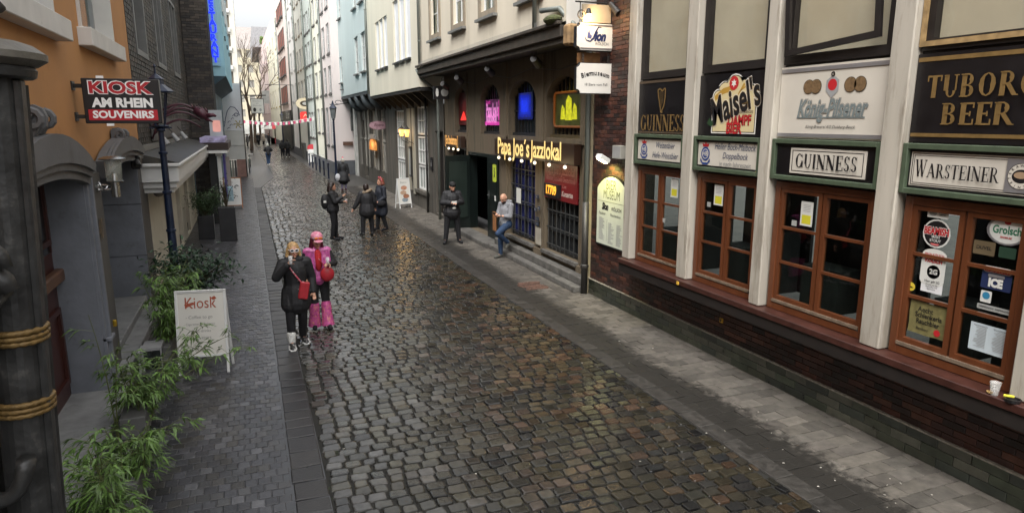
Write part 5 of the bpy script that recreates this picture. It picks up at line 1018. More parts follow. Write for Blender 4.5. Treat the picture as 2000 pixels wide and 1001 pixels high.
# stainless wall lamp, camera
steel = M('brushed_steel', (.5,.5,.49), .25, var=.1, metal=1)
t = thing('wall_lamp', 'brushed steel and glass wall lamp on the grey pilaster', 'lamp', (-1.75,10.4,2.7)); c = (-1.72,10.42,2.58)
mb = MB(); mb.lathe([(.055,0),(.055,.2)], c, 14); mb.lathe([(.11,.2),(.115,.215),(.1,.22)], c, 18); mb.lathe([(.16,.5),(.165,.515),(.1,.545),(.02,.55)], c, 20); mb.lathe([(.05,.22),(.035,.3),(.012,.33)], c, 12); mb.build('body', steel, t, smooth='auto')
MB().lathe([(.095,.22),(.105,.5)], c, 18).build('glass_cylinder', M('smoky_glass', (.6,.62,.55), .08, var=0, alpha=.35), t, smooth=True)
mb = MB(); mb.tube([O.p(10.42,2.68,.06),O.p(10.42,2.68,.26)], .014); mb.tube([O.p(10.42,2.74,.06),O.p(10.42,2.74,.26)], .014); mb.tube([O.p(10.42,2.71,.055),O.p(10.42,2.71,.085)], .06, 16); mb.build('wall_bracket', steel, t)
t = thing('wall_camera', 'small black security lamp box above the grotesque head', 'camera', O.p(13.6,2.85,.1)); O.bx('housing', ink, t, 13.5, 13.75, 2.75, 2.98, .05, .2, bevel=.02); MB().tube([O.p(13.45,2.9,.15),O.p(13.38,2.82,.18)], .05, 10).build('lens', iron, t)
t = thing('metal_hook', 'small curled metal bracket on the first doorway jamb', 'hook', O.p(9.9,2.75,.1)); MB().tube([O.p(9.9+.05*math.cos(a_), 2.78+.05*math.sin(a_), .15+.02*a_) for a_ in [k*.6 for k in range(11)]], .01, 6).build('curl', steel, t)
# kiosk sign
F4 = Fr('F', 9.98)
t = thing('kiosk_sign', 'projecting black box sign reading KIOSK AM RHEIN SOUVENIRS', 'sign', (-1.5,10,3.55)); blk2 = M('sign_black_face', (.02,.02,.022), .35, var=.1)
F4.bx('sign_box', blk2, t, -1.89, -1.02, 3.56, 4.12, -.16, 0, bevel=.008); lr = M('sign_red', (.4,.02,.03), .4, var=0, emit=(1,.03,.05), es=.03); ww_ = M('sign_white', (.8,.79,.77), .4, var=0, emit=(1,1,1), es=.06)
F4.bx('red_band', lr, t, -1.845, -1.065, 3.6, 3.735, .001, .004)
lettering(F4, 'KIOSK', -1.455, 4.0, .004, ww_, t, width=.735, bold=.075, size=.205); lettering(F4, 'KIOSK', -1.455, 4.0, .007, lr, t, width=.71, bold=.035, size=.2)
lettering(F4, 'AM RHEIN', -1.455, 3.815, .004, ww_, t, width=.69, bold=.05, size=.155); lettering(F4, 'SOUVENIRS', -1.455, 3.668, .008, ww_, t, width=.69, bold=.04, size=.125)
for v in (3.62, 4.0): mb = MB(); mb.box(-2,-1.89,10.02,10.08,v,v+.05); mb.box(-2,-1.985,9.97,10.13,v-.03,v+.08); mb.build('bracket', iron, t)
mb = MB(); mb.box(-1.72,-1.64,9.975,10.0,4.12,4.15); mb.box(-1.66,-1.58,9.975,10.0,3.53,3.56); mb.build('white_clip', ww_, t)
# ================================================================ DARK BRICK HOUSE
bh = thing('dark_brick_house', 'dark grey-brown brick house with steel windows and a projecting bay', 'building', (-2.2,22,0)); mort2 = M('dark_mortar', (.02,.018,.016), .9, var=.3, scale=10)
Bk = Fr('L', -2.03); bw = [(16.2,17.95,4.95,7.2),(19.9,21.9,4.97,7.3),(24.3,26.3,5.0,7.4),(16.2,17.95,8.6,10.6),(19.9,21.9,8.6,10.6),(24.3,26.3,8.6,10.6)]
Bk.wall('wall_core', mort2, bh, 15.12, 29.0, 0, 12, bw+[(15.5,27,.3,2.3)], .3, thick=4)
for a, b, c, d in bw:
    mb = MB(); Bk.frame(mb, a, b, c, d, .12, -.28, .05, 2 if b-a > 1.8 else 1, 1); w_ = mb.build('window', M('grey_steel_frame', (.14,.14,.135), .5, var=.2), bh); Bk.bx('pane', pane_g, w_, a+.1, b-.1, c+.1, d-.1, -.2, -.195); Bk.bx('blind', M('dim_blind', (.25,.25,.23), .8, var=.5, scale=2), w_, a+.1, b-.1, c+.1, d-.1, -.34, -.32)
BK2 = palette('sooty_brick', [(.036,.031,.027),(.05,.042,.035),(.028,.025,.023),(.06,.048,.038),(.042,.037,.034),(.07,.058,.046)], .6, .3, .5, 60)
inwin = lambda y, z: any(a-.05 < y < b+.05 and c-.04 < z < d+.04 for a, b, c, d in bw)
brick_field('brick', -2.03, [(2.75+.1*i+.05, i) for i in range(55)], 15.14, 29.0, .32, .1, BK2, bh, D=.03, sgn=-1, nmax=200, gap=.012, skip=inwin, seeds=6)
# projecting bay facing the camera
bay_ = MB().box(-2.0,-1.1,29.0,31,2.95,12.5).build('bay_core', mort2, bh)
def brick_field_F(name, yf, x0, x1, z0, z1, bl, bh_, mat, parent, nmax, D=.03, gap=.012):
    geo = []
    for s in range(5): P, F = brick_geo(bl-gap, bh_-gap, D, s+20); geo.append(([(b, a, c) for a, b, c in P], [tuple(reversed(f)) for f in F]))
    its = []; k = 0; z = z0
    while z < z1:
        x = x0-(bl/2 if k % 2 else 0)
        while x < x1:
            a, b = max(x, x0), min(x+bl, x1)
            if b-a > .05: its.append(((a+b)/2, yf, z+bh_/2, 0, r.randrange(5), (b-a-gap)/(bl-gap), 1))
            x += bl
        z += bh_; k += 1
    return piece_field(name, its, geo, mat, parent, nmax, smooth=False)
brick_field_F('brick', 29.0, -1.99, -1.11, 2.95, 12.3, .32, .1, BK2, bh, 95)
brick_field_F('brick', 28.4, -1.97, -1.3, 0, 2.9, .32, .1, BK2, bh, 1)
MB().box(-1.97,-1.3,28.42,29,0,2.95).build('lower_bay', mort2, bh)
# shop under the canopy
creamw = M('cream_shop_render', (.55,.51,.41), .8, var=.06, dirt=((.35,.32,.25), 2, .58, .5)); Bs = Fr('L', -1.95)
Bs.wall('shop_wall', creamw, bh, 15.15, 27.6, 0, 2.44, [(17.6,18.7,.05,2.1),(20.4,21.6,.05,2.15),(23,24.2,.05,2.1)], .3)
for a, b in ((17.6,18.7),(20.4,21.6),(23,24.2)): d_ = Bs.bx('door', M('chestnut_door', (.14,.04,.02), .4, var=.2, streak=1), bh, a, b, .05, 2.12, -.25, -.15); Bs.bx('door_glass', lead, d_, a+.15, b-.15, 1.0, 1.95, -.149, -.14)
can = thing('shop_canopy', 'white edged flat canopy with a dark wet top over the cream shop front', 'canopy', (-1.7,20,2.5)); cw = M('white_canopy_fascia', (.7,.7,.68), .45, var=.06, dirt=((.3,.3,.28), 3, .6, .5))
mb = MB(); mb.box(-2.0,-1.3,14.55,26.8,2.42,2.72); mb.box(-2.0,-1.25,14.48,26.86,2.722,2.78); mb.box(-2.0,-1.36,14.64,26.6,2.3,2.418); mb.box(-2.0,-1.42,14.72,26.5,2.2,2.298); mb.build('fascia', cw, can, bevel=.01)
MB().add([(-2.0,14.6,2.98),(-2.0,26.7,2.98),(-1.28,26.7,2.79),(-1.28,14.6,2.79),(-2,14.6,2.785),(-2,26.7,2.785)], [(0,1,2,3),(0,3,4),(1,5,2)]).build('roofing_felt', M('wet_roof_felt', (.035,.033,.028), .45, var=.4, scale=4, dirt=((.12,.1,.06), 5, .55, .6)), can)
MB().box(-2.0,-1.95,14.6,26.7,2.98,3.1).build('flashing', MATS['lead_sill'], can)
t = thing('canopy_board', 'dim long board with pale shapes lying above the canopy', 'board', (-1.95,19,3.2)); MB().box(-1.98,-1.94,17,24,3.15,3.65).build('panel', M('dim_grey_board', (.09,.085,.08), .6, var=.6, scale=4), t)
for k in range(3): t = thing('floodlight', 'small pale spot lamp over the canopy, %s' % ('nearest','middle','farthest')[k], 'lamp', (-1.8,17.5+2.6*k,3.2)); MB().tube([(-1.85,17.5+2.6*k,3.25),(-1.72,17.45+2.6*k,3.05)], [.05,.07], 10).build('head', MATS['seal_grey'], t); MB().tube([(-1.97,17.5+2.6*k,3.45),(-1.85,17.5+2.6*k,3.3)], .014, 5).build('arm', iron, t)
# iron dragon bracket
t = thing('dragon_bracket', 'dark plum wrought iron dragon head on curved arms', 'sculpture', (-1.5,17,3.7)); plum = M('plum_paint', (.07,.018,.03), .45, var=.3, scale=10)
mb = MB()
for dz, dy in ((0,0),(-.17,.0),(-.34,.1),(-.08,.5)):
    mb.tube([(-1.97+1.0*s, 17+dy, 3.62+dz+.5*math.sin(min(1,s)*2.2)-.25*s) for s in [k/9 for k in range(10)]], [.03-.001*k for k in range(10)], 7)
mb.tube([(-1.05,17,3.83),(-.92,16.95,3.76),(-.8,16.9,3.66)], [.09,.11,.07], 9); mb.tube([(-.84,16.9,3.7),(-.68,16.86,3.72),(-.62,16.85,3.69)], [.06,.045,.02], 8); mb.tube([(-.84,16.9,3.63),(-.7,16.86,3.57)], [.045,.015], 7)
for k in range(5): mb.tube([(-1.08+.07*k,16.95,3.86-.02*k),(-1.12+.07*k,16.95,3.97-.02*k)], [.03,.004], 5)
for k in range(2): mb.tube([(-.9,16.9,3.78),(-.98,16.88+.06*k,3.92)], [.025,.005], 5)
mb.tube([(-1.97,17,3.2),(-1.85,17,3.5),(-1.7,17,3.75),(-1.4,17,3.95)], .02, 6); mb.build('dragon', plum, t, smooth=True)
# ---------------------------------------------------------------- light blue house with neon
lb = thing('light_blue_house', 'bright pale blue house overhanging the pavement with a neon sign', 'building', (-1,38,5)); lbm = M('sky_blue_render', (.32,.56,.66), .8, var=.05, scale=1, dirt=((.3,.45,.5), 1, .6, .3)); Fb = Fr('F', 31.05)
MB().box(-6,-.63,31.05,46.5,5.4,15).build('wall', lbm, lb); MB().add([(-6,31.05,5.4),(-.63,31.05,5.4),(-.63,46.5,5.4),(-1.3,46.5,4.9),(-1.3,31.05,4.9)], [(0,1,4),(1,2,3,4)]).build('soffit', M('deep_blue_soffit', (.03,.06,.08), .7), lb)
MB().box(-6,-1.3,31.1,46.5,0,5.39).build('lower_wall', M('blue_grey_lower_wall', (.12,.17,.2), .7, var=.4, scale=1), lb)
Fl = Fr('L', -.63)
for k in range(3):
    for z in (8.3, 11.3): Fl.bx('window', white_w, lb, 33.5+4*k, 34.9+4*k, z, z+1.6, .003, .05); Fl.bx('vent', dkm, lb, 33.8+4*k, 34.1+4*k, z-1.2, z-1.0, .003, .05)
t = thing('neon_sign', 'vertical blue neon sign reading RESTAURANT on the light blue house', 'sign', (-1,31,6)); neon = emis('neon_blue', (.01,.03,1), .75)
Fb.bx('tray', M('pale_blue_tray', (.3,.55,.75), .5, var=0), t, -1.13, -.8, 5.8, 8.85, .0, .08)
for k, ch in enumerate('RESTAURANT'):
    v = 8.62-.285*k
    lettering(Fb, ch, -.97, v, .1, neon, t, size=.36, bold=.045, sy=.95); 
# lower shop stack
Fs = Fr('F', 26)
t = thing('light_box_sign', 'pale projecting light box with a pink glow at the brick corner', 'sign', (-.85,26,3.1)); Fs.bx('box', M('pale_grey_box', (.42,.45,.46), .4), t, -1.2,-.78,3.05,3.95,-.2,0); flat(Fs, rrect(-1.1,-.84,3.2,3.6,.05), .003, M('pink_glow_face', (.6,.35,.32), .5, emit=(1,.4,.3), es=.2), t, 'face')
t = thing('shop_awning', 'dark brown awning box with a white lower edge', 'awning', (-.9,25.5,2.5)); MB().box(-1.5,-.62,25,29,2.62,2.85).build('box', M('dark_chocolate', (.035,.022,.018), .5), t); MB().box(-1.5,-.66,25.02,28.8,2.5,2.6).build('white_edge', white_w, t); MB().box(-1.5,-.72,25.1,28.5,2.86,3.02).build('top_stock', M('lilac_packets', (.4,.36,.55), .5, var=.6, scale=6), t)
t = thing('shop_column', 'white column and dark post under the brown awning', 'column', (-.98,25.4,0)); MB().box(-1.02,-.9,25.35,25.5,0,2.4).build('column_shaft', white_w, t); MB().box(-1.06,-.86,25.3,25.55,2.4,2.48).build('column_cap', white_w, t); MB().box(-1.3,-1.05,25.6,25.8,0,2.5).build('dark_post', dkm, t)
t = thing('poster_column', 'strip of purple and pale posters beside the white column', 'poster', (-.8,26,1.2)); MB().box(-.86,-.8,26,27.2,.9,2.4).build('purple_poster', M('purple_poster_print', (.1,.08,.35), .5, var=.3, scale=4), t); MB().box(-.79,-.66,26.6,26.63,1.2,2.3).build('beige_poster', M('beige_poster_print', (.4,.35,.3), .6), t); MB().box(-.84,-.62,26.4,26.43,.7,1.25).build('pale_poster', M('pale_cyan_poster', (.35,.5,.55), .5, var=.4, scale=7), t)
# white wall with painted graphics
ww2 = thing('white_wall_house', 'white end wall with a painted vine and flower above a beige lower panel', 'building', (-1,47,0)); Fw = Fr('F', 47)
Fw.bx('wall', M('white_wall_paint', (.74,.73,.74), .8, var=.03), ww2, -6, -.2, 2.95, 5.9, -3, 0); Fw.bx('lower_wall', M('off_white_panel', (.62,.6,.56), .7, var=.04), ww2, -6, -.2, 1.12, 2.94, -3, .02); Fw.bx('ledge', M('grey_ledge', (.4,.4,.38), .6), ww2, -6, -.19, 2.0, 2.03, .021, .05)
Fw.bx('brick_base', M('rose_brick_base', (.3,.17,.14), .8, var=.2), ww2, -.75, -.2, 0, 1.11, -3, .05); 
for k in range(6): Fw.bx('bottle_shelf_post', M('dim_shelf_%d' % (k % 3), ((.1,.13,.1),(.2,.19,.16),(.06,.05,.05))[k % 3], .6), ww2, -1.7+.16*k, -1.56+.16*k, 0, 1.1, .0, .06)
mb = MB(); pts = [(-1.6,3.0),(-1.45,3.3),(-1.3,3.2),(-1.2,3.7),(-1.05,4.2),(-.85,4.45),(-.6,4.4),(-.42,4.15),(-.35,3.9)]
mb.tube([Fw.p(u, v, .01) for u, v in pts], .022, 5)
for u, v in ((-1.0,3.5),(-.9,3.3),(-1.05,3.1),(-.8,3.7),(-1.3,3.45),(-.7,3.9)): mb.tube([Fw.p(u+.08*math.cos(a_), v+.06*math.sin(a_*1.4), .01) for a_ in [k*.8 for k in range(5)]], .014, 4)
mb.tube([Fw.p(-.55+.12*math.cos(a_), 3.95+.1*math.sin(a_), .01) for a_ in [k*.7 for k in range(10)]], .02, 4); mb.build('painted_vine', navy, ww2)
for k in range(6): a_ = k*1.05; flat(Fw, [(-.48+.05*math.cos(a_+.8), 3.35+.05*math.sin(a_+.8)),(-.48+.26*math.cos(a_-.15), 3.35+.26*math.sin(a_-.15)),(-.48+.28*math.cos(a_+.15), 3.35+.28*math.sin(a_+.15)),(-.48+.05*math.cos(a_-.8), 3.35+.05*math.sin(a_-.8))], .006+k*.001, M('painted_flower_ochre', (.4,.3,.06), .6), ww2, 'painted_petal')
tw = thing('tower_block', 'pale tower block with stacked balcony windows rising behind the white wall', 'building', (-1,56,0)); Ft = Fr('F', 56)
hh = [(-1.0,-.62,6.3+1.35*j,7.2+1.35*j) for j in range(14)]; Ft.wall('wall', M('pale_tower_render', (.66,.63,.56), .8, var=.04), tw, -8, -.24, 0, 26, hh, .25, thick=8)
for h in hh: Ft.bx('window', M('tower_glass', (.16,.14,.11), .3), tw, h[0], h[1], h[2], h[3], -.25, -.2); Ft.bx('balcony', white_w, tw, h[0]-.04, h[1]+.04, h[2]-.3, h[2]-.02, .003, .15)
for y0_, y1_, zt in ((64,100,14),(100,160,16)):
    t = thing('left_row_house', 'pale house fronts on the left behind the tower' if y0_ < 90 else 'farthest pale house fronts on the left side of the street', 'building', (-1,y0_,0)); MB().box(-9,-.9,y0_,y1_,0,zt).build('wall', M('pale_left_row', (.6,.57,.5), .85, var=.08), t)
t = thing('pipe_post', 'thin dark corner pipe on the white wall edge', 'drainpipe', (-.17,46.95,0)); MB().tube([(-.16,46.95,0),(-.16,46.95,6)], .035, 6).build('pipe', iron, t)
# ================================================================ STREET THINGS
def xfm(mb, loc, rz, start=0): return mb.xf(Matrix.Translation(loc) @ Matrix.Rotation(rz, 4, 'Z'), start)
# lamp post by the canopy
t = thing('street_lamp', 'navy blue cast iron street lamp rising from the shrub beside the kiosk', 'street lamp', (-1.45,13.5,0)); nv = M('navy_iron_paint', (.012,.02,.045), .35, var=.3, scale=8, bump=.1)
c = (-1.42,13.5,0)
mb = MB(); mb.lathe([(.14,0),(.14,.1),(.11,.16),(.1,.9),(.12,.92),(.12,.97),(.075,1.0),(.07,1.6),(.085,1.61),(.085,1.65),(.066,1.66),(.062,2.3),(.08,2.31),(.08,2.35),(.058,2.36),(.055,3.0),(.075,3.01),(.075,3.05),(.05,3.06),(.048,3.4),(.08,3.42),(.08,3.45),(.03,3.5)], c, 16); mb.build('post', nv, t, smooth='auto')
F5 = []
mb = MB()
for k in range(4):
    a = math.radians(45+90*k); x, y = math.cos(a), math.sin(a); mb.tube([(c[0]+.1*x,c[1]+.1*y,3.5),(c[0]+.2*x,c[1]+.2*y,4.08)], .012, 5)
mb.lathe([(.12,3.48),(.15,3.5),(.12,3.52)], c, 4); mb.lathe([(.26,4.08),(.27,4.1),(.13,4.22),(.12,4.3),(.14,4.31),(.02,4.4),(.015,4.5),(.035,4.52),(.0,4.57)], c, 8); mb.build('lantern_frame', nv, t)
MB().add([(c[0]+s*math.cos(math.radians(45+90*k)), c[1]+s*math.sin(math.radians(45+90*k)), z) for s, z in ((.1,3.52),(.19,4.08)) for k in range(4)], [(k, (k+1) % 4, 4+(k+1) % 4, 4+k) for k in range(4)]).build('lantern_glass', glass('lantern_pane', (.8,.85,.85)), t)
MB().tube([(c[0]-.18,c[1],3.47),(c[0]+.18,c[1],3.47)], .014, 6).build('ladder_bar', nv, t)
# A-boards
def aboard(name, label, x0, x1, y, h, legs, fm, pm, rz=0, lean=.15):
    t = thing(name, label, 'A-board', ((x0+x1)/2, y, 0)); cx = (x0+x1)/2; w_ = (x1-x0)/2; L_ = Matrix.Translation((cx, y, 0)) @ Matrix.Rotation(rz, 4, 'Z')
    for sg, nm in ((-1,'front'),(1,'back')):
        A_ = L_ @ Matrix.Translation((0, sg*lean*h*.97, 0)) @ Matrix.Rotation(math.atan(lean)*sg, 4, 'X')
        mb = MB(); f = .035
        for a in (((-w_,-w_+f,-.015,.015,0,h)),((w_-f,w_,-.015,.015,0,h)),((-w_+f,w_-f,-.015,.015,h-f,h)),((-w_+f,w_-f,-.015,.015,legs,legs+f))): mb.box(*a)
        mb.xf(A_).build('board_frame', fm, t, bevel=.003)
        MB().box(-w_+f, w_-f, -.006, .006, legs+f, h-f).xf(A_).build('board_panel', pm, t)
        if sg < 0: face = A_
    return t, face
class Fx:   # lettering on a freely placed board
    k = 'F'
    def __init__(s, m): s.m = m
    def p(s, u, v, n=0): return tuple(s.m @ Vector((u, -n, v)))
wf = M('white_board_frame', (.7,.7,.68), .4, var=.04); wpn = M('white_board_panel', (.68,.66,.6), .5, var=.04, dirt=((.5,.48,.42), 4, .62, .4))
t, fm_ = aboard('kiosk_board', 'white A-board with brown Kiosk heading half hidden by bamboo leaves', -1.14, -.45, 10.3, 1.22, .25, wf, wpn, rz=-.16); fx = Fx(fm_); rb = M('red_brown_print', (.36,.08,.04), .5, var=0); gp = M('faint_grey_print', (.25,.24,.23), .6, var=0)
lettering(fx, 'Kiosk', 0, 1.03, .008, rb, t, width=.42, sy=1.25, bold=.0); flat(fx, [(-.2+x,1.0+y) for x, y in ((-.02,.02),(.1,.05),(.13,.02),(.06,.0),(.0,-.03))], .009, rb, t, 'bird_print'); flat(fx, [(.14+x,1.1+y) for x, y in ((0,0),(.05,.03),(.08,-.01),(.03,-.03))], .009, rb, t, 'bird_print')
for k, s_ in enumerate(('- Coffee to go','- Cigarettes & Tobacco','- Cold drinks','- Souvenirs')): lettering(fx, s_, -.03, .83-.1*k, .008, gp, t, width=(.36,.42,.3,.3)[k])
t, fm_ = aboard('wooden_board', 'wood framed A-board with black chalk ornament beyond the planters', -1.07, -.37, 30.2, 1.28, .1, M('orange_wood_frame', (.36,.15,.06), .5, var=.2), wf); fx = Fx(fm_)
mb = MB(); rr = random.Random(4)
for k in range(9): u, v = rr.uniform(-.2,.2), rr.uniform(.3,1.05); mb.tube([fx.p(u+.07*math.cos(a_), v+.06*math.sin(a_*1.3), .01) for a_ in [j*.6 for j in range(8)]], .009, 4)
mb.build('ornament', ink, t)
t, fm_ = aboard('bistro_board', 'white A-board with food pictures standing by the brown stone wall', 5.62, 6.22, 27.6, 1.25, .18, wf, wpn, rz=.35); fx = Fx(fm_)
for u, v, cc in ((0,.85,(.5,.25,.15)),(-.05,.65,(.45,.3,.2)),(.07,.5,(.35,.15,.08)),(0,.35,(.25,.3,.33))): flat(fx, disc(u, v, .15, .09), .008+.001*v, M('food_print_%d' % int(v*100), cc, .5, var=.4, scale=20), t, 'picture')
lettering(fx, 'Bistro', 0, 1.07, .008, gp, t, width=.3)
t, fm_ = aboard('red_board', 'white advertising board with a red rounded top by the ivory house', 4.75, 5.5, 60.0, 1.35, .1, wf, wf); fx = Fx(fm_); fx_p = [(-.4,1.36),(.4,1.36)]+[(.4*math.cos(a_), 1.36+.3*math.sin(a_)) for a_ in [k*math.pi/10 for k in range(1,10)]]
MB().prism([(-.4,1.2),(.4,1.2)]+[(.4*math.cos(a_), 1.36+.25*math.sin(a_)) for a_ in [k*math.pi/10 for k in range(11)]], lambda u, v, d: fx.p(u, v, .03-.06*d)).build('red_top', M('board_red', (.5,.04,.05), .4, var=.05), t); flat(fx, rrect(-.25,.25,.45,.95,.02), .01, paper, t, 'sheet'); lettering(fx, 'Info', 0, .8, .012, ink, t, width=.3)
# planters
pk_ = M('black_planter', (.018,.018,.02), .35, var=.3, scale=4)
def leafm(n_, c, v=.5): return M(n_, c, .42, var=v, scale=6, isl=.45, spec=.4)
def leaf(mb, p, d, L_, w_, droop=.3, rr=rnd):
    d = Vector(d).normalized(); s_ = d.cross(Vector((0,0,1)));  s_ = s_.normalized() if s_.length > .01 else Vector((1,0,0)); s_ = (s_+Vector((0,0,rr.uniform(-.6,.6)))).normalized()
    p = Vector(p); m1 = p+d*L_*.4; e = p+d*L_+Vector((0,0,-L_*droop)); 
    mb.add([p, m1+s_*w_, e, m1-s_*w_], [(0,1,2,3)])
def shrub(name, label, c, rad, h, n, L_, w_, mat, stems=8, seed=1, droop=.3, group=None):
    rr = random.Random(seed); t = thing(name, label, 'shrub', c, group); sm = MB(); lf = MB(); tips = []
    for k in range(stems):
        a = rr.uniform(0,6.28); q = rr.random()**.5; e = Vector((c[0]+rad[0]*q*math.cos(a), c[1]+rad[1]*q*math.sin(a), c[2]+h*rr.uniform(.55,1)*(1-.35*q))); m_ = Vector(c).lerp(e, .5)+Vector((0,0,h*.12)); sm.tube([c, m_, e], [.02,.013,.006], 5); tips += [Vector(c).lerp(m_, .6), m_, m_.lerp(e, .5), e, e]
    for k in range(n):
        p = rr.choice(tips)+Vector((rr.gauss(0,rad[0]*.22), rr.gauss(0,rad[1]*.22), rr.gauss(0,h*.1))); p.z = max(p.z, c[2]*.8+.03); leaf(lf, p, (rr.uniform(-1,1), rr.uniform(-1,1), rr.uniform(-.5,.7)), L_*rr.uniform(.6,1.2), w_*rr.uniform(.7,1.2), droop, rr)
    sm.build('stem', M('shrub_stem', (.07,.055,.03), .8), t); f_ = lf.build('foliage', mat, t); f_['kind'] = 'stuff'; return t
for (x0, x1, y0, y1, z1, lb, sd) in ((-.97,-.5,21.7,22.1,1.03,'taller black square planter nearest the roadway with a thin twiggy plant',3),(-1.6,-1.15,22.3,22.8,.72,'lower black planter with a feathery green shrub',4)):
    t = thing('planter', lb, 'planter', ((x0+x1)/2,y0,0)); MB().box(x0,x1,y0,y1,0,z1).build('box', pk_, t, bevel=.01); MB().box(x0+.02,x1-.02,y0+.02,y1-.02,z1,z1+.006).build('soil', MATS['joint_earth'], t)
shrub('planter_shrub', 'feathery bright green shrub in the lower black planter', (-1.38,22.55,.72), (.5,.45), .95, 1900, .12, .012, leafm('feather_leaf', (.045,.085,.03)), 14, 5)
shrub('planter_twigs', 'thin dark twiggy plant in the taller black planter', (-.74,21.9,1.03), (.3,.3), 1.0, 260, .07, .012, leafm('dark_twig_leaf', (.03,.05,.025)), 12, 6)
for k, (x, y, s_, sd) in enumerate(((-1.35,12.9,1.0,11),(-.95,13.4,.8,12),(-1.7,13.2,.9,13))): pass
t = thing('stone_pot', 'dark pot hidden under the glossy laurel beside the street lamp', 'pot', (-1.2,12.9,0)); MB().lathe([(.22,0),(.3,.38),(.33,.4),(.3,.4),(.28,.36)], (-1.2,12.9,0), 18).build('pot', pk_, t)
shrub('laurel_bush', 'glossy dark green laurel bush around the foot of the street lamp', (-1.2,12.9,.38), (.72,.6), 1.05, 1700, .13, .027, leafm('laurel_leaf', (.028,.06,.03)), 22, 21, .25)
# bamboo: canes with long narrow leaves in fans
bam_m = [leafm('bamboo_leaf', (.1,.18,.04)), leafm('bamboo_leaf_pale', (.11,.18,.05))]
cane_m = M('green_cane', (.1,.12,.04), .5, var=.3)
def bamboo(label, base, canes, seed, n_fan=14, L_=.13, mat=0, group='bamboo plants along the orange house'):
    rr = random.Random(seed); t = thing('bamboo', label, 'bamboo', base, group); cm_ = MB(); lf = MB()
    for (dx, dy, hz, bx_, by_) in canes:
        p0 = Vector(base)+Vector((dx*.3, dy*.3, 0)); pts = []
        for k in range(7): s_ = k/6; pts.append(p0+Vector((dx*s_+bx_*s_**2.2, dy*s_+by_*s_**2.2, hz*(s_-.25*s_**3*(abs(bx_)+abs(by_))))))
        cm_.tube(pts, [.009-.001*k for k in range(7)], 5)
        for k in range(n_fan):
            s_ = rr.uniform(.25,1); i = min(5, int(s_*6)); p = pts[i].lerp(pts[i+1], s_*6-i); a = rr.uniform(0,6.28); tw = Vector((math.cos(a), math.sin(a), rr.uniform(-.1,.5)))*rr.uniform(.05,.24); cm_.tube([p, p+tw], .0025, 3, cap=False)
            for j in range(rr.randint(5,9)): b_ = a+rr.uniform(-1.1,1.1); leaf(lf, p+tw*rr.uniform(.6,1.05), (math.cos(b_), math.sin(b_), rr.uniform(-.6,.4)), L_*rr.uniform(.6,1.25), L_*.085, .4, rr)
    cm_.build('cane', cane_m, t); f_ = lf.build('foliage', bam_m[mat], t); f_['kind'] = 'stuff'; return t
rr = random.Random(8); cn = lambda n, sp, h0, h1, b=.3: [(rr.uniform(-sp,sp), rr.uniform(-sp,sp), rr.uniform(h0,h1), rr.uniform(-b,b), rr.uniform(-b,b)) for _ in range(n)]
bamboo('dense low bamboo clump nearest the camera', (-1.3,5.75,0), cn(12,.28,.5,1.15), 1, 20)
bamboo('bamboo clump in front of the first doorstep', (-1.32,7.0,0), cn(10,.26,.5,1.05), 2, 17)
bamboo('bamboo clump with long arching canes reaching across the kiosk board', (-1.45,8.6,0), cn(9,.26,.5,1.1)+[(.3,.25,1.15,.75,.1),(.28,.1,1.1,.62,.3),(.2,.3,1.25,.5,-.1),(.3,.0,1.05,.9,.2),(.15,.35,1.0,.4,.5)], 3, 16)
bamboo('thin pale bamboo shoot against the grey door jamb', (-1.62,8.2,0), [(-.05,.1,1.55,-.12,.1),(.0,.05,1.2,.1,.05)], 4, 8, mat=1)
bamboo('feathery bamboo clump between the kiosk board and the laurel', (-1.42,11.2,0), cn(14,.22,1.0,1.65,.4), 5, 20)
for k, (x, y) in enumerate(((-1.3,5.75),(-1.32,7.0),(-1.45,8.6),(-1.42,11.2))):
    t = thing('bamboo_trough', 'low grey trough under the bamboo, %s' % ('nearest the camera','second from the camera','third, by the steps','farthest, behind the kiosk board')[k], 'trough', (x,y,0), 'troughs under the bamboo'); MB().box(x-.15,x+.12,y-.4,y+.4,.003,.26).build('box', M('grey_trough', (.13,.13,.125), .6, var=.2, bump=.2), t, bevel=.01)
t = thing('glass_case', 'small framed glass case on the pavement beside the steps', 'case', (-1.55,10.3,0)); MB().box(-1.66,-1.4,10.55,10.95,.3,.34).build('lid', MATS['seal_grey'], t); mb = MB(); [mb.box(x,x+.02,y,y+.02,0,.3) for x in (-1.66,-1.42) for y in (10.55,10.93)]; mb.build('frame', MATS['seal_grey'], t); MB().box(-1.64,-1.42,10.57,10.93,.02,.29).build('glass', pane_g, t)
# foreground column group with gilt rope bands
fc = thing('lantern_column', 'massive dark grey clustered stone column with gilt rope bands at the left edge', 'column', (-1.0,3.3,0)); dkc = M('dark_grey_column_paint', (.032,.032,.031), .4, var=.45, scale=9, bump=.6, bscale=18, dirt=((.11,.105,.095), 9, .58, .7)); gilt = M('worn_gilding', (.2,.125,.042), .45, var=.3, scale=25, metal=.35, bump=.5, bscale=90, dirt=((.08,.055,.03), 18, .56, .7))
def octo(mb, cx, cy, rad, z0, z1, n=8, tw=.39): mb.lathe([(rad,z0),(rad,z1)], (cx,cy,0), n)
SH = [(-.935,3.25,.095),(-1.085,3.0,.07),(-1.12,3.42,.075)]
for cx, cy, rd in SH: mb = MB(); mb.lathe([(rd*1.0,0),(rd,3.8 if rd > .09 else 3.2)], (cx,cy,0), 10); mb.build('shaft', dkc, fc, bevel=.012)
mb = MB(); mb.box(-.86,-.828,3.2,3.27,0,3.77); mb.build('shaft_rib', dkc, fc, bevel=.008)
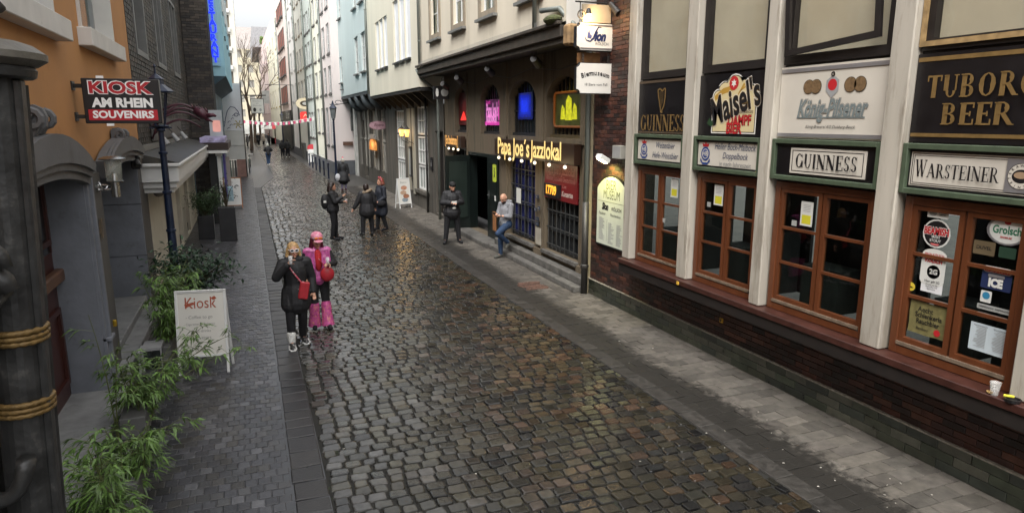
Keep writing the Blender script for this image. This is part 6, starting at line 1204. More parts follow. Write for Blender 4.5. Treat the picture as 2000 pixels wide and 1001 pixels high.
for cx, cy, rd in SH:
    for z in ((2.71,2.4) if rd > .09 else ((2.66,2.46,2.1) if cy < 3.2 else (2.6,2.2))):
        for dz in (0,.022,.046):
            mb = MB(); N_ = 40; mb.tube([(cx+(rd+.012)*math.cos(a_), cy+(rd+.012)*math.sin(a_), z+dz) for a_ in [2*math.pi*k/N_ for k in range(N_+1)]], [.0125+.0022*math.sin(k*2.9+dz*90) for k in range(N_+1)], 6); mb.build('rope_band', gilt, fc, smooth=True)
mb = MB(); mb.lathe([(.16,3.77),(.175,3.78),(.18,3.805),(.17,3.82)], (-.96,3.25,0), 16); mb.build('capital', dkc, fc, smooth='auto'); mb = MB(); mb.lathe([(.18,3.82),(.215,3.845),(.215,3.87),(.17,3.9),(.12,3.915)], (-.96,3.25,0), 24); mb.build('capital_roll', M('stone_roll', (.12,.11,.09), .5, var=.3, scale=12, bump=.3), fc, smooth='auto')
mb = MB(); mb.lathe([(.07,3.9),(.065,3.86),(.05,5.2)], (-1.09,3.3,0), 10); mb.build('upper_post', M('green_black_iron', (.02,.028,.024), .4, var=.3), fc)
mb = MB(); mb.tube([(-1.1,3.28,4.05),(-1.02,3.24,4.12),(-.93,3.22,4.1),(-.87,3.2,4.02)], [.02,.02,.016,.022], 7); mb.build('iron_tendril', iron, fc, smooth=True)
mb = MB()
for cx, cy, s_ in ((-.93,3.08,.8),(-1.1,2.86,.75)):
    mb.tube([(cx+.0+.12*s_*math.cos(a_)-.06, cy, 2.28+.26*s_*math.sin(a_)) for a_ in [-.2-2.6*k/14 for k in range(15)]], [.036-.001*k for k in range(15)], 8, sx=1.5, up=(0,1,0)); mb.tube([(cx-.05+.1*s_*math.cos(a_)*(1-a_/10), cy, 2.95+.12*s_*math.sin(a_)*(1-a_/10)) for a_ in [k*.5 for k in range(14)]], .042, 8)
mb.build('scroll_bracket', dkc, fc, smooth=True)
mb = MB()
for cx, cy, cz, s_ in ((-.99,3.05,3.05,.1),(-1.03,2.95,2.72,.09)):
    mb.tube([(cx+s_*math.cos(a_)*(1-a_/9), cy, cz+s_*1.3*math.sin(a_)*(1-a_/9)) for a_ in [k*.45 for k in range(17)]], [.026-.001*k for k in range(17)], 7)
mb.tube([(-.9,3.1,2.95),(-.98,3.02,2.86),(-1.06,2.95,2.9)], .02, 6); mb.build('iron_scroll', dkc, fc, smooth=True)
mb = MB(); mb.tube([(-.845,3.3,0),(-.845,3.3,3.75)], .018, 6); mb.build('corner_rod', dkc, fc)
mb = MB(); mb.tube([(-1.1,2.95,3.02),(-1.22,3.0,3.05)], [.1,.12], 12); mb.build('wing_volute', dkc, fc, smooth=True)
fc.rotation_euler.y = .045; fc.location.x -= .15
# ================================================================ far street things
def street_lantern(label, x, y, h=4.2):
    t = thing('street_lamp', label, 'street lamp', (x,y,0)); mb = MB(); mb.lathe([(.12,0),(.12,.3),(.07,.5),(.05,h-.9),(.09,h-.85),(.05,h-.8)], (x,y,0), 10); mb.build('post', nv, t); mb = MB(); mb.lathe([(.11,h-.8),(.2,h-.2)], (x,y,0), 6); mb.build('lantern_glass', M('dim_lantern_glass', (.2,.22,.22), .2, var=.2), t); mb = MB(); mb.lathe([(.25,h-.2),(.1,h),(.02,h+.25)], (x,y,0), 6); mb.build('cap', nv, t)
street_lantern('dark street lamp before the pink house', 4.92, 42.0, 4.5); street_lantern('far street lamp beside the beige row near the bunting', 3.95, 84, 4.4)
for k in range(6):
    y = 43.5+2.6*k; t = thing('bollard', 'slim dark bollard along the far pavement edge, %s' % ('nearest','second','third','fourth','fifth','farthest')[k], 'bollard', (4.62,y,0), 'slim bollards before the pastel houses'); MB().lathe([(.05,0),(.045,.85),(.07,.88),(.07,.95),(.02,1.02)], (4.62-.012*k,y,0), 8).build('post', nv, t)
def bicycle(label, x, y, rz, group=None):
    t = thing('bicycle', label, 'bicycle', (x,y,0)); Lm = Matrix.Translation((x,y,0)) @ Matrix.Rotation(rz,4,'Z')
    for cx in (-.52,.52):
        mb = MB(); mb.tube([(cx+.33*math.cos(a_), 0, .34+.33*math.sin(a_)) for a_ in [2*math.pi*k/24 for k in range(25)]], .018, 5); w_ = mb.xf(Lm).build('wheel', ink, t)
        mb = MB(); [mb.tube([(cx,0,.34),(cx+.31*math.cos(a_),0,.34+.31*math.sin(a_))], .004, 3) for a_ in [k*.52 for k in range(12)]]; mb.xf(Lm).build('spoke', steel, w_)
    mb = MB(); [mb.tube(q, .017, 6) for q in ([(-.52,0,.34),(-.05,0,.3)],[(-.52,0,.34),(-.15,0,.78)],[(-.05,0,.3),(-.17,0,.88)],[(-.05,0,.3),(.38,0,.75)],[(-.15,0,.76),(.36,0,.84)],[(.52,0,.34),(.36,0,.86)])]; mb.xf(Lm).build('frame', M('bike_frame_dark', (.03,.05,.04), .4), t)
    mb = MB(); mb.tube([(.36,0,.84),(.34,0,1.0)], .014); mb.tube([(.3,-.28,1.02),(.38,-.1,1.02),(.38,.1,1.02),(.3,.28,1.02)], .013); mb.xf(Lm).build('handlebar', steel, t); MB().ball((-.18,0,.92), (.13,.07,.035)).xf(Lm).build('saddle', ink, t)
bicycle('dark bicycle leaning on the pavement before the yellow house', 5.0, 52.5, 1.45); bicycle('bicycle with silver handlebar parked before the pink house side wall', 5.35, 44.3, 1.3); bicycle('dark bicycle parked along the white wall on the left', -.02, 50, 1.6); bicycle('second dark bicycle behind the first along the left wall', .05, 56, 1.5)
t = thing('oval_lit_sign', 'white oval lit sign over the red round sign on the ivory house', 'sign', (4.9,63,5)); F6 = Fr('F', 62.8); F6.poly(MB(), disc(5.0,5.05,.8,.5), -.1, 0).build('panel', M('lit_ivory_oval', (.6,.55,.4), .4, emit=(1,.8,.5), es=.15), t); flat(F6, disc(5.0,5.05,.45,.25), .01, MATS['brown_strip'], t, 'eye'); flat(F6, disc(5,5.05,.25,.13), .02, paper, t, 'centre'); MB().box(5.0,5.5,62.9,63,5.6,5.65).build('arm', iron, t)
t = thing('red_lit_sign', 'red glowing sign below the oval sign', 'sign', (4.9,63,4)); F6.poly(MB(), rrect(4.5,5.4,3.55,4.35,.2), -.1, 0).build('panel', emis('red_sign_glow', (1,.06,.05), .35), t); flat(F6, [(4.7,3.8),(4.95,4.05),(5.2,3.8),(4.95,4.2)], .01, MATS['lit_ivory_oval'], t, 'emblem')
t = thing('overhead_sign', 'white rectangular sign hanging on a long arm over the far street', 'sign', (.9,60,4.3)); F7 = Fr('F', 60); F7.bx('frame', M('dark_sign_rim', (.06,.06,.06), .5), t, .46, 1.5, 4.15, 5.35, -.1, 0); F7.bx('panel', paper, t, .51, 1.45, 4.2, 5.3, .002, .01); lettering(F7, 'Brauhaus\nam\nRheinufer', .98, 4.97, .012, MATS['print_grey'], t, width=.7); flat(F7, disc(.75,4.45,.12,.17), .012, ink, t, 'emblem'); flat(F7, disc(1.2,4.45,.1,.12), .012, MATS['print_grey'], t, 'emblem')
MB().tube([(-.3,60.1,5.6),(1.7,60.1,5.62)], .04, 6).build('arm', iron, t); MB().tube([(-.3,60.1,5.3),(.8,60.1,5.55)], .02, 5).build('brace', iron, t)
t = thing('small_square_sign', 'smaller pale square sign beyond the large hanging one', 'sign', (2.1,75,5.2)); Fr('F',75).bx('panel', M('pale_sign_grey', (.5,.5,.48), .5), t, 1.75, 2.45, 5.3, 6.6, -.1, 0); MB().tube([(2.1,75,6.6),(2.1,75,7.2),(4.8,75,7.2)], .03, 5).build('arm', iron, t)
t = thing('wall_bracket', 'wrought iron scroll bracket with a dark hanging sign on the pink side wall', 'bracket', (5.9,46,4.5)); mb = MB(); mb.tube([(6.5,45.6,4.75),(5.6,45.6,4.6),(5.3,45.6,4.55),(5.15,45.6,4.62)], .03, 5); mb.tube([(6.5+.28*math.cos(a_)*(1-a_/12), 45.6, 4.8+.3*math.sin(a_)*(1-a_/12)) for a_ in [k*.5 for k in range(18)]], .025, 5); mb.tube([(5.7+.2*math.cos(a_),45.6,4.75+.12*math.sin(a_)) for a_ in [k*.6 for k in range(9)]], .02, 4); mb.build('scroll', iron, t)
MB().box(6.5,6.72,45.7,46.1,2.9,4.8).build('relief_figure', M('dark_relief', (.06,.065,.06), .7, var=.5, scale=5), t); 
t = thing('wall_plaque', 'small brown plaque on the pink side wall', 'plaque', (6.2,46.2,2)); Fr('F',46.2).bx('plate', M('brown_plaque', (.12,.06,.04), .5), t, 5.95, 6.6, 1.95, 2.2, .0, .04)
# bunting
t = thing('bunting', 'string of white and pink-red pennants across the far street', 'bunting', (2.2,56,3.5)); P_ = [(-.2+5.3*k/26, 56, 3.62-.28*math.sin(math.pi*k/26)+.25*k/26) for k in range(27)]
MB().tube(P_, .008, 3).build('cord', paper, t)
for k in range(26):
    x, y, z = P_[k]; MB().add([(x+.02,y,z),(x+.17,y,z),(x+.17,y-.01,z-.24),(x+.02,y-.01,z-.24)], [(0,1,2,3)]).build('pennant', paper if k % 2 else M('bunting_pink', (.5,.08,.16), .6, var=.1), t)
t = thing('small_tree_pot', 'dark low cabinet against the far shop front', 'cabinet', (4.9,68,0)); MB().box(4.85,5.15,66,68,0,1.5).build('box', M('dark_cabinet', (.1,.1,.09), .6), t)
for k, (x, lb, cc) in enumerate(((4.1,'red parasol shape at the far street end',(.5,.05,.06)),(3.3,'white stall at the far street end',(.6,.6,.58)))):
    t = thing('market_stall', lb, 'stall', (x,112,0)); MB().lathe([(1.2,2.3),(.1,2.9)], (x,112,0), 8).build('canopy', M('stall_%d' % k, cc, .6), t); MB().tube([(x,112,0),(x,112,2.4)], .05, 5).build('pole', iron, t); MB().box(x-.7,x+.7,111.6,112.4,0,.9).build('counter', M('stall_counter_%d' % k, tuple(c*.7 for c in cc), .6), t)
# ================================================================ PEOPLE
skin = M('skin', (.5,.27,.18), .5, var=.06, scale=20); blackc = M('black_cloth', (.014,.014,.016), .7, var=.4, scale=14, bump=1.0, bscale=16); blackp = M('black_trousers', (.008,.008,.01), .85, var=.3, scale=10, bump=.4, bscale=20)
def remesh(mb, name, mat, parent, vox, smooth=2):
    me = bpy.data.meshes.new(name); me.from_pydata(mb.v, [], mb.f); bm = bmesh.new(); bm.from_mesh(me); bmesh.ops.recalc_face_normals(bm, faces=bm.faces); bm.to_mesh(me); bm.free()
    o = bpy.data.objects.new(name, me); COL.objects.link(o); m = o.modifiers.new('r', 'REMESH'); m.mode = 'VOXEL'; m.voxel_size = vox
    s = o.modifiers.new('s', 'SMOOTH'); s.factor = .5; s.iterations = smooth
    bpy.context.view_layer.update(); me2 = bpy.data.meshes.new_from_object(o.evaluated_get(bpy.context.evaluated_depsgraph_get())); bpy.data.objects.remove(o)
    me2.polygons.foreach_set('use_smooth', [True]*len(me2.polygons)); me2.materials.clear(); me2.materials.append(mat); me2.name = name; return link(name, me2, parent)
J0 = dict(pel=(0,0,.95), waist=(0,0,1.08), chest=(0,-.01,1.28), neck=(0,.01,1.46), head=(0,-.01,1.6),
  shR=(-.17,0,1.4), elR=(-.23,.02,1.13), wrR=(-.24,-.05,.88), shL=(.17,0,1.4), elL=(.23,.02,1.13), wrL=(.24,-.05,.88),
  hipR=(-.09,0,.92), knR=(-.1,-.02,.5), anR=(-.1,.02,.09), hipL=(.09,0,.92), knL=(.1,-.02,.5), anL=(.1,.02,.09), toeR=(-.12,-.17,.04), toeL=(.12,-.17,.04))
def person(label, loc, rz, h=1.72, pose={}, vox=.012, wide=1., top=blackc, bottom=blackp, shoe=None, hair=None, hairlen=0, coat=None, sleeve=None, cuffL=1., hat=None, skinm=skin, hairm=None, bell=None, lower=None, group=None, beard=None):
    k = h/1.74; J_ = {**J0, **pose}; Lm = Matrix.Translation(loc) @ Matrix.Rotation(rz, 4, 'Z'); P = {a: Lm @ (Vector(b)*k) for a, b in J_.items() if isinstance(b, tuple)}
    t = thing('person', label, 'person', loc, group); far = vox > .016
    W = lambda x: x*k*wide
    # body
    mb = MB(); mb.cap(P['pel'], P['waist'], W(.13), W(.115)); mb.cap(P['waist'], P['chest'], W(.115), W(.135)); mb.cap(P['shR'], P['shL'], W(.06), W(.06)); mb.cap(P['chest'], P['neck'], W(.11), k*.05); mb.cap(P['neck'], P['head'], k*.052, k*.055)
    hd = P['head']; R3 = Matrix.Rotation(rz, 4, 'Z'); fd = (P['head']-P['neck']); tilt = J_.get('face', (0,-1,-.05)); fv = (R3 @ Vector(tilt)).normalized(); side = fv.cross(Vector((0,0,1))).normalized(); upv = side.cross(fv).normalized()
    hm = MB(); hm.ball((0,0,.012), (.076,.094,.105), 14, 10); hm.ball((0,-.035,-.05), (.055,.06,.058), 12, 8); hm.cap((0,-.088,.0), (0,-.105,-.022), .011, .016, 8); hm.cap((-.075,.01,-.01),(-.08,.015,.015),.014,.016,6); hm.cap((.075,.01,-.01),(.08,.015,.015),.014,.016,6)
    hm.cap((-.03,-.085,.025),(.03,-.085,.025),.012,.012,6); hm.cap((-.018,-.092,-.052),(.018,-.092,-.052),.009,.009,6); hm.ball((0,-.08,-.085),(.024,.02,.018),8,6)
    HM = Matrix.Translation(hd) @ Matrix((( -side.x, -fv.x, upv.x),( -side.y, -fv.y, upv.y),( -side.z, -fv.z, upv.z))).to_4x4() @ Matrix.Scale(k*1.04, 4)
    hm.xf(HM); mb.v, o_ = mb.v, len(mb.v); mb.add(hm.v, hm.f)
    for s in 'RL':
        mb.cap(P['sh'+s], P['el'+s], W(.048), W(.038)); mb.cap(P['el'+s], P['wr'+s], W(.038), k*.026)
        mb.cap(P['hip'+s], P['kn'+s], W(.085), W(.056)); mb.cap(P['kn'+s], P['an'+s], W(.055), W(.038)); mb.cap(P['an'+s], P['toe'+s], k*.038, k*.03)
        d = (P['wr'+s]-P['el'+s]).normalized(); hdv = Vector(J_.get('hand'+s, (0,0,0))); hv = (d+(R3 @ hdv)).normalized(); sd = hv.cross(Vector((.3,.2,1)) if abs(hv.z) < .8 else Vector((0,1,0))); sd = sd.normalized(); nn = hv.cross(sd).normalized(); w0 = P['wr'+s]; pm = w0+hv*.075*k
        mb.cap(w0, pm, k*.026, k*.03)
        if not far:
            for q, ln in ((-1.4,.062),(-.5,.07),(.45,.066),(1.35,.052)):
                b0 = pm+sd*q*.0165*k+hv*.01; b1 = b0+hv*ln*.55*k+nn*.012; b2 = b1+(hv*.5+nn*.85).normalized()*ln*.5*k; mb.cap(b0, b1, .0105*k, .0098*k, 6); mb.cap(b1, b2, .0098*k, .0085*k, 6)
            b0 = w0+hv*.03*k-sd*.025*k; mb.cap(b0, b0+(hv*.5-sd*.6+nn*.4).normalized()*.04*k, .0125*k, .011*k, 6); mb.cap(b0+(hv*.5-sd*.6+nn*.4).normalized()*.04*k, b0+(hv*.8-sd*.5+nn*.9).normalized()*.068*k, .011*k, .009*k, 6)
        else: mb.cap(pm, pm+hv*.07*k, k*.026, k*.014)
    remesh(mb, 'body', skinm, t, vox if not far else vox, 1)
    # trousers
    mb = MB(); mb.cap(P['hipR'], P['hipL'], W(.125), W(.125)); mb.cap(P['pel'], P['waist'], W(.15), W(.135)); bf = bell or 1
    for s in 'RL': mb.cap(P['hip'+s], P['kn'+s], W(.105), W(.073)); an = P['kn'+s].lerp(P['an'+s], .93 if not lower else .1); mb.cap(P['kn'+s], an, W(.073), W(.057 if not lower else .07))
    remesh(mb, 'trousers', bottom, t, vox*1.15, 2)
    if lower:
        for s in 'RL': mb = MB(); a, b = P['kn'+s], P['kn'+s].lerp(P['an'+s], 1.08); mb.tube([a.lerp(b, q) for q in (0,.15,.4,.7,1)], [W(.075),W(.09),W(.088),W(.1),W(.118)], 16); mb.build('legging', lower, t, smooth='auto')
    # top / coat
    mb = MB(); sv = sleeve or top; fat = J_.get('fat', 1.)
    mb.cap(P['pel'], P['waist'], W(.165)*fat, W(.15)*fat); mb.cap(P['waist'], P['chest'], W(.15)*fat, W(.16)*fat); mb.cap(P['shR'], P['shL'], W(.078)*fat, W(.078)*fat); mb.cap(P['chest'], P['neck'], W(.145), k*.075)
    if coat:
        e = P['pel']+Vector((0,0,-coat*k)); mb.cap(P['pel'], e, W(.175)*fat, W(.19)*fat); q = P['hipR'].lerp(P['knR'], min(1,coat/.42)); q2 = P['hipL'].lerp(P['knL'], min(1,coat/.42)); mb.cap(P['hipR'], q, W(.13), W(.14)); mb.cap(P['hipL'], q2, W(.13), W(.14))
    sl = mb if not sleeve else MB()
    for s in 'RL': sl.cap(P['sh'+s], P['el'+s], W(.075)*fat, W(.064)*fat); sl.cap(P['el'+s], P['el'+s].lerp(P['wr'+s], .93*cuffL), W(.062)*fat, W(.046)*fat)
    remesh(mb, 'jacket', top, t, vox*1.15, 2)
    if sleeve: remesh(sl, 'sleeves', sleeve, t, vox*1.15, 2)
    for s in 'RL':
        mb = MB(); d = (P['toe'+s]-P['an'+s]); z0 = min(P['toe'+s].z, P['an'+s].z)-.05*k; mb.cap(P['an'+s]+Vector((0,0,.03*k)), P['an'+s]-d*.12, k*.052, k*.052); mb.cap(P['an'+s]-d*.15+Vector((0,0,-.02*k)), P['toe'+s], k*.05, k*.04)
        remesh(mb, 'shoe', shoe or blackp, t, vox, 1)
    if beard:
        bm_ = MB(); bm_.ball((0,-.055,-.075),(.06,.052,.05),12,8); bm_.xf(HM).build('beard', beard, t, smooth=True)
    if hair:
        hb_ = MB(); hb_.ball((0,.022,.045), (.092,.1,.095), 16, 10); hb_.ball((0,.04,-.0), (.09,.085,.1), 14, 9)
        if hairlen:
            rr = random.Random(sum(map(ord, label)))
            for q in range(26): a_ = math.radians(-20+220*q/25); x, y = -.09*math.cos(a_), .03+.085*math.sin(a_); ln = hairlen*rr.uniform(.8,1.1); hb_.cap((x*.9,y*.9,.02), (x*1.25+rr.uniform(-.02,.02), y*1.05+rr.uniform(-.02,.03)-.02, -ln), .026, .018, 7)
        remesh(hb_.xf(HM), 'hair', hair, t, min(.012, vox), 1)
    if not far:
        e = MB(); [e.ball((sx*.03,-.088,.018), (.012,.006,.006), 8, 5) for sx in (-1,1)]; e.xf(HM).build('eyes', M('eye_dark', (.03,.02,.02), .2, var=0), t); e = MB(); e.cap((-.02,-.097,-.052),(.02,-.097,-.052),.006,.006,6); e.xf(HM).build('lips', M('lips', (.42,.12,.1), .4, var=0), t)
    return t, P, HM, k
def prop(name, label, cat, loc): return thing(name, label, cat, loc)
blond = M('blond_hair', (.45,.28,.12), .5, var=.4, scale=40, bump=.5, bscale=90); magenta = M('plum_red_hair', (.1,.012,.025), .45, var=.5, scale=40, bump=.5, bscale=90); darkh = M('dark_brown_hair', (.018,.01,.008), .45, var=.5, scale=30); redh = M('auburn_hair', (.16,.04,.02), .5, var=.4, scale=30)
boot = M('black_white_boots', (.03,.03,.03), .5, var=.2, scale=20, dirt=((.7,.7,.68), 16, .55, 1))
# 1 blonde woman in black
t, P, HM, k = person('blonde woman in a padded black coat and sunglasses drinking from a cup', (.55,10.95,0), .12, 1.71,
   dict(shR=(-.18,0,1.4), elR=(-.3,-.08,1.2), wrR=(-.13,-.21,1.42), handR=(.35,.0,.35), shL=(.19,0,1.4), elL=(.27,.04,1.13), wrL=(.27,-.06,.9), face=(.0,-1,-.02), knR=(-.12,-.08,.5), anR=(-.13,-.1,.09), toeR=(-.15,-.28,.04), knL=(.08,-.02,.5), anL=(.09,.12,.1), toeL=(.11,-.06,.05), fat=1.1), .0085, 1.08, coat=.2, hair=blond, hairlen=.2, shoe=boot)
for s in 'RL':
    mb = MB(); a = P['an'+s]+Vector((0,0,.02)); mb.cap(a, a+Vector((0,0,.13)), .062, .07); mb.build('legwarmer', M('white_knit', (.65,.65,.62), .8, var=.3, scale=30, bump=.5), t, smooth=True); mb = MB(); mb.tube([P['toe'+s]+Vector((x,y,-.022)) for x, y in ((-.04,.24),(-.05,.05),(-.03,-.03),(.03,-.03),(.05,.05),(.04,.24))], .014, 5); mb.build('shoe_sole', white_w, t)
mb = MB(); mb.cap(P['neck']+Vector((-.1,-.03,.0)), P['neck']+Vector((.1,-.03,.0)), .055, .055); mb.cap(P['neck']+Vector((-.12,-.04,-.05)), P['neck']+Vector((.02,-.12,-.12)), .04, .035); mb.cap(P['neck']+Vector((.12,-.04,-.05)), P['neck']+Vector((.02,-.12,-.12)), .04, .035); mb.build('collar', blackc, t, smooth=True)
mb = MB(); [mb.ball(P['chest']+Vector((.03,-.17,.0-.14*q)), .011, 8, 5) for q in range(4)]; mb.build('button', steel, t)
g = prop('sunglasses', 'white framed dark sunglasses worn by the blonde woman', 'sunglasses', tuple(HM.translation)); fr_ = MB(); le = MB()
for sx in (-1,1): fr_.tube([(sx*.034+.03*math.cos(a_), -.104, .02+.021*math.sin(a_)) for a_ in [k_*.63 for k_ in range(11)]], .006, 5); le.ball((sx*.034,-.102,.02), (.028,.006,.02), 12, 7); fr_.tube([(sx*.062,-.1,.025),(sx*.085,0,.02)], .006, 5)
fr_.xf(HM).build('frame', M('white_plastic', (.75,.72,.74), .3, var=0), g); le.xf(HM).build('lens', M('black_lens', (.01,.01,.01), .05, var=0), g)
def cup(label, p, h=.11, liquid=None, r_=.034):
    g = prop('cup', label, 'cup', p); MB().lathe([(r_*.75,0),(r_,h),(r_*.95,h),(r_*.7,.006)], p, 14).build('cup_wall', M('clear_cup', (.8,.8,.8), .1, var=0, alpha=.35), g, smooth=True)
    if liquid: MB().lathe([(r_*.7,.008),(r_*.88,h*.7)], p, 12).build('drink', liquid, g)
hR = P['wrR']+Vector((.04,-.05,.02)); cup('clear plastic cup at the blonde woman mouth', (hR.x, hR.y-.03, hR.z-.0), .13)
bagm = M('red_leather', (.38,.02,.03), .35, var=.15, scale=20); g = prop('shoulder_bag', 'small red bag on a red and white strap across the black coat', 'bag', tuple(P['hipL'])); q = P['hipL']+Vector((.03,-.2,.07)); MB().box(-.075,.075,-.03,.03,-.16,.12).xf(Matrix.Translation(q) @ Matrix.Rotation(.2,4,'Y')).build('bag', bagm, g, bevel=.015)
mb = MB(); N_ = 9; sp_ = [P['shR']+Vector((.06,-.09,.02)), P['chest']+Vector((-.03,-.2,.0)), P['waist']+Vector((.08,-.2,.03)), q+Vector((0,0,.12))]; mb.tube(sp_, .012, 6); mb.build('strap', M('red_white_strap', (.5,.06,.1), .6, var=.2, dirt=((.75,.7,.7), 30, .5, 1)), g)
# 2 woman in pink
pinkf = M('pink_foil_cloth', (.5,.1,.3), .35, var=.4, scale=18, bump=.6, bscale=30, dirt=((.7,.4,.55), 14, .55, .8)); holo = M('holographic_flares', (.5,.08,.26), .28, var=.3, scale=20, bump=.4, dirt=((.7,.3,.2), 22, .52, .9)); redk = M('red_knit', (.42,.015,.02), .8, var=.15, scale=30, bump=.4)
t, P, HM, k = person('woman in pink cap, red jumper and pink foil waistcoat with glittering pink flares', (.98,11.75,0), .05, 1.72,
   dict(elL=(.28,-.02,1.17), wrL=(.16,-.24,1.2), handL=(-.3,-.2,.2), elR=(-.24,.02,1.13), wrR=(-.2,-.1,.95), face=(.1,-1,-.35), head=(.0,-.05,1.59), knR=(-.1,-.05,.5), anR=(-.11,0,.1), toeR=(-.13,-.15,.05), knL=(.1,-.02,.5), anL=(.11,-.06,.1), toeL=(.13,-.22,.05)), .0085, .98, top=pinkf, sleeve=blackc, hair=magenta, hairlen=.28, lower=holo)
mb = MB(); c0 = P['chest']
for sx in (-1,1): mb.add([c0+Vector((sx*a,b,z)) for a, b, z in ((.06,-.15,.15),(.2,-.09,.17),(.21,-.09,-.05),(.18,-.13,-.3),(.08,-.19,-.3),(.05,-.185,-.05))]+[c0+Vector((sx*a,b-.012,z)) for a, b, z in ((.06,-.15,.15),(.2,-.09,.17),(.21,-.09,-.05),(.18,-.13,-.3),(.08,-.19,-.3),(.05,-.185,-.05))], [(0,1,2,5),(5,2,3,4),(6,11,8,7),(11,10,9,8),(0,6,7,1),(1,7,8,2),(2,8,9,3),(3,9,10,4),(4,10,11,5),(5,11,6,0)])
mb.build('waistcoat', pinkf, t); MB().ball(P['chest']+Vector((0,-.1,-.02)), (.075,.09,.2), 12, 9).build('jumper', redk, t, smooth=True)
g = prop('cap', 'pink and white party cap with orange ski goggles print', 'cap', tuple(HM.translation)); mb = MB(); mb.ball((0,.012,.085), (.1,.108,.075), 16, 9); mb.xf(HM).build('crown', M('pink_cap_cloth', (.62,.2,.3), .7, var=.1, dirt=((.75,.65,.66), 20, .5, .9)), g, smooth=True); mb = MB(); mb.ball((0,-.105,.055), (.08,.055,.012), 14, 6); mb.xf(HM).build('brim', MATS['pink_cap_cloth'], g, smooth=True)
mb = MB(); [mb.ball((sx*.035,-.092,.098), (.034,.014,.022), 12, 6) for sx in (-1,1)]; mb.xf(HM).build('goggles', M('orange_goggles', (.7,.2,.04), .2, var=.2), g, smooth=True)
hL = P['wrL']+Vector((-.03,-.05,.02)); cup('clear cup held by the woman in pink', (hL.x, hL.y-.03, hL.z), .12)
g = prop('shoulder_bag', 'bright red round bag at the hip of the woman in pink', 'bag', tuple(P['hipL'])); q = P['waist']+Vector((.13,-.23,-.05)); MB().ball(q, (.12,.05,.13), 14, 9).build('bag', bagm, g, smooth=True); MB().tube([P['shR']+Vector((.1,-.1,.02)), P['chest']+Vector((.02,-.2,0)), q+Vector((0,0,.1))], .009, 5).build('strap', bagm, g)
# 3 backpacker facing right
t, P, HM, k = person('person in black with backpack seen from the side holding orange drink', (2.27,20.75,0), 1.35, 1.78,
   dict(elR=(-.22,-.1,1.17), wrR=(-.1,-.3,1.3), handR=(.1,-.1,.5), elL=(.22,-.02,1.14), wrL=(.1,-.3,1.14), face=(0,-1,-.1), anR=(-.09,.05,.09), toeR=(-.11,-.14,.04), knL=(.1,-.05,.5), anL=(.1,-.04,.09), toeL=(.12,-.23,.04), fat=1.12), .0125, 1.05, hair=darkh, hairlen=.14)
MB().lathe([(.17,0),(.175,.05)], P['pel']+Vector((0,0,-.09)), 16, 1, .9).build('shirt_hem', white_w, t)
b0 = P['chest']-(P['toeL']-P['anL']).normalized()*.24; b0.z = P['chest'].z-.12; g = prop('backpack', 'black backpack with a small white patch on the standing person', 'backpack', tuple(b0)); mb = MB(); mb.ball(b0, (.12,.15,.24), 14, 9); mb.build('pack', blackc, g, smooth=True); MB().box(b0.x-.05,b0.x+.03,b0.y-.155,b0.y-.14,b0.z-.02,b0.z+.05).build('patch', paper, g)
hL = P['wrL']; cup('plastic cup of orange drink held at chest height', (hL.x+.09, hL.y-.02, hL.z-.05), .13, M('orange_drink', (.6,.1,.03), .3, var=0), .04)
# 4 fur hood from behind
t, P, HM, k = person('person in a black parka with fur trimmed hood seen from behind', (3.36,21.15,0), 3.3, 1.66,
   dict(elR=(-.26,.02,1.15), wrR=(-.3,-.05,.95), elL=(.3,-.03,1.14), wrL=(.42,-.06,.94), hipR=(-.1,0,.9), knR=(-.14,0,.48), anR=(-.15,0,.09), toeR=(-.17,-.19,.04), knL=(.15,0,.48), anL=(.17,0,.09), toeL=(.19,-.19,.04), face=(-.3,-1,-.1), fat=1.2), .0125, 1.15, coat=.12, hair=darkh, shoe=M('dark_trainers', (.02,.02,.02), .5, var=.2, dirt=((.6,.6,.6), 20, .62, 1)))
mb = MB(); R9 = P['neck']; mb.tube([(R9.x+.15*math.cos(a_), R9.y+.02+.12*math.sin(a_), R9.z+.02+.05*math.cos(a_*1)) for a_ in [k_*.45 for k_ in range(15)]], [.045+.008*math.sin(k_*2.4) for k_ in range(15)], 8); mb.build('fur_trim', M('beige_fur', (.25,.19,.13), .95, var=.5, scale=50, bump=1, bscale=120), t, smooth=True)
# 5 friend facing left
t, P, HM, k = person('woman in a long dark navy coat with red hair band turned left towards her friend', (3.98,22.0,0), -1.25, 1.76,
   dict(elR=(-.25,-.05,1.15), wrR=(-.12,-.27,1.2), elL=(.24,0,1.12), wrL=(.18,-.2,1.0), knR=(-.1,-.08,.5), anR=(-.1,-.12,.09), toeR=(-.12,-.31,.04), anL=(.1,.1,.09), toeL=(.12,-.08,.04)), .0125, 1.08, coat=.32, top=M('dark_navy_cloth', (.012,.015,.024), .7, var=.3, scale=12, bump=.4), hair=redh, hairlen=.08)
g = prop('hair_band', 'red and white party hair band on the woman in the navy coat', 'hair band', tuple(HM.translation)); mb = MB(); [mb.ball((sx*.05,-.02,.14), (.03,.02,.035), 8, 6) for sx in (-1,1)]; mb.tube([(.095*math.cos(a_), 0, .03+.11*math.sin(a_)) for a_ in [k_*.35 for k_ in range(10)]], .012, 6); mb.xf(HM).build('band', M('party_red', (.45,.05,.08), .5, var=.3, dirt=((.7,.6,.6), 25, .58, 1)), g)
g = prop('handbag', 'black handbag at the side of the navy coat', 'bag', tuple(P['pel'])); MB().ball(P['pel']+Vector((-.05,-.24,-.02)), (.17,.08,.12), 12, 8).build('bag', blackp, g, smooth=True)
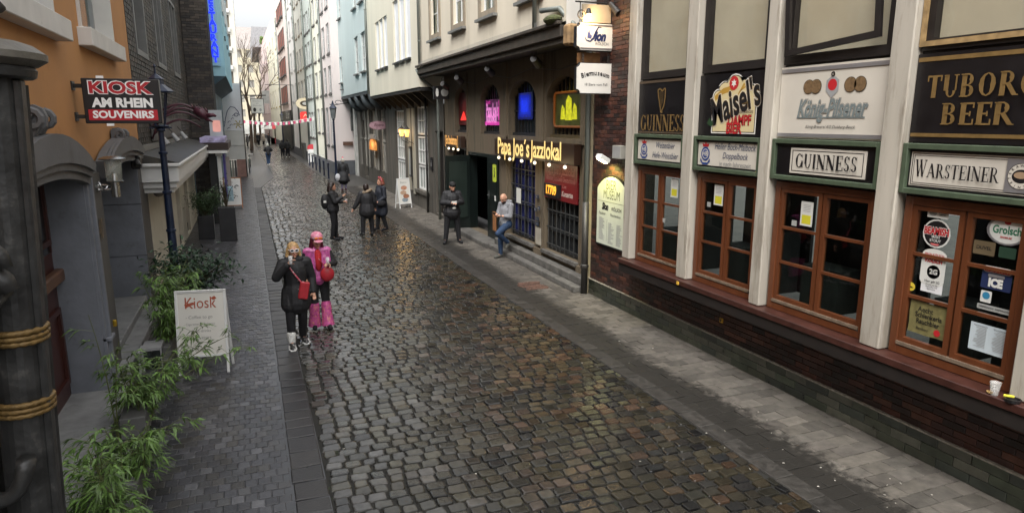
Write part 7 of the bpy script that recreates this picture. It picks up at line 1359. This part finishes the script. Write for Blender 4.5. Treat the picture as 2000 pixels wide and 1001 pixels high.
# 6 guard
cap_m = M('black_cap_cloth', (.008,.008,.008), .8, var=.2)
t, P, HM, k = person('stocky man in black cap and jacket with both hands at a phone', (5.5,18.9,0), -.12, 1.84,
   dict(elR=(-.28,-.02,1.16), wrR=(-.08,-.25,1.17), handR=(.6,0,.1), elL=(.28,-.02,1.16), wrL=(.09,-.25,1.17), handL=(-.6,0,.1), face=(.2,-1,-.45), head=(.01,-.06,1.59), hipR=(-.1,0,.92), knR=(-.16,0,.5), anR=(-.2,0,.09), toeR=(-.27,-.16,.04), knL=(.15,0,.5), anL=(.19,.02,.09), toeL=(.24,-.16,.04), fat=1.15), .0115, 1.12, coat=.04, beard=darkh)
g = prop('knit_cap', 'black cap worn by the stocky doorman', 'cap', tuple(HM.translation)); mb = MB(); mb.ball((0,.01,.075), (.092,.104,.08), 14, 8); mb.xf(HM).build('crown', cap_m, g, smooth=True)
g = prop('phone', 'pale phone in the doorman hands', 'phone', tuple(P['wrR'])); pp = (P['wrR']+P['wrL'])/2; MB().box(-.07,.07,-.012,.012,-.03,.03).xf(Matrix.Translation(pp+Vector((0,-.07,.03)))).build('body', paper, g, bevel=.005)
g = prop('belt_pouch', 'small white pouch hanging at the doorman waist', 'pouch', tuple(P['pel'])); MB().ball(P['waist']+Vector((0,-.23,-.06)), (.06,.03,.035), 10, 6).build('pouch', paper, g, smooth=True)
# 7 leaning man
hood = M('grey_marl_hoodie', (.2,.205,.22), .85, var=.15, scale=30, bump=.4, bscale=60); jean = M('blue_denim', (.016,.038,.085), .8, var=.25, scale=12, bump=.3, bscale=60)
t, P, HM, k = person('bald bearded man in grey hoodie leaning on the sandstone pier reading a phone', (6.1,16.25,0), -1.15, 1.78,
   dict(pel=(0,.1,.93), waist=(0,.12,1.06), chest=(0,.14,1.27), neck=(0,.12,1.45), head=(0,.05,1.57), shR=(-.18,.13,1.39), shL=(.18,.13,1.39), elR=(-.22,.06,1.12), wrR=(-.06,-.16,1.16), handR=(.4,-.2,.3), elL=(.22,.06,1.12), wrL=(.05,-.13,1.13), handL=(-.3,-.2,.2), face=(0,-1,-.6), hipR=(-.09,.1,.9), hipL=(.09,.1,.9), knR=(-.1,.02,.48), anR=(-.1,.03,.09), toeR=(-.11,-.17,.04), knL=(.1,-.27,.7), anL=(.1,.1,.42), toeL=(.11,.02,.3)), .0095, 1.02, top=hood, bottom=jean, shoe=M('grey_suede_shoe', (.08,.08,.07), .7, var=.2), beard=darkh, cuffL=.55)
mb = MB(); q = P['neck']; f3 = (P['toeR']-P['anR']); f3.z = 0; f3.normalize(); mb.tube([q-f3*.07+Vector((0,0,.0))+Vector((.09*math.cos(a_),.09*math.sin(a_),.02)) for a_ in [k_*.5 for k_ in range(13)]], .04, 8); mb.build('hood', hood, t, smooth=True)
g = prop('phone', 'dark phone in the hands of the leaning man', 'phone', tuple(P['wrR'])); pp = (P['wrR']+P['wrL'])/2+f3*.13+Vector((0,0,.05)); MB().box(-.035,.035,-.006,.006,-.07,.07).xf(Matrix.Translation(pp) @ Matrix.Rotation(-1.15,4,'Z') @ Matrix.Rotation(.9,4,'X')).build('body', ink, g)
g = prop('watch', 'black wristwatch of the leaning man', 'watch', tuple(P['wrL'])); MB().tube([P['wrL']-(P['wrL']-P['elL']).normalized()*.03, P['wrL']-(P['wrL']-P['elL']).normalized()*.005], .036, 10).build('strap', ink, g)
# 8 red-hat woman walking away
t, P, HM, k = person('woman in a flared dark coat with red and white headpiece walking away', (4.5,35.4,0), 3.0, 1.7, dict(elR=(-.25,0,1.13), wrR=(-.28,-.02,.92), elL=(.25,0,1.13), wrL=(.26,-.06,.9), anR=(-.09,.05,.1), toeR=(-.09,-.12,.05)), .02, 1.05, coat=.42, hair=M('grey_hair', (.4,.37,.33), .6), bottom=M('lilac_tights', (.22,.2,.3), .7), shoe=M('dark_red_boots', (.08,.015,.02), .5))
g = prop('party_hat', 'small red party hat on the grey haired woman', 'hat', tuple(HM.translation)); mb = MB(); mb.lathe([(.05,.1),(.055,.14),(.01,.22)], (0,0,0), 10); mb.xf(HM).build('cone', MATS['party_red'], g)
mb = MB(); mb.lathe([(W_, z) for W_, z in ((.33,.5),(.3,.62),(.24,.8),(.2,1.0))], (4.5,35.4,0), 18); mb.build('coat_skirt', blackc, t, smooth=True)
g = prop('carrier_bag', 'white carrier bag in the hand of the woman walking away', 'bag', (4.2,35.3,.75)); mb = MB(); mb.ball((4.2,35.3,.72), (.14,.1,.2), 10, 8); mb.build('bag', M('pale_grey_plastic', (.5,.5,.52), .5, var=.2), g, smooth=True)
# 9.. far walkers
nb = (.03, 1.0)
t, P, HM, k = person('walker in black jacket and blue jeans in the middle of the far road', (1.5,58,0), 3.1, 1.78, dict(elR=(-.3,0,1.2), wrR=(-.2,-.15,1.1), elL=(.3,0,1.2), wrL=(.2,-.15,1.1), knR=(-.05,-.05,.5), anR=(-.03,.1,.1), toeR=(-.03,-.06,.05)), .03, 1.1, bottom=jean, shoe=paper, hair=M('pale_cap_cloth', (.4,.4,.36), .7))
person('left one of two people in black walking together far down the road', (3.15,70,0), 3.1, 1.72, {}, .03, 1.05, hair=darkh); person('right one of two people in black with white shoes far down the road', (3.62,69.5,0), 3.2, 1.8, dict(anL=(.16,.05,.1), toeL=(.18,-.1,.05)), .03, 1.15, hair=darkh, shoe=paper)
for k_, (x, y, lb, tm) in enumerate(((.5,104,'dark dressed person at the left of the far crowd',blackc),(1.5,104,'tall dark dressed person in the far crowd',blackc),(2.2,106,'person in pale beige in the far crowd',M('pale_beige_cloth',(.4,.35,.3),.8)),(2.9,104,'dark person beside the red stall in the far crowd',blackc),(-.0,101,'person in grey close to the left wall in the far crowd',M('grey_cloth',(.12,.12,.13),.8)))):
    person(lb, (x,y,0), .3*k_, 1.75+.1*(k_ == 1), {}, .045, 1.25, top=tm, hair=darkh, coat=.2, group='small crowd at the far end of the street')
